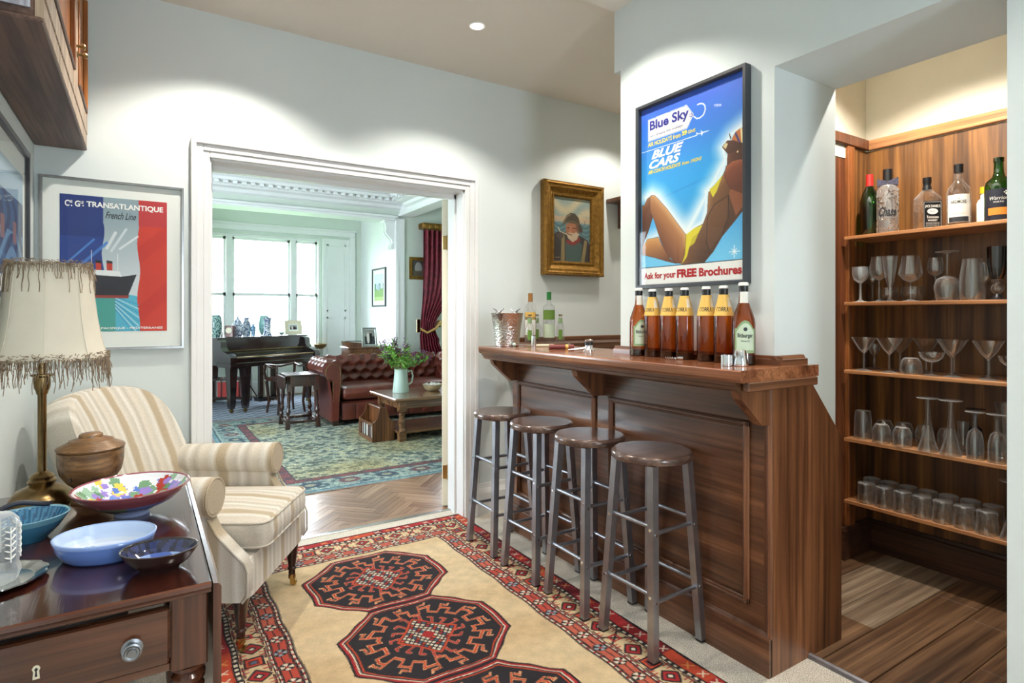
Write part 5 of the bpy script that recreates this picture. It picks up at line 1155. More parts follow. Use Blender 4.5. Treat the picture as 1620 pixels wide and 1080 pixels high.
# silver tray and cut glass
trr = []; NT = 96
for r, z in ((0.0006, 0.004), (0.075, 0.004), (0.08, 0.004), (0.098, 0.013), (0.104, 0.014), (0.104, 0.011), (0.08, 0.0), (0.0006, 0.0)):
    trr.append([((r*(1+(0.045*abs(math.sin(6*2*PI*j/NT)) if r > 0.09 else 0)))*math.cos(2*PI*j/NT), (r*(1+(0.045*abs(math.sin(6*2*PI*j/NT)) if r > 0.09 else 0)))*math.sin(2*PI*j/NT), z) for j in range(NT)])
o = MB().loft(trr).obj('silver_tray', M['silver'], None, True); o.scale = (0.82, 0.82, 1); o.location = (-0.265, 1.655, TZ); tag(o, 'small silver tray with scalloped rim at the table edge', 'tray')
jr = thing('cut_glass_jar', 'etched cut glass jar standing on the silver tray', 'jar', (-0.275, 1.655, TZ+0.0045))
NJ = 48
def flute(r, z, amp): return [((r*(1+amp*math.sin(12*2*PI*j/NJ)))*math.cos(2*PI*j/NJ), (r*(1+amp*math.sin(12*2*PI*j/NJ)))*math.sin(2*PI*j/NJ), z) for j in range(NJ)]
MB().loft([flute(0.0006, 0, 0), flute(0.044, 0.0, 0.02), flute(0.05, 0.02, 0.03), flute(0.046, 0.035, 0.02), flute(0.048, 0.05, 0.0), flute(0.049, 0.11, 0.0), flute(0.047, 0.128, 0.0), flute(0.038, 0.14, 0), flute(0.0006, 0.145, 0)]).obj('body', M['cutglass'], jr, True)
et = MB()
for i in range(9):
    a = 2*PI*i/9
    et.tube([(0.0497*math.cos(a), 0.0497*math.sin(a), z) for z in (0.045, 0.07, 0.1, 0.12)], 0.0011, 5)
    for k in range(5):
        for s in (-1, 1):
            z = 0.052+k*0.014
            et.tube([(0.0498*math.cos(a+s*q), 0.0498*math.sin(a+s*q), z+q*0.03) for q in (0.02, 0.12, 0.24)], [0.001, 0.0018, 0.0008], 5)
et.obj('etched_fern', M['white'], jr)['kind'] = 'stuff'

# ================================================================== ARMCHAIR
st_ = [(0.0, sr(204, 198, 186)), (0.12, sr(222, 218, 208)), (0.2, sr(180, 164, 138)), (0.34, sr(184, 168, 142)), (0.40, sr(216, 209, 196)), (0.56, sr(198, 191, 178)), (0.64, sr(226, 222, 212)), (0.76, sr(190, 182, 168)), (0.86, sr(216, 209, 196)), (1.0, sr(206, 198, 182))]
M['strY'] = stripes('striped_linen_across', 'Y', 0.19, st_, 0.05)
M['strX'] = stripes('striped_linen_along', 'X', 0.24, st_, 0.3)
ac = thing('armchair', 'striped beige upholstered armchair on dark turned legs with castors', 'armchair', (0.200, 2.833, 0.006), math.radians(-31.2))
def rrect(x0, x1, y0, y1, r, n=5):
    out = []
    for cx, cy, a0 in ((x1-r, y1-r, 0), (x0+r, y1-r, PI/2), (x0+r, y0+r, PI), (x1-r, y0+r, 1.5*PI)):
        for i in range(n+1):
            a = a0+PI/2*i/n; out.append((cx+r*math.cos(a), cy+r*math.sin(a)))
    return out
# seat base (front rail bowed)
bo = rrect(-0.33, 0.35, -0.315, 0.315, 0.05, 5)
MB().loft([[(x*k, y*k, z) for x, y in bo] for k, z in ((0.97, 0.205), (1.0, 0.215), (1.0, 0.34), (0.985, 0.36), (0.9, 0.365))]).obj('seat_base', M['strY'], ac, True)
cs = rrect(-0.24, 0.395, -0.245, 0.245, 0.05, 5)
sc_ = MB().cushion(cs, 0.115, 0.022, 'z', (0, 0, 0.43)).obj('seat_cushion', M['strY'], ac, True)
for zz in (0.385, 0.478):
    pts = [(x*0.982+0.002, y*0.982, zz) for x, y in cs]; MB().tube(pts+[pts[0]], 0.0045, 6).obj('piping', M['strY'], sc_, True)
# arms: panel sweeping down to the front, with a rolled top
for s in (-1, 1):
    poly = [(-0.28, 0.21), (0.33, 0.21), (0.352, 0.24), (0.352, 0.33), (0.34, 0.36), (0.29, 0.41), (0.235, 0.47), (0.205, 0.53), (0.20, 0.60), (-0.28, 0.62)]
    y0, y1 = (0.262, 0.335) if s > 0 else (-0.335, -0.262)
    rings = [[(x, y, z) for x, z in poly] for y in (y0, y1)]
    ym = (y0+y1)/2; inset = [[(0.0+(x-0.0)*0.985, y, 0.42+(z-0.42)*0.975) for x, z in poly] for y in (y0-0.0, y1)]
    a_ = MB().loft([inset[0], [(x, y0+0.012, z) for x, z in poly], [(x, y1-0.012, z) for x, z in poly], inset[1]]).obj('arm', M['strX'], ac, True)
    rl = MB(); rg = []
    for x, r in ((-0.25, 0.064), (-0.2, 0.066), (0.0, 0.07), (0.19, 0.073), (0.215, 0.072), (0.226, 0.062), (0.228, 0.02)):
        rg.append([(x, s*0.305+s*r*1.05*math.cos(2*PI*j/24), 0.603+r*math.sin(2*PI*j/24)) for j in range(24)])
    rl.loft(rg).obj('arm_roll', M['strX'], a_, True)
    MB().tube([(0.222, s*0.305+0.073*math.cos(q), 0.603+0.07*math.sin(q)) for q in [2*PI*j/20 for j in range(21)]], 0.0045, 6).obj('piping', M['strX'], a_, True)
    MB().tube([(x+0.002, s*0.336, z) for x, z in ((0.335, 0.215), (0.354, 0.24), (0.354, 0.33), (0.342, 0.362), (0.292, 0.412), (0.237, 0.472), (0.207, 0.53))], 0.0045, 6).obj('piping', M['strX'], a_, True)
# back: arched padded shell leaning backwards
ou = [(-0.30, 0.30), (-0.325, 0.55), (-0.325, 0.75), (-0.305, 0.88), (-0.25, 0.96), (-0.15, 0.995), (0, 1.005), (0.15, 0.995), (0.25, 0.96), (0.305, 0.88), (0.325, 0.75), (0.325, 0.55), (0.30, 0.30)]
def smooth_poly(p, n=3):
    out = []; L = len(p)
    for i in range(L):
        p0, p1, p2, p3 = (Vector((*p[(i+k) % L], 0)) for k in (-1, 0, 1, 2))
        for k in range(n):
            t = k/n; q = 0.5*((2*p1)+(-p0+p2)*t+(2*p0-5*p1+4*p2-p3)*t*t+(-p0+3*p1-3*p2+p3)*t**3); out.append((q.x, q.y))
    return out
bm2 = MB().cushion(smooth_poly(ou), 0.14, 0.03, 'x', (0, 0, 0))
bm2.tf(Matrix.Translation((-0.27, 0, 0.36)) @ Matrix.Rotation(-0.36, 4, 'Y') @ Matrix.Translation((0, 0, -0.36)))
# curve the back around the sitter
bm2.v = [(x+1.1*y*y*max(0, min(1, (z-0.3)/0.3)), y, z) for x, y, z in bm2.v]
bm2.obj('backrest', M['strY'], ac, True)
for s in (-1, 1):
    for fx in (0.33, -0.30):
        if fx > 0:
            lg = MB().lathe([(0.0005, 0.05), (0.014, 0.05), (0.016, 0.06), (0.0155, 0.075), (0.021, 0.08), (0.0215, 0.086), (0.016, 0.092), (0.02, 0.12), (0.027, 0.18), (0.03, 0.2), (0.03, 0.214), (0.0005, 0.214)], 24, (fx-0.025, s*0.275, 0)).obj('leg', M['dkwood'], ac, True)
            MB().lathe([(0.0005, 0.035), (0.016, 0.035), (0.0175, 0.04), (0.0165, 0.056), (0.0005, 0.056)], 20, (fx-0.025, s*0.275, 0)).obj('castor_cup', M['brass'], lg, True)
            MB().lathe([(0.0005, -0.007), (0.015, -0.007), (0.0165, 0), (0.015, 0.007), (0.0005, 0.007)], 20).tf(Matrix.Translation((fx-0.018, s*0.275, 0.0165)) @ Matrix.Rotation(PI/2, 4, 'X')).obj('castor_wheel', M['brass'], lg, True)
            for q in (-1, 1): MB().box(fx-0.03, fx-0.012, s*0.275+q*0.0105-0.0015, s*0.275+q*0.0105+0.0015, 0.012, 0.037).obj('castor_fork', M['brass'], lg)
        else:
            MB().bar((fx, s*0.24, 0.21), (fx-0.05, s*0.24, 0.0), 0.034).obj('leg', M['dkwood'], ac)
# ================================================================== PICTURES
def picture_frame(t, W, H, bw, depth, mat, mtx, prof=None):
    """four frame lengths round W x H (outer); local x right, y up, z out of the wall"""
    A = mtx
    prof = prof or [(0.0, 0.0), (0.0, depth), (bw*0.85, depth), (bw, depth*0.8), (bw, 0.0)]
    for nm, ax in (('frame_top', 0), ('frame_bottom', 1), ('frame_side', 2), ('frame_side', 3)):
        r0, r1 = [], []
        for q, d in prof:
            if ax == 0: r0.append((q, H-q, d)); r1.append((W-q, H-q, d))
            elif ax == 1: r0.append((q, q, d)); r1.append((W-q, q, d))
            elif ax == 2: r0.append((q, q, d)); r1.append((q, H-q, d))
            else: r0.append((W-q, q, d)); r1.append((W-q, H-q, d))
        MB().loft([r0, r1]).tf(A).obj(nm, mat, t)
def tr_(mtx, x, y, z=0.0): return mtx @ Matrix.Translation((x, y, z))
# --- ocean liner poster
def liner_poster():
    t = thing('liner_poster', 'silver framed shipping poster with blue, white and red bands', 'poster', (-0.384, BY-0.002, 1.134))
    A = frame_mtx((0, 0, 0), (1, 0, 0), (0, 0, 1)); W, H = 0.556, 0.784
    picture_frame(t, W, H, 0.011, 0.024, M['silverframe'], A)
    MB().box(0.006, W-0.006, 0.004, 0.010, 0.006, H-0.006).tf(frame_mtx((0, -0.012, 0), (1, 0, 0), (0, 0, 1)) @ Matrix.Rotation(-PI/2, 4, 'X') if False else Matrix.Translation((0, -0.012, 0))).obj('mount', M['mount'], t)
    w_, h_ = 0.414, 0.622
    R = Ras(w_, h_, 0.0022, 2); X, Y = R.X/w_, R.Y/h_
    e1 = 0.385+0.012*np.sin(Y*19)*(Y < 0.8); e2 = 0.72+0.014*np.sin(Y*15+1)*(Y < 0.8)
    R.put(X < e1, rgb(40, 66, 140)); R.put((X < e1) & (Y > 0.7), rgb(32, 54, 122))
    R.put((X >= e1) & (X < e2), rgb(206, 216, 222)); g = np.clip((Y-0.4)/0.5, 0, 1); R.put((X >= e1) & (X < e2), rgb(134, 156, 166), g*0.9)
    R.put(X >= e2, rgb(204, 60, 44)); R.put((X >= e2) & (Y > 0.8), rgb(186, 54, 58)); R.put((X >= e2) & (np.sin(Y*14-X*9) > 0.6), rgb(188, 46, 40), 0.6)
    # searchlight like rays
    for (p, q, wd, col) in (((0.02, 0.47), (0.3, 0.68), 0.02, rgb(80, 140, 214)), ((0.1, 0.43), (0.42, 0.66), 0.03, rgb(70, 128, 206)), ((0.42, 0.62), (0.5, 0.74), 0.03, rgb(226, 232, 236)), ((0.46, 0.6), (0.6, 0.77), 0.025, rgb(214, 224, 228)), ((0.54, 0.62), (0.71, 0.72), 0.022, rgb(226, 232, 236))):
        R.line([(p[0]*w_, p[1]*h_), (q[0]*w_, q[1]*h_)], wd*w_, col, 0.85)
    # sea
    sea = (Y < 0.27+0.01*np.sin(X*14)) & (X < e2); R.put(sea, rgb(84, 178, 206)); R.put(sea & (X < 0.5), rgb(72, 160, 152)); R.put(sea & (X < 0.225), rgb(44, 72, 144))
    for i in range(9):
        R.line([(0.5*w_, (0.26-0.012*i)*h_), (0.72*w_, (0.20-0.032*i)*h_)], 0.012*w_, rgb(196, 226, 236) if i % 2 else rgb(60, 150, 196), 0.8)
    # a plain steamer seen from the side
    P = lambda pts: [(a*w_, b_*h_) for a, b_ in pts]
    R.poly(P([(0.22, 0.44), (0.24, 0.27), (0.62, 0.27), (0.70, 0.43), (0.55, 0.41)]), rgb(46, 46, 54))
    R.poly(P([(0.22, 0.27), (0.63, 0.27), (0.62, 0.25), (0.23, 0.25)]), rgb(150, 60, 52))
    R.poly(P([(0.27, 0.42), (0.27, 0.46), (0.54, 0.45), (0.56, 0.41)]), rgb(232, 236, 238))
    for a_ in (0.32, 0.42): R.poly(P([(a_, 0.455), (a_-0.004, 0.53), (a_+0.05, 0.525), (a_+0.05, 0.455)]), rgb(192, 60, 46)); R.poly(P([(a_-0.002, 0.51), (a_-0.004, 0.53), (a_+0.05, 0.525), (a_+0.05, 0.507)]), rgb(40, 40, 46))
    R.line(P([(0.28, 0.46), (0.28, 0.60)]), 0.006*w_, rgb(232, 236, 238)); R.line(P([(0.52, 0.45), (0.52, 0.58)]), 0.006*w_, rgb(232, 236, 238))
    pm = tr_(A, 0.071, 0.086, 0.0085)
    pr = R.obj('print', M['print'], pm, t)
    text('C', M['offwhite_ink'], pr, tr_(pm, 0.018, 0.568, 0.0016), 0.017, 0.028, 0, 0.03)
    text('IE', M['offwhite_ink'], pr, tr_(pm, 0.036, 0.583, 0.0016), 0.010, 0.012, 0, 0.03)
    text('. G', M['offwhite_ink'], pr, tr_(pm, 0.040, 0.568, 0.0016), 0.034, 0.028, 0, 0.03)
    text('LE', M['offwhite_ink'], pr, tr_(pm, 0.076, 0.583, 0.0016), 0.011, 0.012, 0, 0.03)
    text('. TRANSATLANTIQUE', M['offwhite_ink'], pr, tr_(pm, 0.082, 0.567, 0.0016), 0.316, 0.030, 0, 0.03)
    text('French Line', M['dark_ink'], pr, tr_(pm, 0.168, 0.524, 0.0016), 0.12, 0.032, 0.4, 0.008)
    text('ATLANTIQUE - PACIFIQUE - MEDITERRANEE', M['offwhite_ink'], pr, tr_(pm, 0.018, 0.008, 0.0016), 0.378, 0.012, 0, 0.02)
    MB().box(0.008, W-0.008, -0.021, -0.019, 0.008, H-0.008).obj('pane', M['pane'], t)
liner_poster()
# --- holiday poster
def holiday_poster():
    W, H = 0.58, 0.834
    t = thing('holiday_poster', 'large framed blue holiday poster with a sunbathing woman in yellow', 'poster', (RX-0.002, 1.962, 1.417))
    A = frame_mtx((0, 0, 0), (0, -1, 0), (0, 0, 1))
    picture_frame(t, W, H, 0.016, 0.035, M['darkframe'], A, [(0, 0), (0, 0.035), (0.012, 0.035), (0.016, 0.030), (0.017, 0.01), (0.017, 0)])
    w_, h_ = 0.55, 0.805
    R = Ras(w_, h_, 0.0022, 2); X, Y = R.X, R.Y
    g = np.clip((Y-0.1)/0.7, 0, 1)[..., None]
    R.c = np.array(rgb(112, 196, 236))*(1-g)+np.array(rgb(28, 92, 206))*g
    m_ = np.exp(-((Y-0.42)/0.16)**2)[..., None]*0.75; R.c = R.c*(1-m_)+np.array(rgb(22, 164, 232))*m_
    R.put((Y > 0.73), rgb(60, 96, 214), np.clip((Y-0.7)/0.15, 0, 0.7)); R.put(np.abs(Y-0.66-0.22*X+0.02*np.sin(X*20)) < 0.012, rgb(30, 110, 214), 0.35); R.put(np.abs(Y-0.36-0.18*X) < 0.004, rgb(40, 130, 210), 0.4)
    o = (0.006, 0.012)
    S = lambda p: [(a+o[0], b_+o[1]-0.012) for a, b_ in p]
    shin = S([(0.0, 0.37), (0.012, 0.367), (0.032, 0.395), (0.061, 0.404), (0.081, 0.391), (0.064, 0.299), (0.042, 0.249), (0.012, 0.195), (0.0, 0.17)])
    thigh = S([(0.048, 0.402), (0.061, 0.406), (0.078, 0.402), (0.093, 0.389), (0.149, 0.333), (0.209, 0.261), (0.256, 0.205), (0.253, 0.156), (0.233, 0.082), (0.198, 0.089), (0.149, 0.13), (0.112, 0.194), (0.074, 0.288), (0.048, 0.335)])
    calf = S([(0.0, 0.18), (0.012, 0.19), (0.035, 0.211), (0.1, 0.212), (0.118, 0.179), (0.149, 0.139), (0.168, 0.11), (0.209, 0.084), (0.149, 0.099), (0.074, 0.122), (0.0, 0.14)])
    torso = S([(0.256, 0.205), (0.301, 0.227), (0.344, 0.239), (0.366, 0.283), (0.368, 0.33), (0.371, 0.364), (0.397, 0.376), (0.433, 0.408), (0.46, 0.45), (0.555, 0.45), (0.555, 0.29), (0.537, 0.27), (0.506, 0.238), (0.438, 0.176), (0.397, 0.121), (0.35, 0.078), (0.301, 0.076), (0.233, 0.081)])
    # white airbrushed halo round the figure
    def halo(poly, wd, k):
        d = np.full(X.shape, 9.0)
        for p, q in zip(poly, poly[1:]+poly[:1]): d = np.minimum(d, R.seg(p, q))
        R.put(np.ones(X.shape), rgb(244, 250, 252), np.clip(1-d/wd, 0, 1)**1.5*k)
    halo(S([(0.02, 0.40), (0.06, 0.415), (0.1, 0.395), (0.256, 0.215)]), 0.075, 0.95); halo(S([(0.26, 0.215), (0.344, 0.245), (0.36, 0.3), (0.36, 0.37), (0.43, 0.42), (0.455, 0.47), (0.44, 0.53), (0.48, 0.57), (0.54, 0.6)]), 0.07, 0.95); halo(S([(0.0, 0.2), (0.1, 0.225)]), 0.06, 0.8)
    # skin with modelling that belongs to the painted figure
    def skin(poly, base, lo, hi, dirv, s=0.03):
        ins = R.inpoly(poly); d = np.full(X.shape, 9.0)
        for p, q in zip(poly, poly[1:]+poly[:1]): d = np.minimum(d, R.seg(p, q))
        R.put(ins, base); mid = (np.array(poly).mean(0)); sd = ((X-mid[0])*dirv[0]+(Y-mid[1])*dirv[1])/0.06
        R.put(ins, lo, np.clip(-sd*0.5+0.35, 0, 0.85)); R.put(ins, hi, np.clip(sd*0.55, 0, 0.8)*np.clip(1-d/s, 0, 1)); R.put(ins & (d < 0.0022), rgb(70, 34, 20), 0.7)
    skin(calf, rgb(190, 128, 70), rgb(96, 52, 30), rgb(238, 190, 120), (-0.2, 1))
    skin(shin, rgb(120, 70, 40), rgb(76, 40, 26), rgb(196, 140, 84), (-0.6, 0.6))
    skin(torso, rgb(120, 80, 48), rgb(72, 44, 28), rgb(190, 140, 80), (-0.8, 0.6))
    skin(thigh, rgb(190, 130, 78), rgb(104, 54, 30), rgb(248, 220, 170), (0.7, 0.6))
    R.poly(S([(0.344, 0.239), (0.376, 0.29), (0.467, 0.326), (0.467, 0.247), (0.438, 0.189), (0.376, 0.127), (0.36, 0.163)]), rgb(112, 74, 46), 0.6)
    R.line(S([(0.467, 0.335), (0.466, 0.247), (0.438, 0.186)]), 0.004, rgb(50, 34, 26)); R.line(S([(0.467, 0.335), (0.40, 0.31), (0.366, 0.26), (0.362, 0.165), (0.376, 0.127)]), 0.0035, rgb(50, 34, 26))
    R.poly(S([(0.51, 0.45), (0.555, 0.47), (0.555, 0.30), (0.5, 0.25), (0.47, 0.34)]), rgb(160, 92, 60), 0.7)
    R.poly(S([(0.256, 0.205), (0.301, 0.227), (0.342, 0.235), (0.323, 0.206), (0.301, 0.165), (0.273, 0.15), (0.261, 0.111), (0.233, 0.082), (0.25, 0.121)]), rgb(222, 206, 44)); R.poly(S([(0.323, 0.206), (0.301, 0.165), (0.273, 0.15), (0.29, 0.19)]), rgb(168, 148, 30), 0.5)
    R.poly(S([(0.376, 0.374), (0.397, 0.385), (0.44, 0.42), (0.412, 0.361), (0.394, 0.339)]), rgb(214, 200, 50)); R.line(S([(0.233, 0.082), (0.25, 0.121), (0.256, 0.205)]), 0.004, rgb(160, 140, 40))
    skin(S([(0.463, 0.499), (0.46, 0.45), (0.555, 0.44), (0.555, 0.52), (0.50, 0.55)]), rgb(96, 56, 40), rgb(60, 34, 26), rgb(150, 90, 60), (-1, 0.2))
    skin(S([(0.534, 0.462), (0.521, 0.466), (0.486, 0.467), (0.455, 0.452), (0.447, 0.414), (0.471, 0.362), (0.555, 0.32), (0.555, 0.46)]), rgb(140, 74, 48), rgb(90, 46, 32), rgb(222, 140, 90), (-0.3, 1))
    skin(S([(0.437, 0.532), (0.445, 0.539), (0.462, 0.552), (0.48, 0.548), (0.555, 0.55), (0.555, 0.51), (0.49, 0.5), (0.463, 0.499)]), rgb(92, 54, 40), rgb(58, 34, 26), rgb(170, 110, 70), (-0.7, 0.5))
    R.poly(S([(0.481, 0.551), (0.501, 0.577), (0.521, 0.584), (0.555, 0.584), (0.555, 0.53), (0.516, 0.532)]), rgb(190, 110, 50)); R.line(S([(0.5, 0.57), (0.516, 0.535)]), 0.008, rgb(60, 60, 120)); R.line(S([(0.525, 0.58), (0.53, 0.53)]), 0.008, rgb(236, 220, 170)); R.line(S([(0.478, 0.555), (0.472, 0.575)]), 0.004, rgb(40, 30, 30))
    R.poly(S([(0.441, 0.533), (0.455, 0.545), (0.465, 0.538), (0.455, 0.52)]), rgb(214, 200, 150)); R.disc(0.515, 0.497+0.0, 0.004, rgb(230, 200, 150))
    # compass star
    for k in range(8):
        a = PI*k/4; L = 0.024 if k % 2 == 0 else 0.016
        R.line([(0.5, 0.112), (0.5+L*math.cos(a), 0.112+L*math.sin(a))], 0.003, rgb(232, 244, 250))
    R.disc(0.5, 0.112, 0.006, rgb(240, 248, 252))
    # bottom white strip
    R.put(Y < 0.078, rgb(236, 236, 232)); R.put(np.abs(Y-0.079) < 0.0016, rgb(40, 50, 60))
    # luggage tag and line
    R.poly([(0.043, 0.751), (0.265, 0.754), (0.303, 0.703), (0.268, 0.652), (0.043, 0.652)], rgb(236, 236, 228))
    R.line([(0.046, 0.748), (0.263, 0.751), (0.299, 0.703), (0.266, 0.655), (0.046, 0.655)], 0.002, rgb(120, 124, 170), 1, True)
    ring = [(0.303, 0.694), (0.318, 0.681), (0.335, 0.679), (0.352, 0.686), (0.362, 0.704), (0.36, 0.722), (0.35, 0.733), (0.335, 0.738), (0.322, 0.737)]
    R.line(ring, 0.006, rgb(180, 206, 240)); R.line(ring, 0.003, rgb(244, 248, 250)); R.disc(0.288, 0.703, 0.008, rgb(60, 60, 140)); R.disc(0.288, 0.703, 0.005, rgb(236, 236, 228))
    R.line([(0.0, 0.610), (0.32, 0.611)], 0.0024, rgb(236, 244, 250))
    R.poly([(0.315, 0.615), (0.33, 0.613), (0.365, 0.612), (0.385, 0.6145), (0.365, 0.617), (0.35, 0.617), (0.338, 0.628), (0.342, 0.616), (0.325, 0.617), (0.318, 0.625)], rgb(240, 246, 250)); R.poly([(0.34, 0.613), (0.352, 0.613), (0.342, 0.602)], rgb(240, 246, 250))
    pm = tr_(A, 0.015, 0.015, 0.012)
    pr = R.obj('print', M['print'], pm, t)
    z = 0.0016
    text('Blue Sky', M['blue_ink'], pr, tr_(pm, 0.053, 0.686, z), 0.225, 0.056, 0, 0.035)
    text('turn dreams into holidays', M['blue_ink'], pr, tr_(pm, 0.055, 0.664, z), 0.19, 0.016)
    text('AIR HOLIDAYS from', M['yellow_ink'], pr, tr_(pm, 0.043, 0.626, z), 0.19, 0.020, 0, 0.02); text('29', M['yellow_ink'], pr, tr_(pm, 0.24, 0.628, z), 0.028, 0.020, 0, 0.05); text('GNS', M['yellow_ink'], pr, tr_(pm, 0.272, 0.629, z), 0.04, 0.014, 0, 0.02)
    text('BLUE', M['offwhite_ink'], pr, tr_(pm, 0.064, 0.566, z), 0.185, 0.038, 0.35, 0.04); text('CARS', M['offwhite_ink'], pr, tr_(pm, 0.05, 0.524, z), 0.182, 0.037, 0.35, 0.04)
    text('AIR-COACH HOLIDAYS', M['yellow_ink'], pr, tr_(pm, 0.043, 0.502, z), 0.19, 0.017, 0.3, 0.03); text('from 19GNS', M['yellow_ink'], pr, tr_(pm, 0.24, 0.503, z), 0.105, 0.015, 0.3, 0.02)
    text('Ask for your', M['red_ink'], pr, tr_(pm, 0.018, 0.018, z), 0.188, 0.038, 0, 0.035); text('FREE', M['red_ink'], pr, tr_(pm, 0.213, 0.024, z), 0.105, 0.036, 0, 0.05); text('Brochures', M['red_ink'], pr, tr_(pm, 0.33, 0.023, z), 0.205, 0.036, 0, 0.04)
    MB().box(0.014, W-0.014, 0.014, H-0.014, 0.026, 0.028).tf(A).obj('pane', M['pane'], t)
holiday_poster()
# --- gilt framed portrait of an old sailor
def sailor():
    W, H = 0.535, 0.66
    t = thing('gilt_framed_portrait', 'gilt framed oil portrait of a bearded sailor in a rain hat', 'painting', (2.33, BY-0.002, 1.572))
    A = frame_mtx((0, 0, 0), (1, 0, 0), (0, 0, 1)) @ Matrix.Rotation(0.0, 4, 'X')
    picture_frame(t, W, H, 0.1, 0.06, M['gilt'], A, [(0, 0), (0, 0.045), (0.008, 0.058), (0.02, 0.06), (0.03, 0.052), (0.045, 0.05), (0.07, 0.028), (0.082, 0.026), (0.086, 0.032), (0.096, 0.03), (0.104, 0.014), (0.104, 0)])
    bd = MB()
    for i in range(58):
        x = 0.006+(W-0.012)*i/57
        for y in (0.009, H-0.009): bd.lathe([(0.0005, -0.004), (0.004, 0), (0.0005, 0.004)], 6, (x, y, 0.058))
    for i in range(72):
        y = 0.006+(H-0.012)*i/71
        for x in (0.009, W-0.009): bd.lathe([(0.0005, -0.004), (0.004, 0), (0.0005, 0.004)], 6, (x, y, 0.058))
    bd.tf(A).obj('beading', M['gilt'], t)['kind'] = 'stuff'
    w_, h_ = 0.335, 0.46
    R = Ras(w_, h_, 0.003, 2); X, Y = R.X/w_, R.Y/h_
    R.put(Y > 0, rgb(128, 146, 140)); R.put(np.ones(X.shape), rgb(196, 176, 138), np.clip(0.5+0.5*np.sin(Y*22+3*np.sin(X*5)), 0, 1)*(Y > 0.66)*0.75); R.put((Y > 0.62) & (Y < 0.70), rgb(190, 156, 124), 0.7)
    R.put(Y < 0.60, rgb(70, 104, 112)); R.put((Y < 0.60) & (np.sin(Y*90+6*np.sin(X*9)) > 0.5), rgb(112, 140, 140), 0.7)
    P = lambda pts: [(a*w_, b_*h_) for a, b_ in pts]
    R.line(P([(0.84, 0.6), (0.86, 0.66)]), 0.004, rgb(70, 60, 50))
    R.poly(P([(0.0, 0.0), (0.0, 0.40), (0.12, 0.46), (0.30, 0.46), (0.45, 0.40), (0.72, 0.42), (0.92, 0.36), (1.0, 0.28), (1.0, 0.0)]), rgb(52, 48, 48))
    R.poly(P([(0.34, 0.0), (0.32, 0.30), (0.42, 0.34), (0.66, 0.34), (0.78, 0.28), (0.74, 0.0)]), rgb(62, 84, 82))
    R.poly(P([(0.20, 0.0), (0.22, 0.42), (0.30, 0.42), (0.31, 0.0)]), rgb(124, 110, 74)); R.poly(P([(0.74, 0.0), (0.84, 0.36), (0.92, 0.34), (0.84, 0.0)]), rgb(124, 110, 74))
    R.poly(P([(0.34, 0.34), (0.36, 0.28), (0.55, 0.26), (0.72, 0.33), (0.70, 0.40), (0.5, 0.33)]), rgb(122, 44, 42))
    R.poly(P([(0.33, 0.57), (0.34, 0.46), (0.42, 0.38), (0.55, 0.35), (0.66, 0.40), (0.70, 0.50), (0.68, 0.60), (0.50, 0.63)]), rgb(150, 98, 70))
    R.poly(P([(0.34, 0.44), (0.40, 0.36), (0.52, 0.31), (0.64, 0.36), (0.70, 0.46), (0.66, 0.50), (0.56, 0.45), (0.42, 0.46)]), rgb(176, 160, 136)); R.line(P([(0.36, 0.44), (0.50, 0.42)]), 0.008, rgb(120, 80, 60))
    R.line(P([(0.38, 0.53), (0.45, 0.53)]), 0.006, rgb(50, 36, 30)); R.line(P([(0.53, 0.53), (0.6, 0.53)]), 0.006, rgb(50, 36, 30)); R.line(P([(0.46, 0.55), (0.44, 0.48), (0.48, 0.47)]), 0.007, rgb(180, 120, 88)); R.poly(P([(0.6, 0.58), (0.7, 0.58), (0.7, 0.45), (0.63, 0.46)]), rgb(84, 58, 44), 0.7)
    R.poly(P([(0.24, 0.56), (0.26, 0.62), (0.36, 0.72), (0.46, 0.765), (0.58, 0.76), (0.68, 0.70), (0.72, 0.60), (0.80, 0.52), (0.76, 0.46), (0.70, 0.48), (0.66, 0.58), (0.5, 0.61), (0.34, 0.60)]), rgb(66, 58, 46)); R.line(P([(0.27, 0.60), (0.36, 0.70), (0.46, 0.74)]), 0.012, rgb(110, 98, 74)); R.line(P([(0.30, 0.60), (0.5, 0.635), (0.68, 0.60)]), 0.01, rgb(96, 84, 62))
    R.line(P([(0.35, 0.43), (0.18, 0.46), (0.13, 0.52)]), 0.008, rgb(190, 180, 150)); R.poly(P([(0.06, 0.40), (0.22, 0.46), (0.28, 0.40), (0.2, 0.32)]), rgb(70, 62, 58)); R.line(P([(0.05, 0.06), (0.18, 0.065)]), 0.004, rgb(150, 130, 90))
    rs = np.random.RandomState(2); R.c = np.clip(R.c*(0.88+0.24*rs.rand(*X.shape)[..., None]), 0, 1)
    R.obj('canvas', M['oilpaint'], tr_(A, 0.1, 0.1, 0.012), t)
sailor()
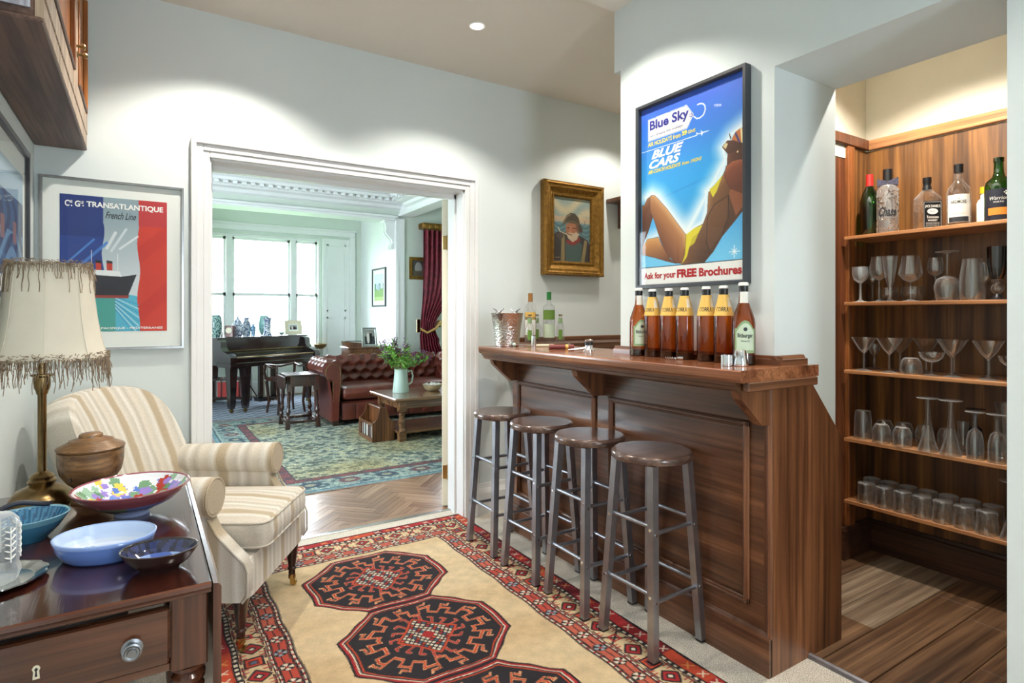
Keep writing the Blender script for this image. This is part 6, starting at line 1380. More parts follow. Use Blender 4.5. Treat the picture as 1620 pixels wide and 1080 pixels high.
# --- picture on the left wall, seen at a sharp angle
def left_picture():
    W, H = 0.80, 0.585
    t = thing('seascape_print', 'dark framed blue print on the left wall above the lamp', 'picture', (LX+0.002, 2.20, 1.355))
    A = frame_mtx((0, 0, 0), (0, 1, 0), (0, 0, 1))
    picture_frame(t, W, H, 0.022, 0.024, M['darkframe'], A)
    MB().box(0.015, W-0.015, 0.015, H-0.015, 0.004, 0.008).tf(A).obj('mount', M['mount'], t)
    w_, h_ = 0.66, 0.40
    R = Ras(w_, h_, 0.004, 2); X, Y = R.X/w_, R.Y/h_
    R.put(Y > 0, rgb(70, 96, 130)); R.put(Y > 0.72, rgb(150, 176, 196)); R.put((Y < 0.72) & (np.sin(X*31+4*np.sin(Y*9)) > 0.1), rgb(58, 70, 96)); R.put((Y < 0.4) & (np.sin(Y*30+5*np.sin(X*7)) > 0.2), rgb(110, 146, 180)); R.put((Y < 0.5) & (Y > 0.3) & (np.sin(X*19) > 0.6), rgb(150, 110, 100))
    R.obj('print', M['print'], tr_(A, 0.07, 0.08, 0.0085), t)
    MB().box(0.018, W-0.018, 0.018, H-0.018, 0.016, 0.018).tf(A).obj('pane', M['pane'], t)
left_picture()

# ================================================================== WALL CABINET (upper left)
KX, KZ, KY0, KY1 = -0.211, 2.06, 1.91, 3.285
cb_ = thing('wall_cabinet', 'oak wall cabinet high on the left wall', 'cabinet', (0, 0, 0))
MB().box(LX+0.002, KX-0.022, KY0, KY1, KZ, ZN-0.01, 0.003).obj('carcase', M['cabw'], cb_)
MB().box(LX+0.002, KX-0.003, KY0-0.012, KY1+0.008, KZ-0.014, KZ-0.001, 0.004).obj('bottom_board', M['cabw'], cb_)
MB().box(KX-0.021, KX-0.003, KY0, KY1, KZ, KZ+0.05).obj('bottom_rail', M['cabs'], cb_)
MB().box(LX+0.004, KX-0.03, KY0-0.006, KY0, KZ+0.02, ZN-0.02).obj('side_panel', M['limed'], cb_)
mid = (KY0+KY1)/2+0.13
for a, c, hand in ((KY0+0.01, mid-0.003, 1), (mid+0.003, KY1-0.01, -1)):
    st0 = 0.075
    z0, z1 = KZ+0.054, ZN-0.02
    d = MB().box(KX-0.021, KX-0.010, a+st0, c-st0, z0+st0, z1-st0).obj('door_panel', M['cabd'], cb_)
    for q in ((a, a+st0, z0, z1), (c-st0, c, z0, z1)): MB().box(KX-0.021, KX, q[0], q[1], q[2], q[3], 0.002).obj('stile', M['cabs'], d)
    for q in ((z0, z0+st0), (z1-st0, z1)): MB().box(KX-0.021, KX, a+st0, c-st0, q[0], q[1], 0.002).obj('rail', M['cabs'], d)
    for y in (a+st0, c-st0-0.014): MB().box(KX-0.010, KX+0.007, y, y+0.014, z0+st0, z1-st0, 0.003).obj('bead', M['cabd'], d)
    MB().box(KX-0.010, KX+0.007, a+st0+0.015, c-st0-0.015, z0+st0, z0+st0+0.014, 0.003).obj('bead', M['cabw'], d)
    ky = (c-0.04) if hand > 0 else (a+0.04)
    MB().lathe([(0.0005, 0.0), (0.012, 0.0), (0.011, 0.003), (0.005, 0.006), (0.005, 0.016), (0.011, 0.022), (0.012, 0.028), (0.008, 0.033), (0.0005, 0.034)], 18).tf(Matrix.Translation((KX, ky, z0+0.18)) @ Matrix.Rotation(PI/2, 4, 'Y')).obj('knob', M['antbrass'], d, True)
# ================================================================== LIVING ROOM
def vnoise(X, Y, s, seed):
    """smooth value noise in -1..1"""
    g = np.random.RandomState(seed).rand(400, 400)*2-1; a, b2 = X/s+7, Y/s+7
    i, j = np.floor(a).astype(int) % 399, np.floor(b2).astype(int) % 399; u, v = a % 1, b2 % 1; u = u*u*(3-2*u); v = v*v*(3-2*v)
    return (g[j, i]*(1-u)+g[j, i+1]*u)*(1-v)+(g[j+1, i]*(1-u)+g[j+1, i+1]*u)*v
def living_rug():
    X0, X1, Y0, Y1 = 0.62, 4.1, 4.33, 7.74
    W, H = X1-X0, Y1-Y0
    R = Ras(W, H, 0.010, 2, rgb(160, 172, 156)); X, Y = R.X, R.Y
    rs = np.random.RandomState(8)
    d = np.minimum(np.minimum(X, W-X), np.minimum(Y, H-Y)); along = np.where(np.minimum(X, W-X) < np.minimum(Y, H-Y), Y, X)
    n1 = 1.3*vnoise(X, Y, 0.055, 1)+1.5*vnoise(X, Y, 0.026, 2)+0.4*np.sin(X*38)*np.sin(Y*41)
    R.put(n1 > 0.5, rgb(84, 98, 96)); R.put(n1 < -0.9, rgb(186, 182, 150)); R.put(np.abs(n1) < 0.12, rgb(112, 92, 84), 0.7)
    blot = vnoise(X, Y, 0.5, 5)+0.2; R.put(np.ones(X.shape), rgb(160, 140, 84), np.clip(blot, 0, 1)*0.5)
    b_ = d < 0.34; R.put(b_, rgb(132, 150, 144)); n2 = 0.9*vnoise(X, Y, 0.035, 3)+0.3*np.sin(X*57+1)*np.sin(Y*53); R.put(b_ & (n2 > 0.35), rgb(70, 92, 104)); R.put(b_ & (n2 < -0.45), rgb(156, 168, 156))
    k = along/0.30; fx = ((k % 1)-0.5)*0.30; fy = d-0.19; rr_ = np.hypot(fx, fy*1.2)
    R.put(b_ & (rr_ < 0.085), rgb(62, 78, 92)); R.put(b_ & (rr_ < 0.085) & (np.floor(k) % 2 == 0), rgb(108, 78, 84)); R.put(b_ & (rr_ < 0.04), rgb(150, 150, 132))
    for lo, hi, c in ((0.0, 0.04, rgb(108, 142, 150)), (0.04, 0.05, rgb(58, 74, 82)), (0.31, 0.38, rgb(120, 72, 74)), (0.30, 0.31, rgb(52, 62, 70)), (0.38, 0.392, rgb(52, 62, 70)), (0.06, 0.075, rgb(150, 170, 170))): R.put((d >= lo) & (d < hi), c)
    R.put((d >= 0.32) & (d < 0.37) & (np.sin(along*30) > 0.5), rgb(84, 70, 78))
    R.c = np.clip(R.c*(0.62+0.78*rs.rand(*X.shape)[..., None]), 0, 1)
    t = thing('living_room_rug', 'large faded green blue patterned rug on the living room floor', 'rug', (0, 0, 0))
    R.obj('pile', M['weave2'], frame_mtx((X0, Y0, 0), (1, 0, 0), (0, 1, 0)), t, 0.008)
living_rug()
RZ = 0.008
# small blue rug under the piano
R = Ras(1.9, 1.9, 0.02, 2, rgb(150, 160, 176)); n1 = np.sin(R.X*40)*np.sin(R.Y*37); R.put(n1 > 0.4, rgb(96, 110, 136)); R.put(n1 < -0.6, rgb(190, 190, 196)); dd = np.minimum(np.minimum(R.X, 1.9-R.X), np.minimum(R.Y, 1.9-R.Y)); R.put(dd < 0.03, rgb(60, 66, 84))
t = thing('piano_rug', 'blue grey rug under the piano', 'rug', (0, 0, 0)); R.obj('pile', M['weave2'], frame_mtx((0.4, 7.86, 0), (1, 0, 0), (0, 1, 0)), t, 0.005)

# ------------------------------------------------------------------ grand piano
PA = math.atan2(0.54, 1.10)
pn = thing('grand_piano', 'dark ebonised grand piano in the bay', 'piano', (0.95, 8.20, 0.0055), PA)
L = 1.42
curve = [(0.0, 0.0), (L, 0.0), (L, 0.55)]
for i in range(9):
    u = i/8; curve.append((L-0.02-0.55*u**1.3-0.04*math.sin(u*PI), 0.6+0.62*u))
curve += [(0.75, 1.28), (0.6, 1.36), (0.42, 1.4), (0.22, 1.38), (0.06, 1.3), (0.0, 1.15)]
rim = [p for p in curve if p[1] > 0.29]
body = [(0, 0.30), (L, 0.30)]+[p for p in curve[2:]]
MB().prism(body, 'z', 0.62, 0.955).obj('case', M['piano'], pn)
lidp = [(x*1.012-0.008, 0.28+(y-0.30)*1.012) for x, y in body]
MB().prism(lidp, 'z', 0.956, 0.985).obj('lid', M['piano'], pn)
MB().box(0.0, L, 0.0, 0.30, 0.60, 0.66, 0.006).obj('key_bed', M['piano'], pn)
MB().prism([(0.02, 0.66), (0.30, 0.66), (0.30, 0.80), (0.26, 0.80), (0.22, 0.775), (0.05, 0.725), (0.02, 0.71)], 'x', 0.09, L-0.09).obj('fallboard', M['piano'], pn)
for z, y in ((0.805, 0.255), (0.728, 0.03)): MB().tube([(0.09, y, z), (L-0.09, y, z)], 0.009, 8).obj('fallboard_edge', M['antbrass'], pn, True)
MB().box(0.09, L-0.09, 0.285, 0.299, 0.66, 0.95).obj('front_panel', M['piano'], pn)
for x0 in (0.0, L-0.089):
    MB().prism([(0.0, 0.661), (0.30, 0.661), (0.30, 0.955), (0.25, 0.955), (0.22, 0.93), (0.215, 0.86), (0.17, 0.81), (0.08, 0.785), (0.02, 0.76), (0.0, 0.73)], 'x', x0, x0+0.089).obj('cheek', M['piano'], pn)
for i, (x, y) in enumerate(((0.09, 0.12), (0.24, 0.05), (L-0.12, 0.12), (0.5, 1.2))):
    lg = MB().loft([[(x+sx*h, y+sy*h, z) for sx, sy in ((-1, -1), (1, -1), (1, 1), (-1, 1))] for h, z in ((0.03, 0.06), (0.036, 0.1), (0.05, 0.5), (0.055, 0.60))]).obj('leg', M['piano'], pn)
    MB().lathe([(0.0005, -0.012), (0.026, -0.012), (0.028, 0), (0.026, 0.012), (0.0005, 0.012)], 16).tf(Matrix.Translation((x, y, 0.033)) @ Matrix.Rotation(PI/2, 4, 'X')).obj('castor', M['antbrass'], lg, True)
MB().box(0.62, 0.95, 0.28, 0.42, 0.07, 0.13, 0.008).obj('lyre_box', M['piano'], pn)
for x in (0.68, 0.89): MB().box(x-0.03, x+0.03, 0.32, 0.38, 0.13, 0.60, 0.006).obj('lyre_post', M['piano'], pn)
for x in (0.74, 0.79, 0.84):
    MB().tube([(x, 0.35, 0.13), (x, 0.35, 0.6)], 0.005, 6).obj('lyre_rod', M['antbrass'], pn)
    MB().tube([(x, 0.32, 0.09), (x, 0.2, 0.075)], 0.008, 6).obj('pedal', M['brass'], pn)
MB().tube([(0.55, 0.75, 0.6), (0.68, 0.42, 0.12)], 0.008, 6).obj('lyre_brace', M['piano'], pn)
# things on the piano
PZ = 0.9915
def on_lid(along, back=0.30):
    """point on the lid: distance along the keyboard from the bass end, and behind the front edge"""
    return (0.95+along*math.cos(PA)-back*math.sin(PA), 8.20+along*math.sin(PA)+back*math.cos(PA))
def china(name, lab, along, prof, dark, light, back=0.45, scale=14, cat='vase'):
    m = M.get('china_'+name)
    if m is None:
        m, nt, bs_ = newmat('china_'+name); n = noise(nt, coords(nt), scale*3, 2, 1.5)
        nt.links.new(ramp(nt, n, [(0.47, light), (0.53, dark)]), bs_.inputs['Base Color']); bs_.inputs['Roughness'].default_value = 0.15; M['china_'+name] = m
    o = MB().lathe(prof, 24).obj(name, m, None, True); x, y = on_lid(along, back); o.location = (x, y, PZ)
    return tag(o, lab, cat, 'china on the piano')
wh, bl = sr(222, 228, 232), sr(60, 84, 130)
china('tall_green_vase', 'tall pale green vase at the left end of the piano lid', 0.06, [(0.0005, 0), (0.05, 0), (0.075, 0.06), (0.085, 0.16), (0.07, 0.27), (0.05, 0.3), (0.0005, 0.3)], sr(40, 76, 90), sr(160, 196, 186), 0.42)
china('celadon_cylinder', 'plain pale cylinder vase second from left on the piano', 0.166, [(0.0005, 0), (0.042, 0), (0.036, 0.1), (0.033, 0.22), (0.037, 0.225), (0.0005, 0.225)], sr(190, 214, 200), sr(208, 226, 214), 0.5)
o = china('ginger_jar', 'blue and white lidded ginger jar on the piano', 0.376, [(0.0005, 0), (0.05, 0), (0.06, 0.02), (0.085, 0.08), (0.088, 0.12), (0.07, 0.165), (0.05, 0.185), (0.0005, 0.185)], bl, wh, 0.42)
MB().lathe([(0.0005, 0.186), (0.054, 0.186), (0.055, 0.195), (0.035, 0.225), (0.03, 0.245), (0.012, 0.255), (0.014, 0.27), (0.008, 0.285), (0.0005, 0.295)], 20).obj('lid', M['china_ginger_jar'], o, True)
china('sleeve_vase', 'blue and white vase with flared neck right of the ginger jar', 0.576, [(0.0005, 0), (0.05, 0), (0.056, 0.06), (0.058, 0.15), (0.05, 0.19), (0.034, 0.21), (0.034, 0.24), (0.042, 0.262), (0.0005, 0.262)], bl, wh, 0.52)
china('small_blue_figure', 'small blue porcelain figure on the piano', 0.597, [(0.0005, 0), (0.028, 0), (0.026, 0.05), (0.034, 0.1), (0.03, 0.13), (0.014, 0.145), (0.018, 0.165), (0.0005, 0.175)], sr(60, 100, 150), sr(150, 190, 214), 0.4)
china('square_beaker', 'blue and white beaker vase in the middle of the piano', 0.824, [(0.0005, 0), (0.066, 0), (0.05, 0.035), (0.043, 0.06), (0.046, 0.2), (0.062, 0.262), (0.0005, 0.262)], bl, wh, 0.40)
china('round_celadon_vase', 'pale green round vase behind the beaker vase', 0.915, [(0.0005, 0), (0.04, 0), (0.07, 0.06), (0.078, 0.16), (0.062, 0.27), (0.045, 0.29), (0.0005, 0.29)], sr(110, 160, 160), sr(160, 200, 196), 0.6)
china('little_bowl', 'little pale bowl beside the photo frame on the piano', 1.076, [(0.0005, 0), (0.02, 0), (0.03, 0.02), (0.055, 0.045), (0.05, 0.045), (0.0005, 0.02)], sr(150, 160, 160), sr(190, 196, 196), 0.42, 8, 'bowl')
x, y = on_lid(0.225, 0.36)
t = thing('carriage_clock', 'small dark red box clock on the piano', 'clock', (x, y, PZ), -0.5)
MB().box(-0.055, 0.055, -0.04, 0.04, 0.0, 0.155, 0.006).obj('case', M['leather'], t)
MB().lathe([(0.0005, 0), (0.04, 0), (0.04, 0.004), (0.0005, 0.004)], 20).tf(Matrix.Translation((0.0, -0.04, 0.09)) @ Matrix.Rotation(PI/2, 4, 'X')).obj('dial', M['ivory'], t)
def photo_frame(name, lab, x, y, z, w_, h_, rz, mat, dark, inner):
    t = thing(name, lab, 'photo frame', (x, y, z), rz)
    A = Matrix.Translation((-w_/2, 0, 0.0)) @ Matrix.Rotation(-0.16, 4, 'X') @ frame_mtx((0, 0, 0), (1, 0, 0), (0, 0, 1))
    picture_frame(t, w_, h_, inner, 0.014, mat, A)
    MB().box(inner*0.8, w_-inner*0.8, inner*0.8, h_-inner*0.8, 0.002, 0.006).tf(A).obj('mount', M['mount'], t)
    iw, ih = w_-2.7*inner, h_-2.7*inner
    R = Ras(iw, ih, 0.006, 2, dark); X, Y = R.X/iw, R.Y/ih
    R.put(Y > 0.55, rgb(150, 156, 150)); R.put((((X-0.35)/0.14)**2+((Y-0.45)/0.4)**2 < 1), rgb(220, 216, 208)); R.put((((X-0.62)/0.14)**2+((Y-0.45)/0.42)**2 < 1), rgb(40, 38, 40)); R.disc(0.35*iw, 0.78*ih, 0.07*iw, rgb(206, 170, 148)); R.disc(0.62*iw, 0.8*ih, 0.07*iw, rgb(206, 170, 148))
    R.obj('photograph', M['print'], A @ Matrix.Translation((1.35*inner, 1.35*inner, 0.007)), t)
    MB().bar((0, 0.03, h_*0.55), (0, 0.09, 0.002), 0.02, 0.006).obj('strut', M['black'], t)
    return t
x, y = on_lid(1.286, 0.42); photo_frame('cream_photo_frame', 'wide cream framed photograph at the right end of the piano', x, y, PZ+0.001, 0.25, 0.215, 0.12, M['ivory'], rgb(70, 50, 44), 0.055)
# piano stool / chair
pc = thing('piano_chair', 'low dark wooden piano chair half hidden behind the small table', 'chair', (1.60, 8.08, 0.0055), 0.28)
MB().box(-0.2, 0.2, -0.17, 0.17, 0.42, 0.47, 0.012).obj('seat', M['dkwood'], pc)
for sx in (-1, 1):
    for sy in (-1, 1): MB().tube([(sx*0.185, sy*0.15, 0.0), (sx*0.165, sy*0.14, 0.15), (sx*0.19, sy*0.15, 0.42)], [0.014, 0.018, 0.022], 8).obj('leg', M['dkwood'], pc, True)
    MB().tube([(sx*0.19, -0.16, 0.44), (sx*0.21, -0.17, 0.54), (sx*0.2, -0.15, 0.63)], 0.018, 8).obj('arm_post', M['dkwood'], pc, True)
    MB().tube([(sx*0.19, 0.16, 0.44), (sx*0.21, 0.17, 0.54), (sx*0.2, 0.15, 0.63)], 0.018, 8).obj('arm_post', M['dkwood'], pc, True)
    MB().tube([(sx*0.2, -0.16, 0.63), (sx*0.2, 0.0, 0.60), (sx*0.2, 0.16, 0.63)], 0.014, 8).obj('arm_rail', M['dkwood'], pc, True)
MB().tube([(-0.2, 0.15, 0.63), (0, 0.16, 0.60), (0.2, 0.15, 0.63)], 0.014, 8).obj('back_rail', M['dkwood'], pc, True)
# magazine rack under the piano
mr = thing('magazine_rack', 'dark wooden magazine rack under the piano', 'rack', (1.11, 9.46, 0.0055), -0.3)
for sy in (-0.1, 0.1):
    for z in (0.06, 0.33): MB().box(-0.24, 0.24, sy-0.01, sy+0.01, z, z+0.03).obj('rail', M['dkwood'], mr)
    for i in range(6): MB().box(-0.2+i*0.08-0.006, -0.2+i*0.08+0.006, sy-0.006, sy+0.006, 0.09, 0.33).obj('spindle', M['dkwood'], mr)
for sx in (-0.25, 0.25): MB().prism([(-0.12, 0.0), (-0.08, 0.0), (-0.08, 0.04), (0.08, 0.04), (0.08, 0.0), (0.12, 0.0), (0.12, 0.36), (0.05, 0.44), (-0.05, 0.44), (-0.12, 0.36)], 'x', sx-0.012, sx+0.012).obj('end_board', M['dkwood'], mr)
MB().box(-0.24, 0.24, -0.1, 0.1, 0.045, 0.06).obj('base', M['dkwood'], mr)
rb = random.Random(2)
for i in range(8):
    y = -0.08+i*0.021; o = MB().box(-0.20+rb.uniform(0, .03), 0.2-rb.uniform(0, .06), -0.008, 0.008, 0.0, rb.uniform(0.24, 0.3)).obj('magazine', M[('redcap', 'paper', 'navylabel', 'bookred', 'white', 'redcap', 'jug', 'paper')[i]], None)
    o.location = (1.11-y*math.sin(-0.3), 9.46+y*math.cos(-0.3), 0.067); o.rotation_euler = (0, 0, -0.3); tag(o, '%s magazine from the front in the rack under the piano' % ordn(i), 'magazine', 'magazines in the rack')
# small oak drop-leaf stool table
sj = thing('joint_stool', 'small dark oak table with turned legs beside the sofa', 'table', (1.555, 7.03, RZ), 0.0)
MB().box(-0.20, 0.17, -0.2, 0.2, 0.585, 0.605, 0.006).obj('top', M['dkwood'], sj)
MB().prism([(-0.2, 0.584), (-0.2, 0.47), (-0.12, 0.44), (0.12, 0.44), (0.2, 0.47), (0.2, 0.584)], 'x', -0.226, -0.208).obj('leaf', M['dkwood'], sj)
for y in (-0.15, 0.15): MB().box(-0.15, 0.13, y-0.012, y+0.012, 0.47, 0.584).obj('apron', M['dkwood'], sj)
tl = [(0.0005, 0.10), (0.02, 0.10), (0.024, 0.13), (0.014, 0.15), (0.024, 0.18), (0.026, 0.2), (0.016, 0.22), (0.02, 0.25), (0.014, 0.28), (0.022, 0.33), (0.018, 0.4), (0.024, 0.42), (0.0005, 0.42)]
for sx, tx in ((-0.15, -0.185), (0.13, 0.15)):
    for sy in (-1, 1):
        lg = MB().loft([[((r*math.cos(q)+sx+(tx-sx)*(0.585-z)/0.585), (r*math.sin(q)+sy*(0.15+0.04*(0.585-z)/0.585)), z) for q in [2*PI*j/14 for j in range(14)]] for r, z in tl]).obj('leg', M['dkwood'], sj, True)
        for z0, z1 in ((0.0, 0.10), (0.42, 0.50)):
            f_ = lambda z: (sx+(tx-sx)*(0.585-z)/0.585, sy*(0.15+0.04*(0.585-z)/0.585))
            (a, b_), (c, d) = f_(z0), f_(z1)
            MB().loft([[(a+p*0.024, b_+q*0.024, z0) for p, q in ((-1, -1), (1, -1), (1, 1), (-1, 1))], [(c+p*0.024, d+q*0.024, z1) for p, q in ((-1, -1), (1, -1), (1, 1), (-1, 1))]]).obj('leg_block', M['dkwood'], lg)
for y in (-0.183, 0.183): MB().box(-0.17, 0.14, y-0.014, y+0.014, 0.06, 0.09).obj('stretcher', M['dkwood'], sj)
for x in (-0.178, 0.145): MB().box(x-0.014, x+0.014, -0.17, 0.17, 0.06, 0.09).obj('stretcher', M['dkwood'], sj)

# ------------------------------------------------------------------ chesterfield sofa
SX0, SX1, SYF, SYB = 1.785, 3.62, 6.735, 7.66
sf = thing('chesterfield_sofa', 'oxblood leather buttoned sofa with rolled arms', 'sofa', (SX0, SYF, RZ))
LS, DS = SX1-SX0, SYB-SYF
MB().box(0.17, LS-0.17, 0.03, DS-0.1, 0.05, 0.27, 0.02).obj('base', M['leather'], sf)
for i in range(9):
    x = 0.17+(LS-0.34)*(i+0.5)/9
    w2 = (LS-0.34)/18
    MB().cushion(rrect(x-w2+0.001, x+w2-0.001, 0.06, 0.25, 0.02, 3), 0.02, 0.012, 'y', (0, 0.022, 0)).obj('base_pad', M['leather'], sf, True)
for x0, x1 in ((0.175, LS/2-0.004), (LS/2+0.004, LS-0.175)):
    MB().cushion(rrect(x0, x1, 0.0, DS-0.26, 0.04, 4), 0.14, 0.03, 'z', (0, 0, 0.36)).obj('seat_cushion', M['leather'], sf, True)
# arms: a J-shaped section (roll outwards) swept along y; back swept along x
def rollsec(n=22):
    """section in (t, z): t outwards positive; rolled top"""
    pts = [(-0.02, 0.06), (-0.03, 0.30), (-0.045, 0.5), (-0.05, 0.62)]
    for i in range(n):
        a = PI*0.95-(PI*1.45)*i/(n-1); pts.append((0.055+0.108*math.cos(a), 0.655+0.108*math.sin(a)))
    pts += [(0.06, 0.55), (0.055, 0.3), (0.055, 0.06)]
    return pts
sec = rollsec()
def tuft(u, v, pu, pv):
    """button-tufted relief: 0 at buttons, 1 on pillows"""
    a = u/pu; b2 = v/pv; best = 9
    r = round(b2)
    for rr_ in (r-1, r, r+1):
        off = 0.5 if rr_ % 2 else 0.0; c = round(a-off)+off
        best = min(best, math.hypot((a-c)*1.0, (b2-rr_)*0.8))
    return min(1.0, best/0.62)
def swept(path_len, fn, sec, steps, tuft_on=True, pu=0.15, pv=0.105):
    rings = []
    # arc length along the section
    acc = [0]
    for p, q in zip(sec[:-1], sec[1:]): acc.append(acc[-1]+math.hypot(q[0]-p[0], q[1]-p[1]))
    # resample finely
    n = 120; S = [acc[-1]*i/(n-1) for i in range(n)]; P = []
    for s in S:
        i = max(k for k in range(len(acc)) if acc[k] <= s+1e-9); i = min(i, len(sec)-2); f = (s-acc[i])/(acc[i+1]-acc[i]); P.append((sec[i][0]+(sec[i+1][0]-sec[i][0])*f, sec[i][1]+(sec[i+1][1]-sec[i][1])*f))
    for k in range(steps+1):
        u = path_len*k/steps; ring = []
        for i, (t, z) in enumerate(P):
            s = S[i]; on = tuft_on and 0.30 < s < 0.90
            if on:
                p0, p1 = P[max(0, i-1)], P[min(n-1, i+1)]; tx, tz = p1[0]-p0[0], p1[1]-p0[1]; l = math.hypot(tx, tz) or 1
                nx, nz = -tz/l, tx/l
                fade = min(1, (s-0.30)/0.06, (0.90-s)/0.06)
                dpt = (0.05*tuft(u, s-0.36, pu, pv)-0.03)*fade
                t, z = t+nx*dpt, z+nz*dpt
            ring.append(fn(u, t, z))
        rings.append(ring)
    return rings
# back: t points to +y
rb_ = swept(LS-0.30, lambda u, t, z: (0.15+u, DS-0.17+t, z), sec, 190)
MB().loft(rb_).obj('back', M['leather'], sf, True)
for s in (0, 1):
    fn = (lambda u, t, z: (0.11-t, u, z)) if s == 0 else (lambda u, t, z: (LS-0.11+t, u, z))
    ra = swept(DS-0.20, (lambda f: (lambda u, t, z: f(u+0.01, t, z)))(fn), sec, 90)
    am = MB().loft(ra).obj('arm', M['leather'], sf, True)
    # scroll front with studs
    x0 = 0.11 if s == 0 else LS-0.11; sg = -1 if s == 0 else 1
    fr_ = [(x0+sg*t*0.93, z) for t, z in sec]
    MB().prism([(x0+sg*(t*0.88+0.002), 0.08+(z-0.08)*0.965) for t, z in sec], 'y', -0.004, 0.012).obj('arm_front', M['leather'], am)
    MB().tube([(x0+sg*(t*0.8+0.003), -0.005, 0.09+(z-0.09)*0.93) for t, z in sec[1:-1]], 0.004, 6).obj('stud_line', M['antbrass'], am, True)
    # outer flat side
    xo = 0.055 if s == 0 else LS-0.055
    MB().box(xo-0.004, xo+0.004, 0.02, DS-0.1, 0.05, 0.55).obj('side_panel', M['leather'], am)
for x in (0.1, LS-0.1):
    for y in (0.05, DS-0.12): MB().box(x-0.03, x+0.03, y-0.03, y+0.03, 0.0, 0.07).obj('foot', M['dkwood'], sf)
bt_ = MB()
for r in range(0, 5):
    for c in range(0, 12):
        u = (c+(0.5 if r % 2 else 0))*0.15
        if u > LS-0.32 or u < 0.02: continue
        s = 0.36+r*0.105
        acc = 0
        for p, q in zip(sec[:-1], sec[1:]):
            l = math.hypot(q[0]-p[0], q[1]-p[1])
            if acc+l >= s:
                f = (s-acc)/l; t, z = p[0]+(q[0]-p[0])*f, p[1]+(q[1]-p[1])*f; break
            acc += l
        tx, tz = (q[0]-p[0])/l, (q[1]-p[1])/l; nx, nz = -tz, tx
        b1 = MB().lathe([(0.0005, -0.004), (0.009, -0.002), (0.011, 0.002), (0.006, 0.006), (0.0005, 0.007)], 10).tf(Matrix.Translation((0.15+u, DS-0.17+t-nx*0.024, z-nz*0.024)) @ Vector((0, nx, nz)).to_track_quat('Z', 'Y').to_matrix().to_4x4())
        b1.obj('button', M['leather'], sf, True)

# ------------------------------------------------------------------ coffee table, tote, jug of flowers, bowl
cf = thing('coffee_table', 'low oak coffee table with turned legs and lower shelf', 'coffee table', (2.12, 5.50, RZ), 0.0)
MB().box(0.0, 1.35, 0.0, 0.78, 0.41, 0.445, 0.008).obj('top', M['cofwood'], cf)
for y in (0.08, 0.68): MB().box(0.11, 1.24, y, y+0.02, 0.33, 0.409).obj('apron', M['cofwood'], cf)
for x in (0.08, 1.25): MB().box(x, x+0.02, 0.1, 0.68, 0.33, 0.409).obj('apron', M['cofwood'], cf)
MB().box(0.07, 1.28, 0.07, 0.71, 0.075, 0.10, 0.006).obj('lower_shelf', M['cofwood'], cf)
for x in (0.11, 1.24):
    for y in (0.10, 0.68):
        lg = MB().lathe([(0.0005, 0.10), (0.03, 0.10), (0.034, 0.12), (0.026, 0.14), (0.036, 0.17), (0.038, 0.2), (0.028, 0.24), (0.036, 0.27), (0.024, 0.285), (0.034, 0.3), (0.0005, 0.3)], 18, (x, y, 0)).obj('leg', M['cofwood'], cf, True)
        MB().box(x-0.036, x+0.036, y-0.036, y+0.036, 0.3, 0.409).obj('leg_block', M['cofwood'], lg); MB().box(x-0.036, x+0.036, y-0.036, y+0.036, 0.0, 0.10).obj('leg_block', M['cofwood'], lg)
tt = thing('magazine_tote', 'wooden carrying box with scooped sides and handle in front of the sofa', 'box', (1.95, 5.68, RZ), 0.0)
MB().box(0.0, 0.23, 0.0, 0.44, 0.0, 0.014).obj('base', M['midwood'], tt)
endp = [(0.0, 0.014), (0.23, 0.014), (0.23, 0.19), (0.195, 0.215), (0.17, 0.25), (0.155, 0.31), (0.15, 0.345), (0.08, 0.345), (0.075, 0.31), (0.06, 0.25), (0.035, 0.215), (0.0, 0.19)]
for y in (0.0, 0.426): MB().prism(endp, 'y', y, y+0.014).obj('end_board', M['midwood'], tt)
MB().box(0.095, 0.135, 0.015, 0.425, 0.315, 0.335, 0.006).obj('handle', M['midwood'], tt)
MB().box(0.109, 0.121, 0.015, 0.425, 0.015, 0.315).obj('divider', M['midwood'], tt)
for x in (0.0, 0.218):
    for z0, z1 in ((0.014, 0.04), (0.165, 0.19)): MB().box(x, x+0.012, 0.015, 0.425, z0, z1).obj('side_rail', M['midwood'], tt)
    for i in range(5): MB().box(x+0.002, x+0.010, 0.06+i*0.08, 0.072+i*0.08, 0.04, 0.165).obj('spindle', M['midwood'], tt)
for i in range(6):
    o = MB().box(0.012, 0.035, 0.0, 0.055, 0.0, 0.125).obj('paperback', M[('paper', 'white', 'navylabel', 'paper', 'jug', 'white')[i]], None); o.location = (1.966, 5.72+i*0.062, RZ+0.0145); tag(o, '%s small book from the near end inside the carrying box' % ordn(i), 'book', 'books in the carrying box')
fj = thing('flower_jug', 'pale green enamel jug holding leafy stems with purple flowers', 'jug', (2.37, 5.98, RZ+0.446))
MB().lathe([(0.0005, 0), (0.086, 0), (0.088, 0.006), (0.08, 0.1), (0.068, 0.22), (0.07, 0.245), (0.074, 0.25), (0.07, 0.248), (0.064, 0.22), (0.074, 0.1), (0.08, 0.01), (0.0005, 0.008)], 28).obj('body', M['jug'], fj, True)
MB().tube([(0.07, -0.02, 0.22), (0.11, -0.03, 0.23), (0.125, -0.035, 0.17), (0.11, -0.03, 0.1), (0.08, -0.02, 0.08)], 0.009, 8).obj('handle', M['jug'], fj, True)
rl_ = random.Random(9); stems = MB(); leaves = MB()
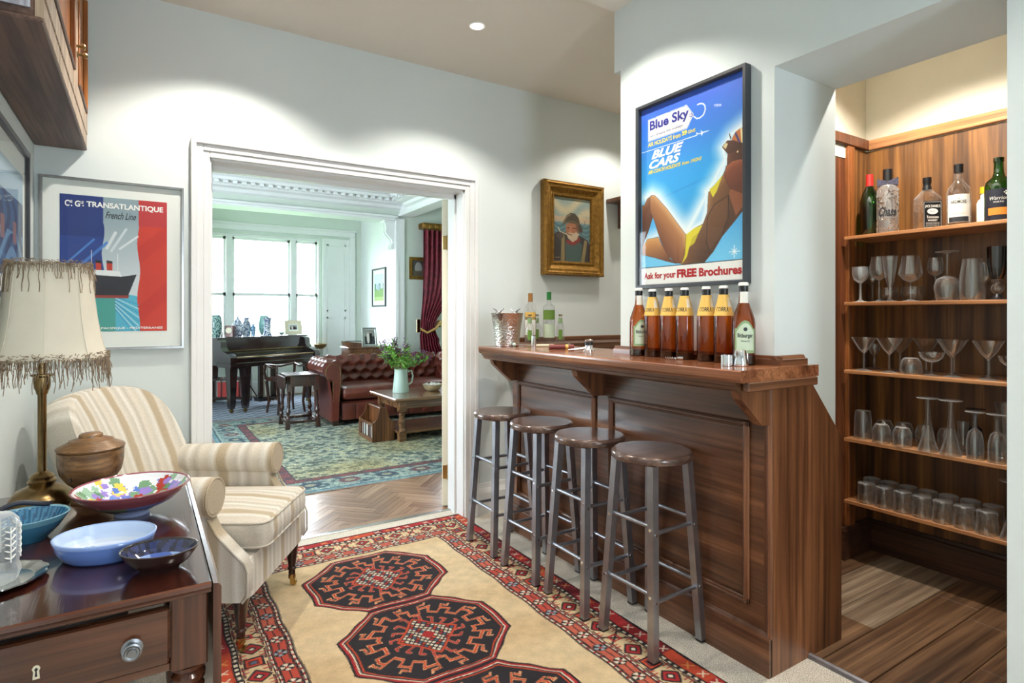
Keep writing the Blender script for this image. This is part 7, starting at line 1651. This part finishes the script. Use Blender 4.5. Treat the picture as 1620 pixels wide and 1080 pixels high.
def leaf(p, d, L, w_):
    d = d.normalized(); s = d.cross(Vector((rl_.uniform(-1, 1), rl_.uniform(-1, 1), rl_.uniform(0.2, 1)))).normalized(); n = d.cross(s).normalized()*0.002
    pts = [p, p+d*L*0.35+s*w_, p+d*L, p+d*L*0.35-s*w_]
    leaves.add([q+n for q in pts]+[q-n for q in pts], [(0, 1, 2, 3), (7, 6, 5, 4), (0, 4, 5, 1), (1, 5, 6, 2), (2, 6, 7, 3), (3, 7, 4, 0)])
blooms = []
for i in range(26):
    a = rl_.uniform(0, 2*PI); sp_r = rl_.uniform(0.06, 0.30); hgt = rl_.uniform(0.36, 0.58)-0.25*sp_r
    top = Vector((sp_r*math.cos(a)*1.1, sp_r*math.sin(a)*0.8, hgt)); mid_ = Vector((0.05*math.cos(a), 0.05*math.sin(a), 0.25))
    stems.tube([(0.02*math.cos(a), 0.02*math.sin(a), 0.04), mid_, top], [0.004, 0.004, 0.002], 5)
    for k in range(13):
        u = rl_.uniform(0.3, 1.0); p = mid_.lerp(top, u); leaf(p, Vector((rl_.uniform(-1, 1), rl_.uniform(-1, 1), rl_.uniform(-0.3, 0.9))), rl_.uniform(0.05, 0.085), rl_.uniform(0.010, 0.018))
    if i % 3 != 1: blooms.append(top)
stems.obj('stems', M['stem'], fj)['kind'] = 'stuff'
leaves.obj('foliage', M['leaf'], fj)['kind'] = 'stuff'
for p in blooms:
    m = MB()
    for k in range(26):
        q = p+Vector((rl_.gauss(0, 0.02), rl_.gauss(0, 0.02), rl_.gauss(0.01, 0.026))); m.lathe([(0.0005, -0.008), (0.008, 0), (0.0005, 0.008)], 6, q)
    m.obj('blossom', M['bloom'], fj)['kind'] = 'stuff'
wb_ = thing('woven_bowl', 'small woven bowl of pale pebbles on the coffee table', 'bowl', (2.72, 5.93, RZ+0.446))
MB().lathe([(0.0005, 0), (0.06, 0), (0.085, 0.02), (0.105, 0.055), (0.11, 0.07), (0.104, 0.07), (0.08, 0.026), (0.0005, 0.012)], 28).obj('basket', M['basket'], wb_, True)
pm_ = MB()
for i in range(40):
    a, r = rl_.uniform(0, 2*PI), 0.085*math.sqrt(rl_.random()); pm_.lathe([(0.0005, -0.012), (0.013, 0), (0.0005, 0.012)], 7, (r*math.cos(a), r*math.sin(a), 0.058+rl_.uniform(0, 0.016)))
pm_.obj('pebbles', M['paper'], wb_)['kind'] = 'stuff'

# ------------------------------------------------------------------ console chest behind the sofa with a photograph
ch = thing('console_chest', 'small chest with pale drawers behind the sofa', 'chest', (2.37, 7.86, 0.0), 0.0)
MB().box(0.0, 0.62, 0.0, 0.36, 0.0, 0.82, 0.006).obj('body', M['midwood'], ch)
MB().box(-0.015, 0.635, -0.015, 0.375, 0.82, 0.845, 0.005).obj('top', M['midwood'], ch)
for i in range(2):
    for z in (0.72, 0.56):
        d = MB().box(0.02+i*0.3, 0.3+i*0.3, -0.008, 0.0, z-0.07, z+0.07, 0.003).obj('drawer', M['cofwood'], ch)
        MB().lathe([(0.0005, 0), (0.012, 0.0), (0.012, 0.01), (0.0005, 0.012)], 12).tf(Matrix.Translation((0.16+i*0.3, -0.008, z)) @ Matrix.Rotation(PI/2, 4, 'X')).obj('knob', M['ivory'], d)
photo_frame('silver_photo_frame', 'silver framed black and white photograph on the chest behind the sofa', 2.70, 7.97, 0.846, 0.21, 0.265, 0.1, M['silverframe'], rgb(60, 62, 66), 0.022)
bx_ = thing('writing_slope', 'dark wooden box standing at the left of the chest top', 'box', (2.385, 8.06, 0.846)); MB().prism([(-0.01, 0.0), (0.2, 0.0), (0.2, 0.05), (0.0, 0.07), (-0.03, 0.07)], 'y', -0.08, 0.12).obj('case', M['midwood'], bx_); MB().box(-0.03, 0.2, -0.08, 0.12, 0.071, 0.08).obj('lid', M['dkwood'], bx_)
# brass bowl on the window sill side of the piano
o = MB().lathe([(0.0005, 0), (0.05, 0), (0.09, 0.03), (0.11, 0.08), (0.10, 0.085), (0.08, 0.035), (0.0005, 0.012)], 24).obj('brass_planter', M['antbrass'], None, True); o.location = (2.50, 9.90, 0.722); tag(o, 'brass bowl on the bay window sill', 'bowl')

# ------------------------------------------------------------------ pictures, curtain in the living room
def small_picture(name, lab, loc, A, W, H, bw, mat, paint, mount=0.0):
    t = thing(name, lab, 'picture', loc)
    picture_frame(t, W, H, bw, 0.02, mat, A)
    MB().box(bw*0.8, W-bw*0.8, bw*0.8, H-bw*0.8, 0.002, 0.006).tf(A).obj('mount', M['mount'], t)
    i = bw+mount; R = Ras(W-2*i, H-2*i, 0.008, 2); paint(R, R.X/(W-2*i), R.Y/(H-2*i)); R.obj('print', M['print'], A @ Matrix.Translation((i, i, 0.0065)), t)
def pland(R, X, Y):
    R.put(Y > 0.45, rgb(190, 206, 222)); R.put(Y <= 0.45, rgb(120, 156, 84)); R.put((Y < 0.65) & (Y > 0.4) & (np.sin(X*14) > 0.1), rgb(90, 128, 110)); R.put((np.abs(X-0.45) < 0.15) & (Y > 0.4) & (Y < 0.6), rgb(150, 160, 180)); R.put(Y < 0.15, rgb(160, 180, 110))
small_picture('landscape_print', 'framed green landscape on the white side wall of the bay', (BX1-0.002, 9.38, 1.42), frame_mtx((0, 0, 0), (0, -1, 0), (0, 0, 1)), 0.62, 0.62, 0.025, M['darkframe'], pland, 0.07)
def pgirl(R, X, Y):
    R.put(Y > 0, rgb(70, 66, 62)); R.put(((X-0.5)/0.3)**2+((Y-0.5)/0.4)**2 < 1, rgb(150, 150, 146)); R.put((Y < 0.35), rgb(90, 84, 70))
small_picture('small_gilt_picture', 'small gilt framed picture beside the burgundy curtain', (3.42, 8.298, 1.83), frame_mtx((0, 0, 0), (1, 0, 0), (0, 0, 1)), 0.30, 0.34, 0.05, M['gilt'], pgirl)
cu = thing('burgundy_curtain', 'long burgundy damask curtain tied back at the living room window', 'curtain', (0, 0, 0))
rings = []; NF = 96
for k in range(41):
    z = 2.58-(2.58-0.02)*k/40
    # left edge leans, right edge is pulled in at the tie
    g = math.exp(-((z-1.10)/0.42)**2)
    xl = 3.60-0.05*g+(-0.02 if z < 1 else 0.0); xr = 4.20-0.42*g-0.18*(1 if z < 0.9 else 0)*(1-g)-0.0
    ring = []
    for j in range(NF):
        u = j/(NF-1); a = u*2*PI*7.5
        ring.append((xl+(xr-xl)*u, 8.16+0.035*math.sin(a)*(0.75+0.25*math.sin(3*z))-0.02*g, z))
    for j in range(NF-1, -1, -1):
        u = j/(NF-1); a = u*2*PI*7.5
        ring.append((xl+(xr-xl)*u, 8.172+0.035*math.sin(a)*(0.75+0.25*math.sin(3*z))-0.02*g, z))
    rings.append(ring)
MB().loft(rings).obj('drape', M['curtain'], cu, True, 1.2)
MB().box(3.56, 4.5, 8.10, 8.27, 2.59, 2.68, 0.01).obj('pelmet', M['gilt'], cu)
for i in range(9): MB().lathe([(0.0005, -0.012), (0.035, -0.01), (0.04, 0), (0.03, 0.012), (0.0005, 0.02)], 12).tf(Matrix.Translation((3.6+i*0.1, 8.10, 2.635)) @ Matrix.Rotation(PI/2, 4, 'X')).obj('pelmet_rosette', M['gilt'], cu, True)
MB().tube([(3.52, 8.09, 1.08), (3.62, 8.07, 1.02), (3.76, 8.08, 1.08), (3.86, 8.16, 1.15), (3.90, 8.26, 1.16)], 0.018, 8).obj('tie_rope', M['rope'], cu, True)
MB().lathe([(0.0005, 0), (0.05, 0), (0.055, 0.012), (0.03, 0.03), (0.0005, 0.035)], 18).tf(Matrix.Translation((3.92, 8.30, 1.15)) @ Matrix.Rotation(PI/2, 4, 'X')).obj('holdback', M['brass'], cu, True)
o = MB().box(3.54, 3.60, 8.285, 8.299, 1.02, 1.22, 0.004).obj('switch_plate', M['brass'], None); tag(o, 'brass light switch plate left of the curtain', 'switch')
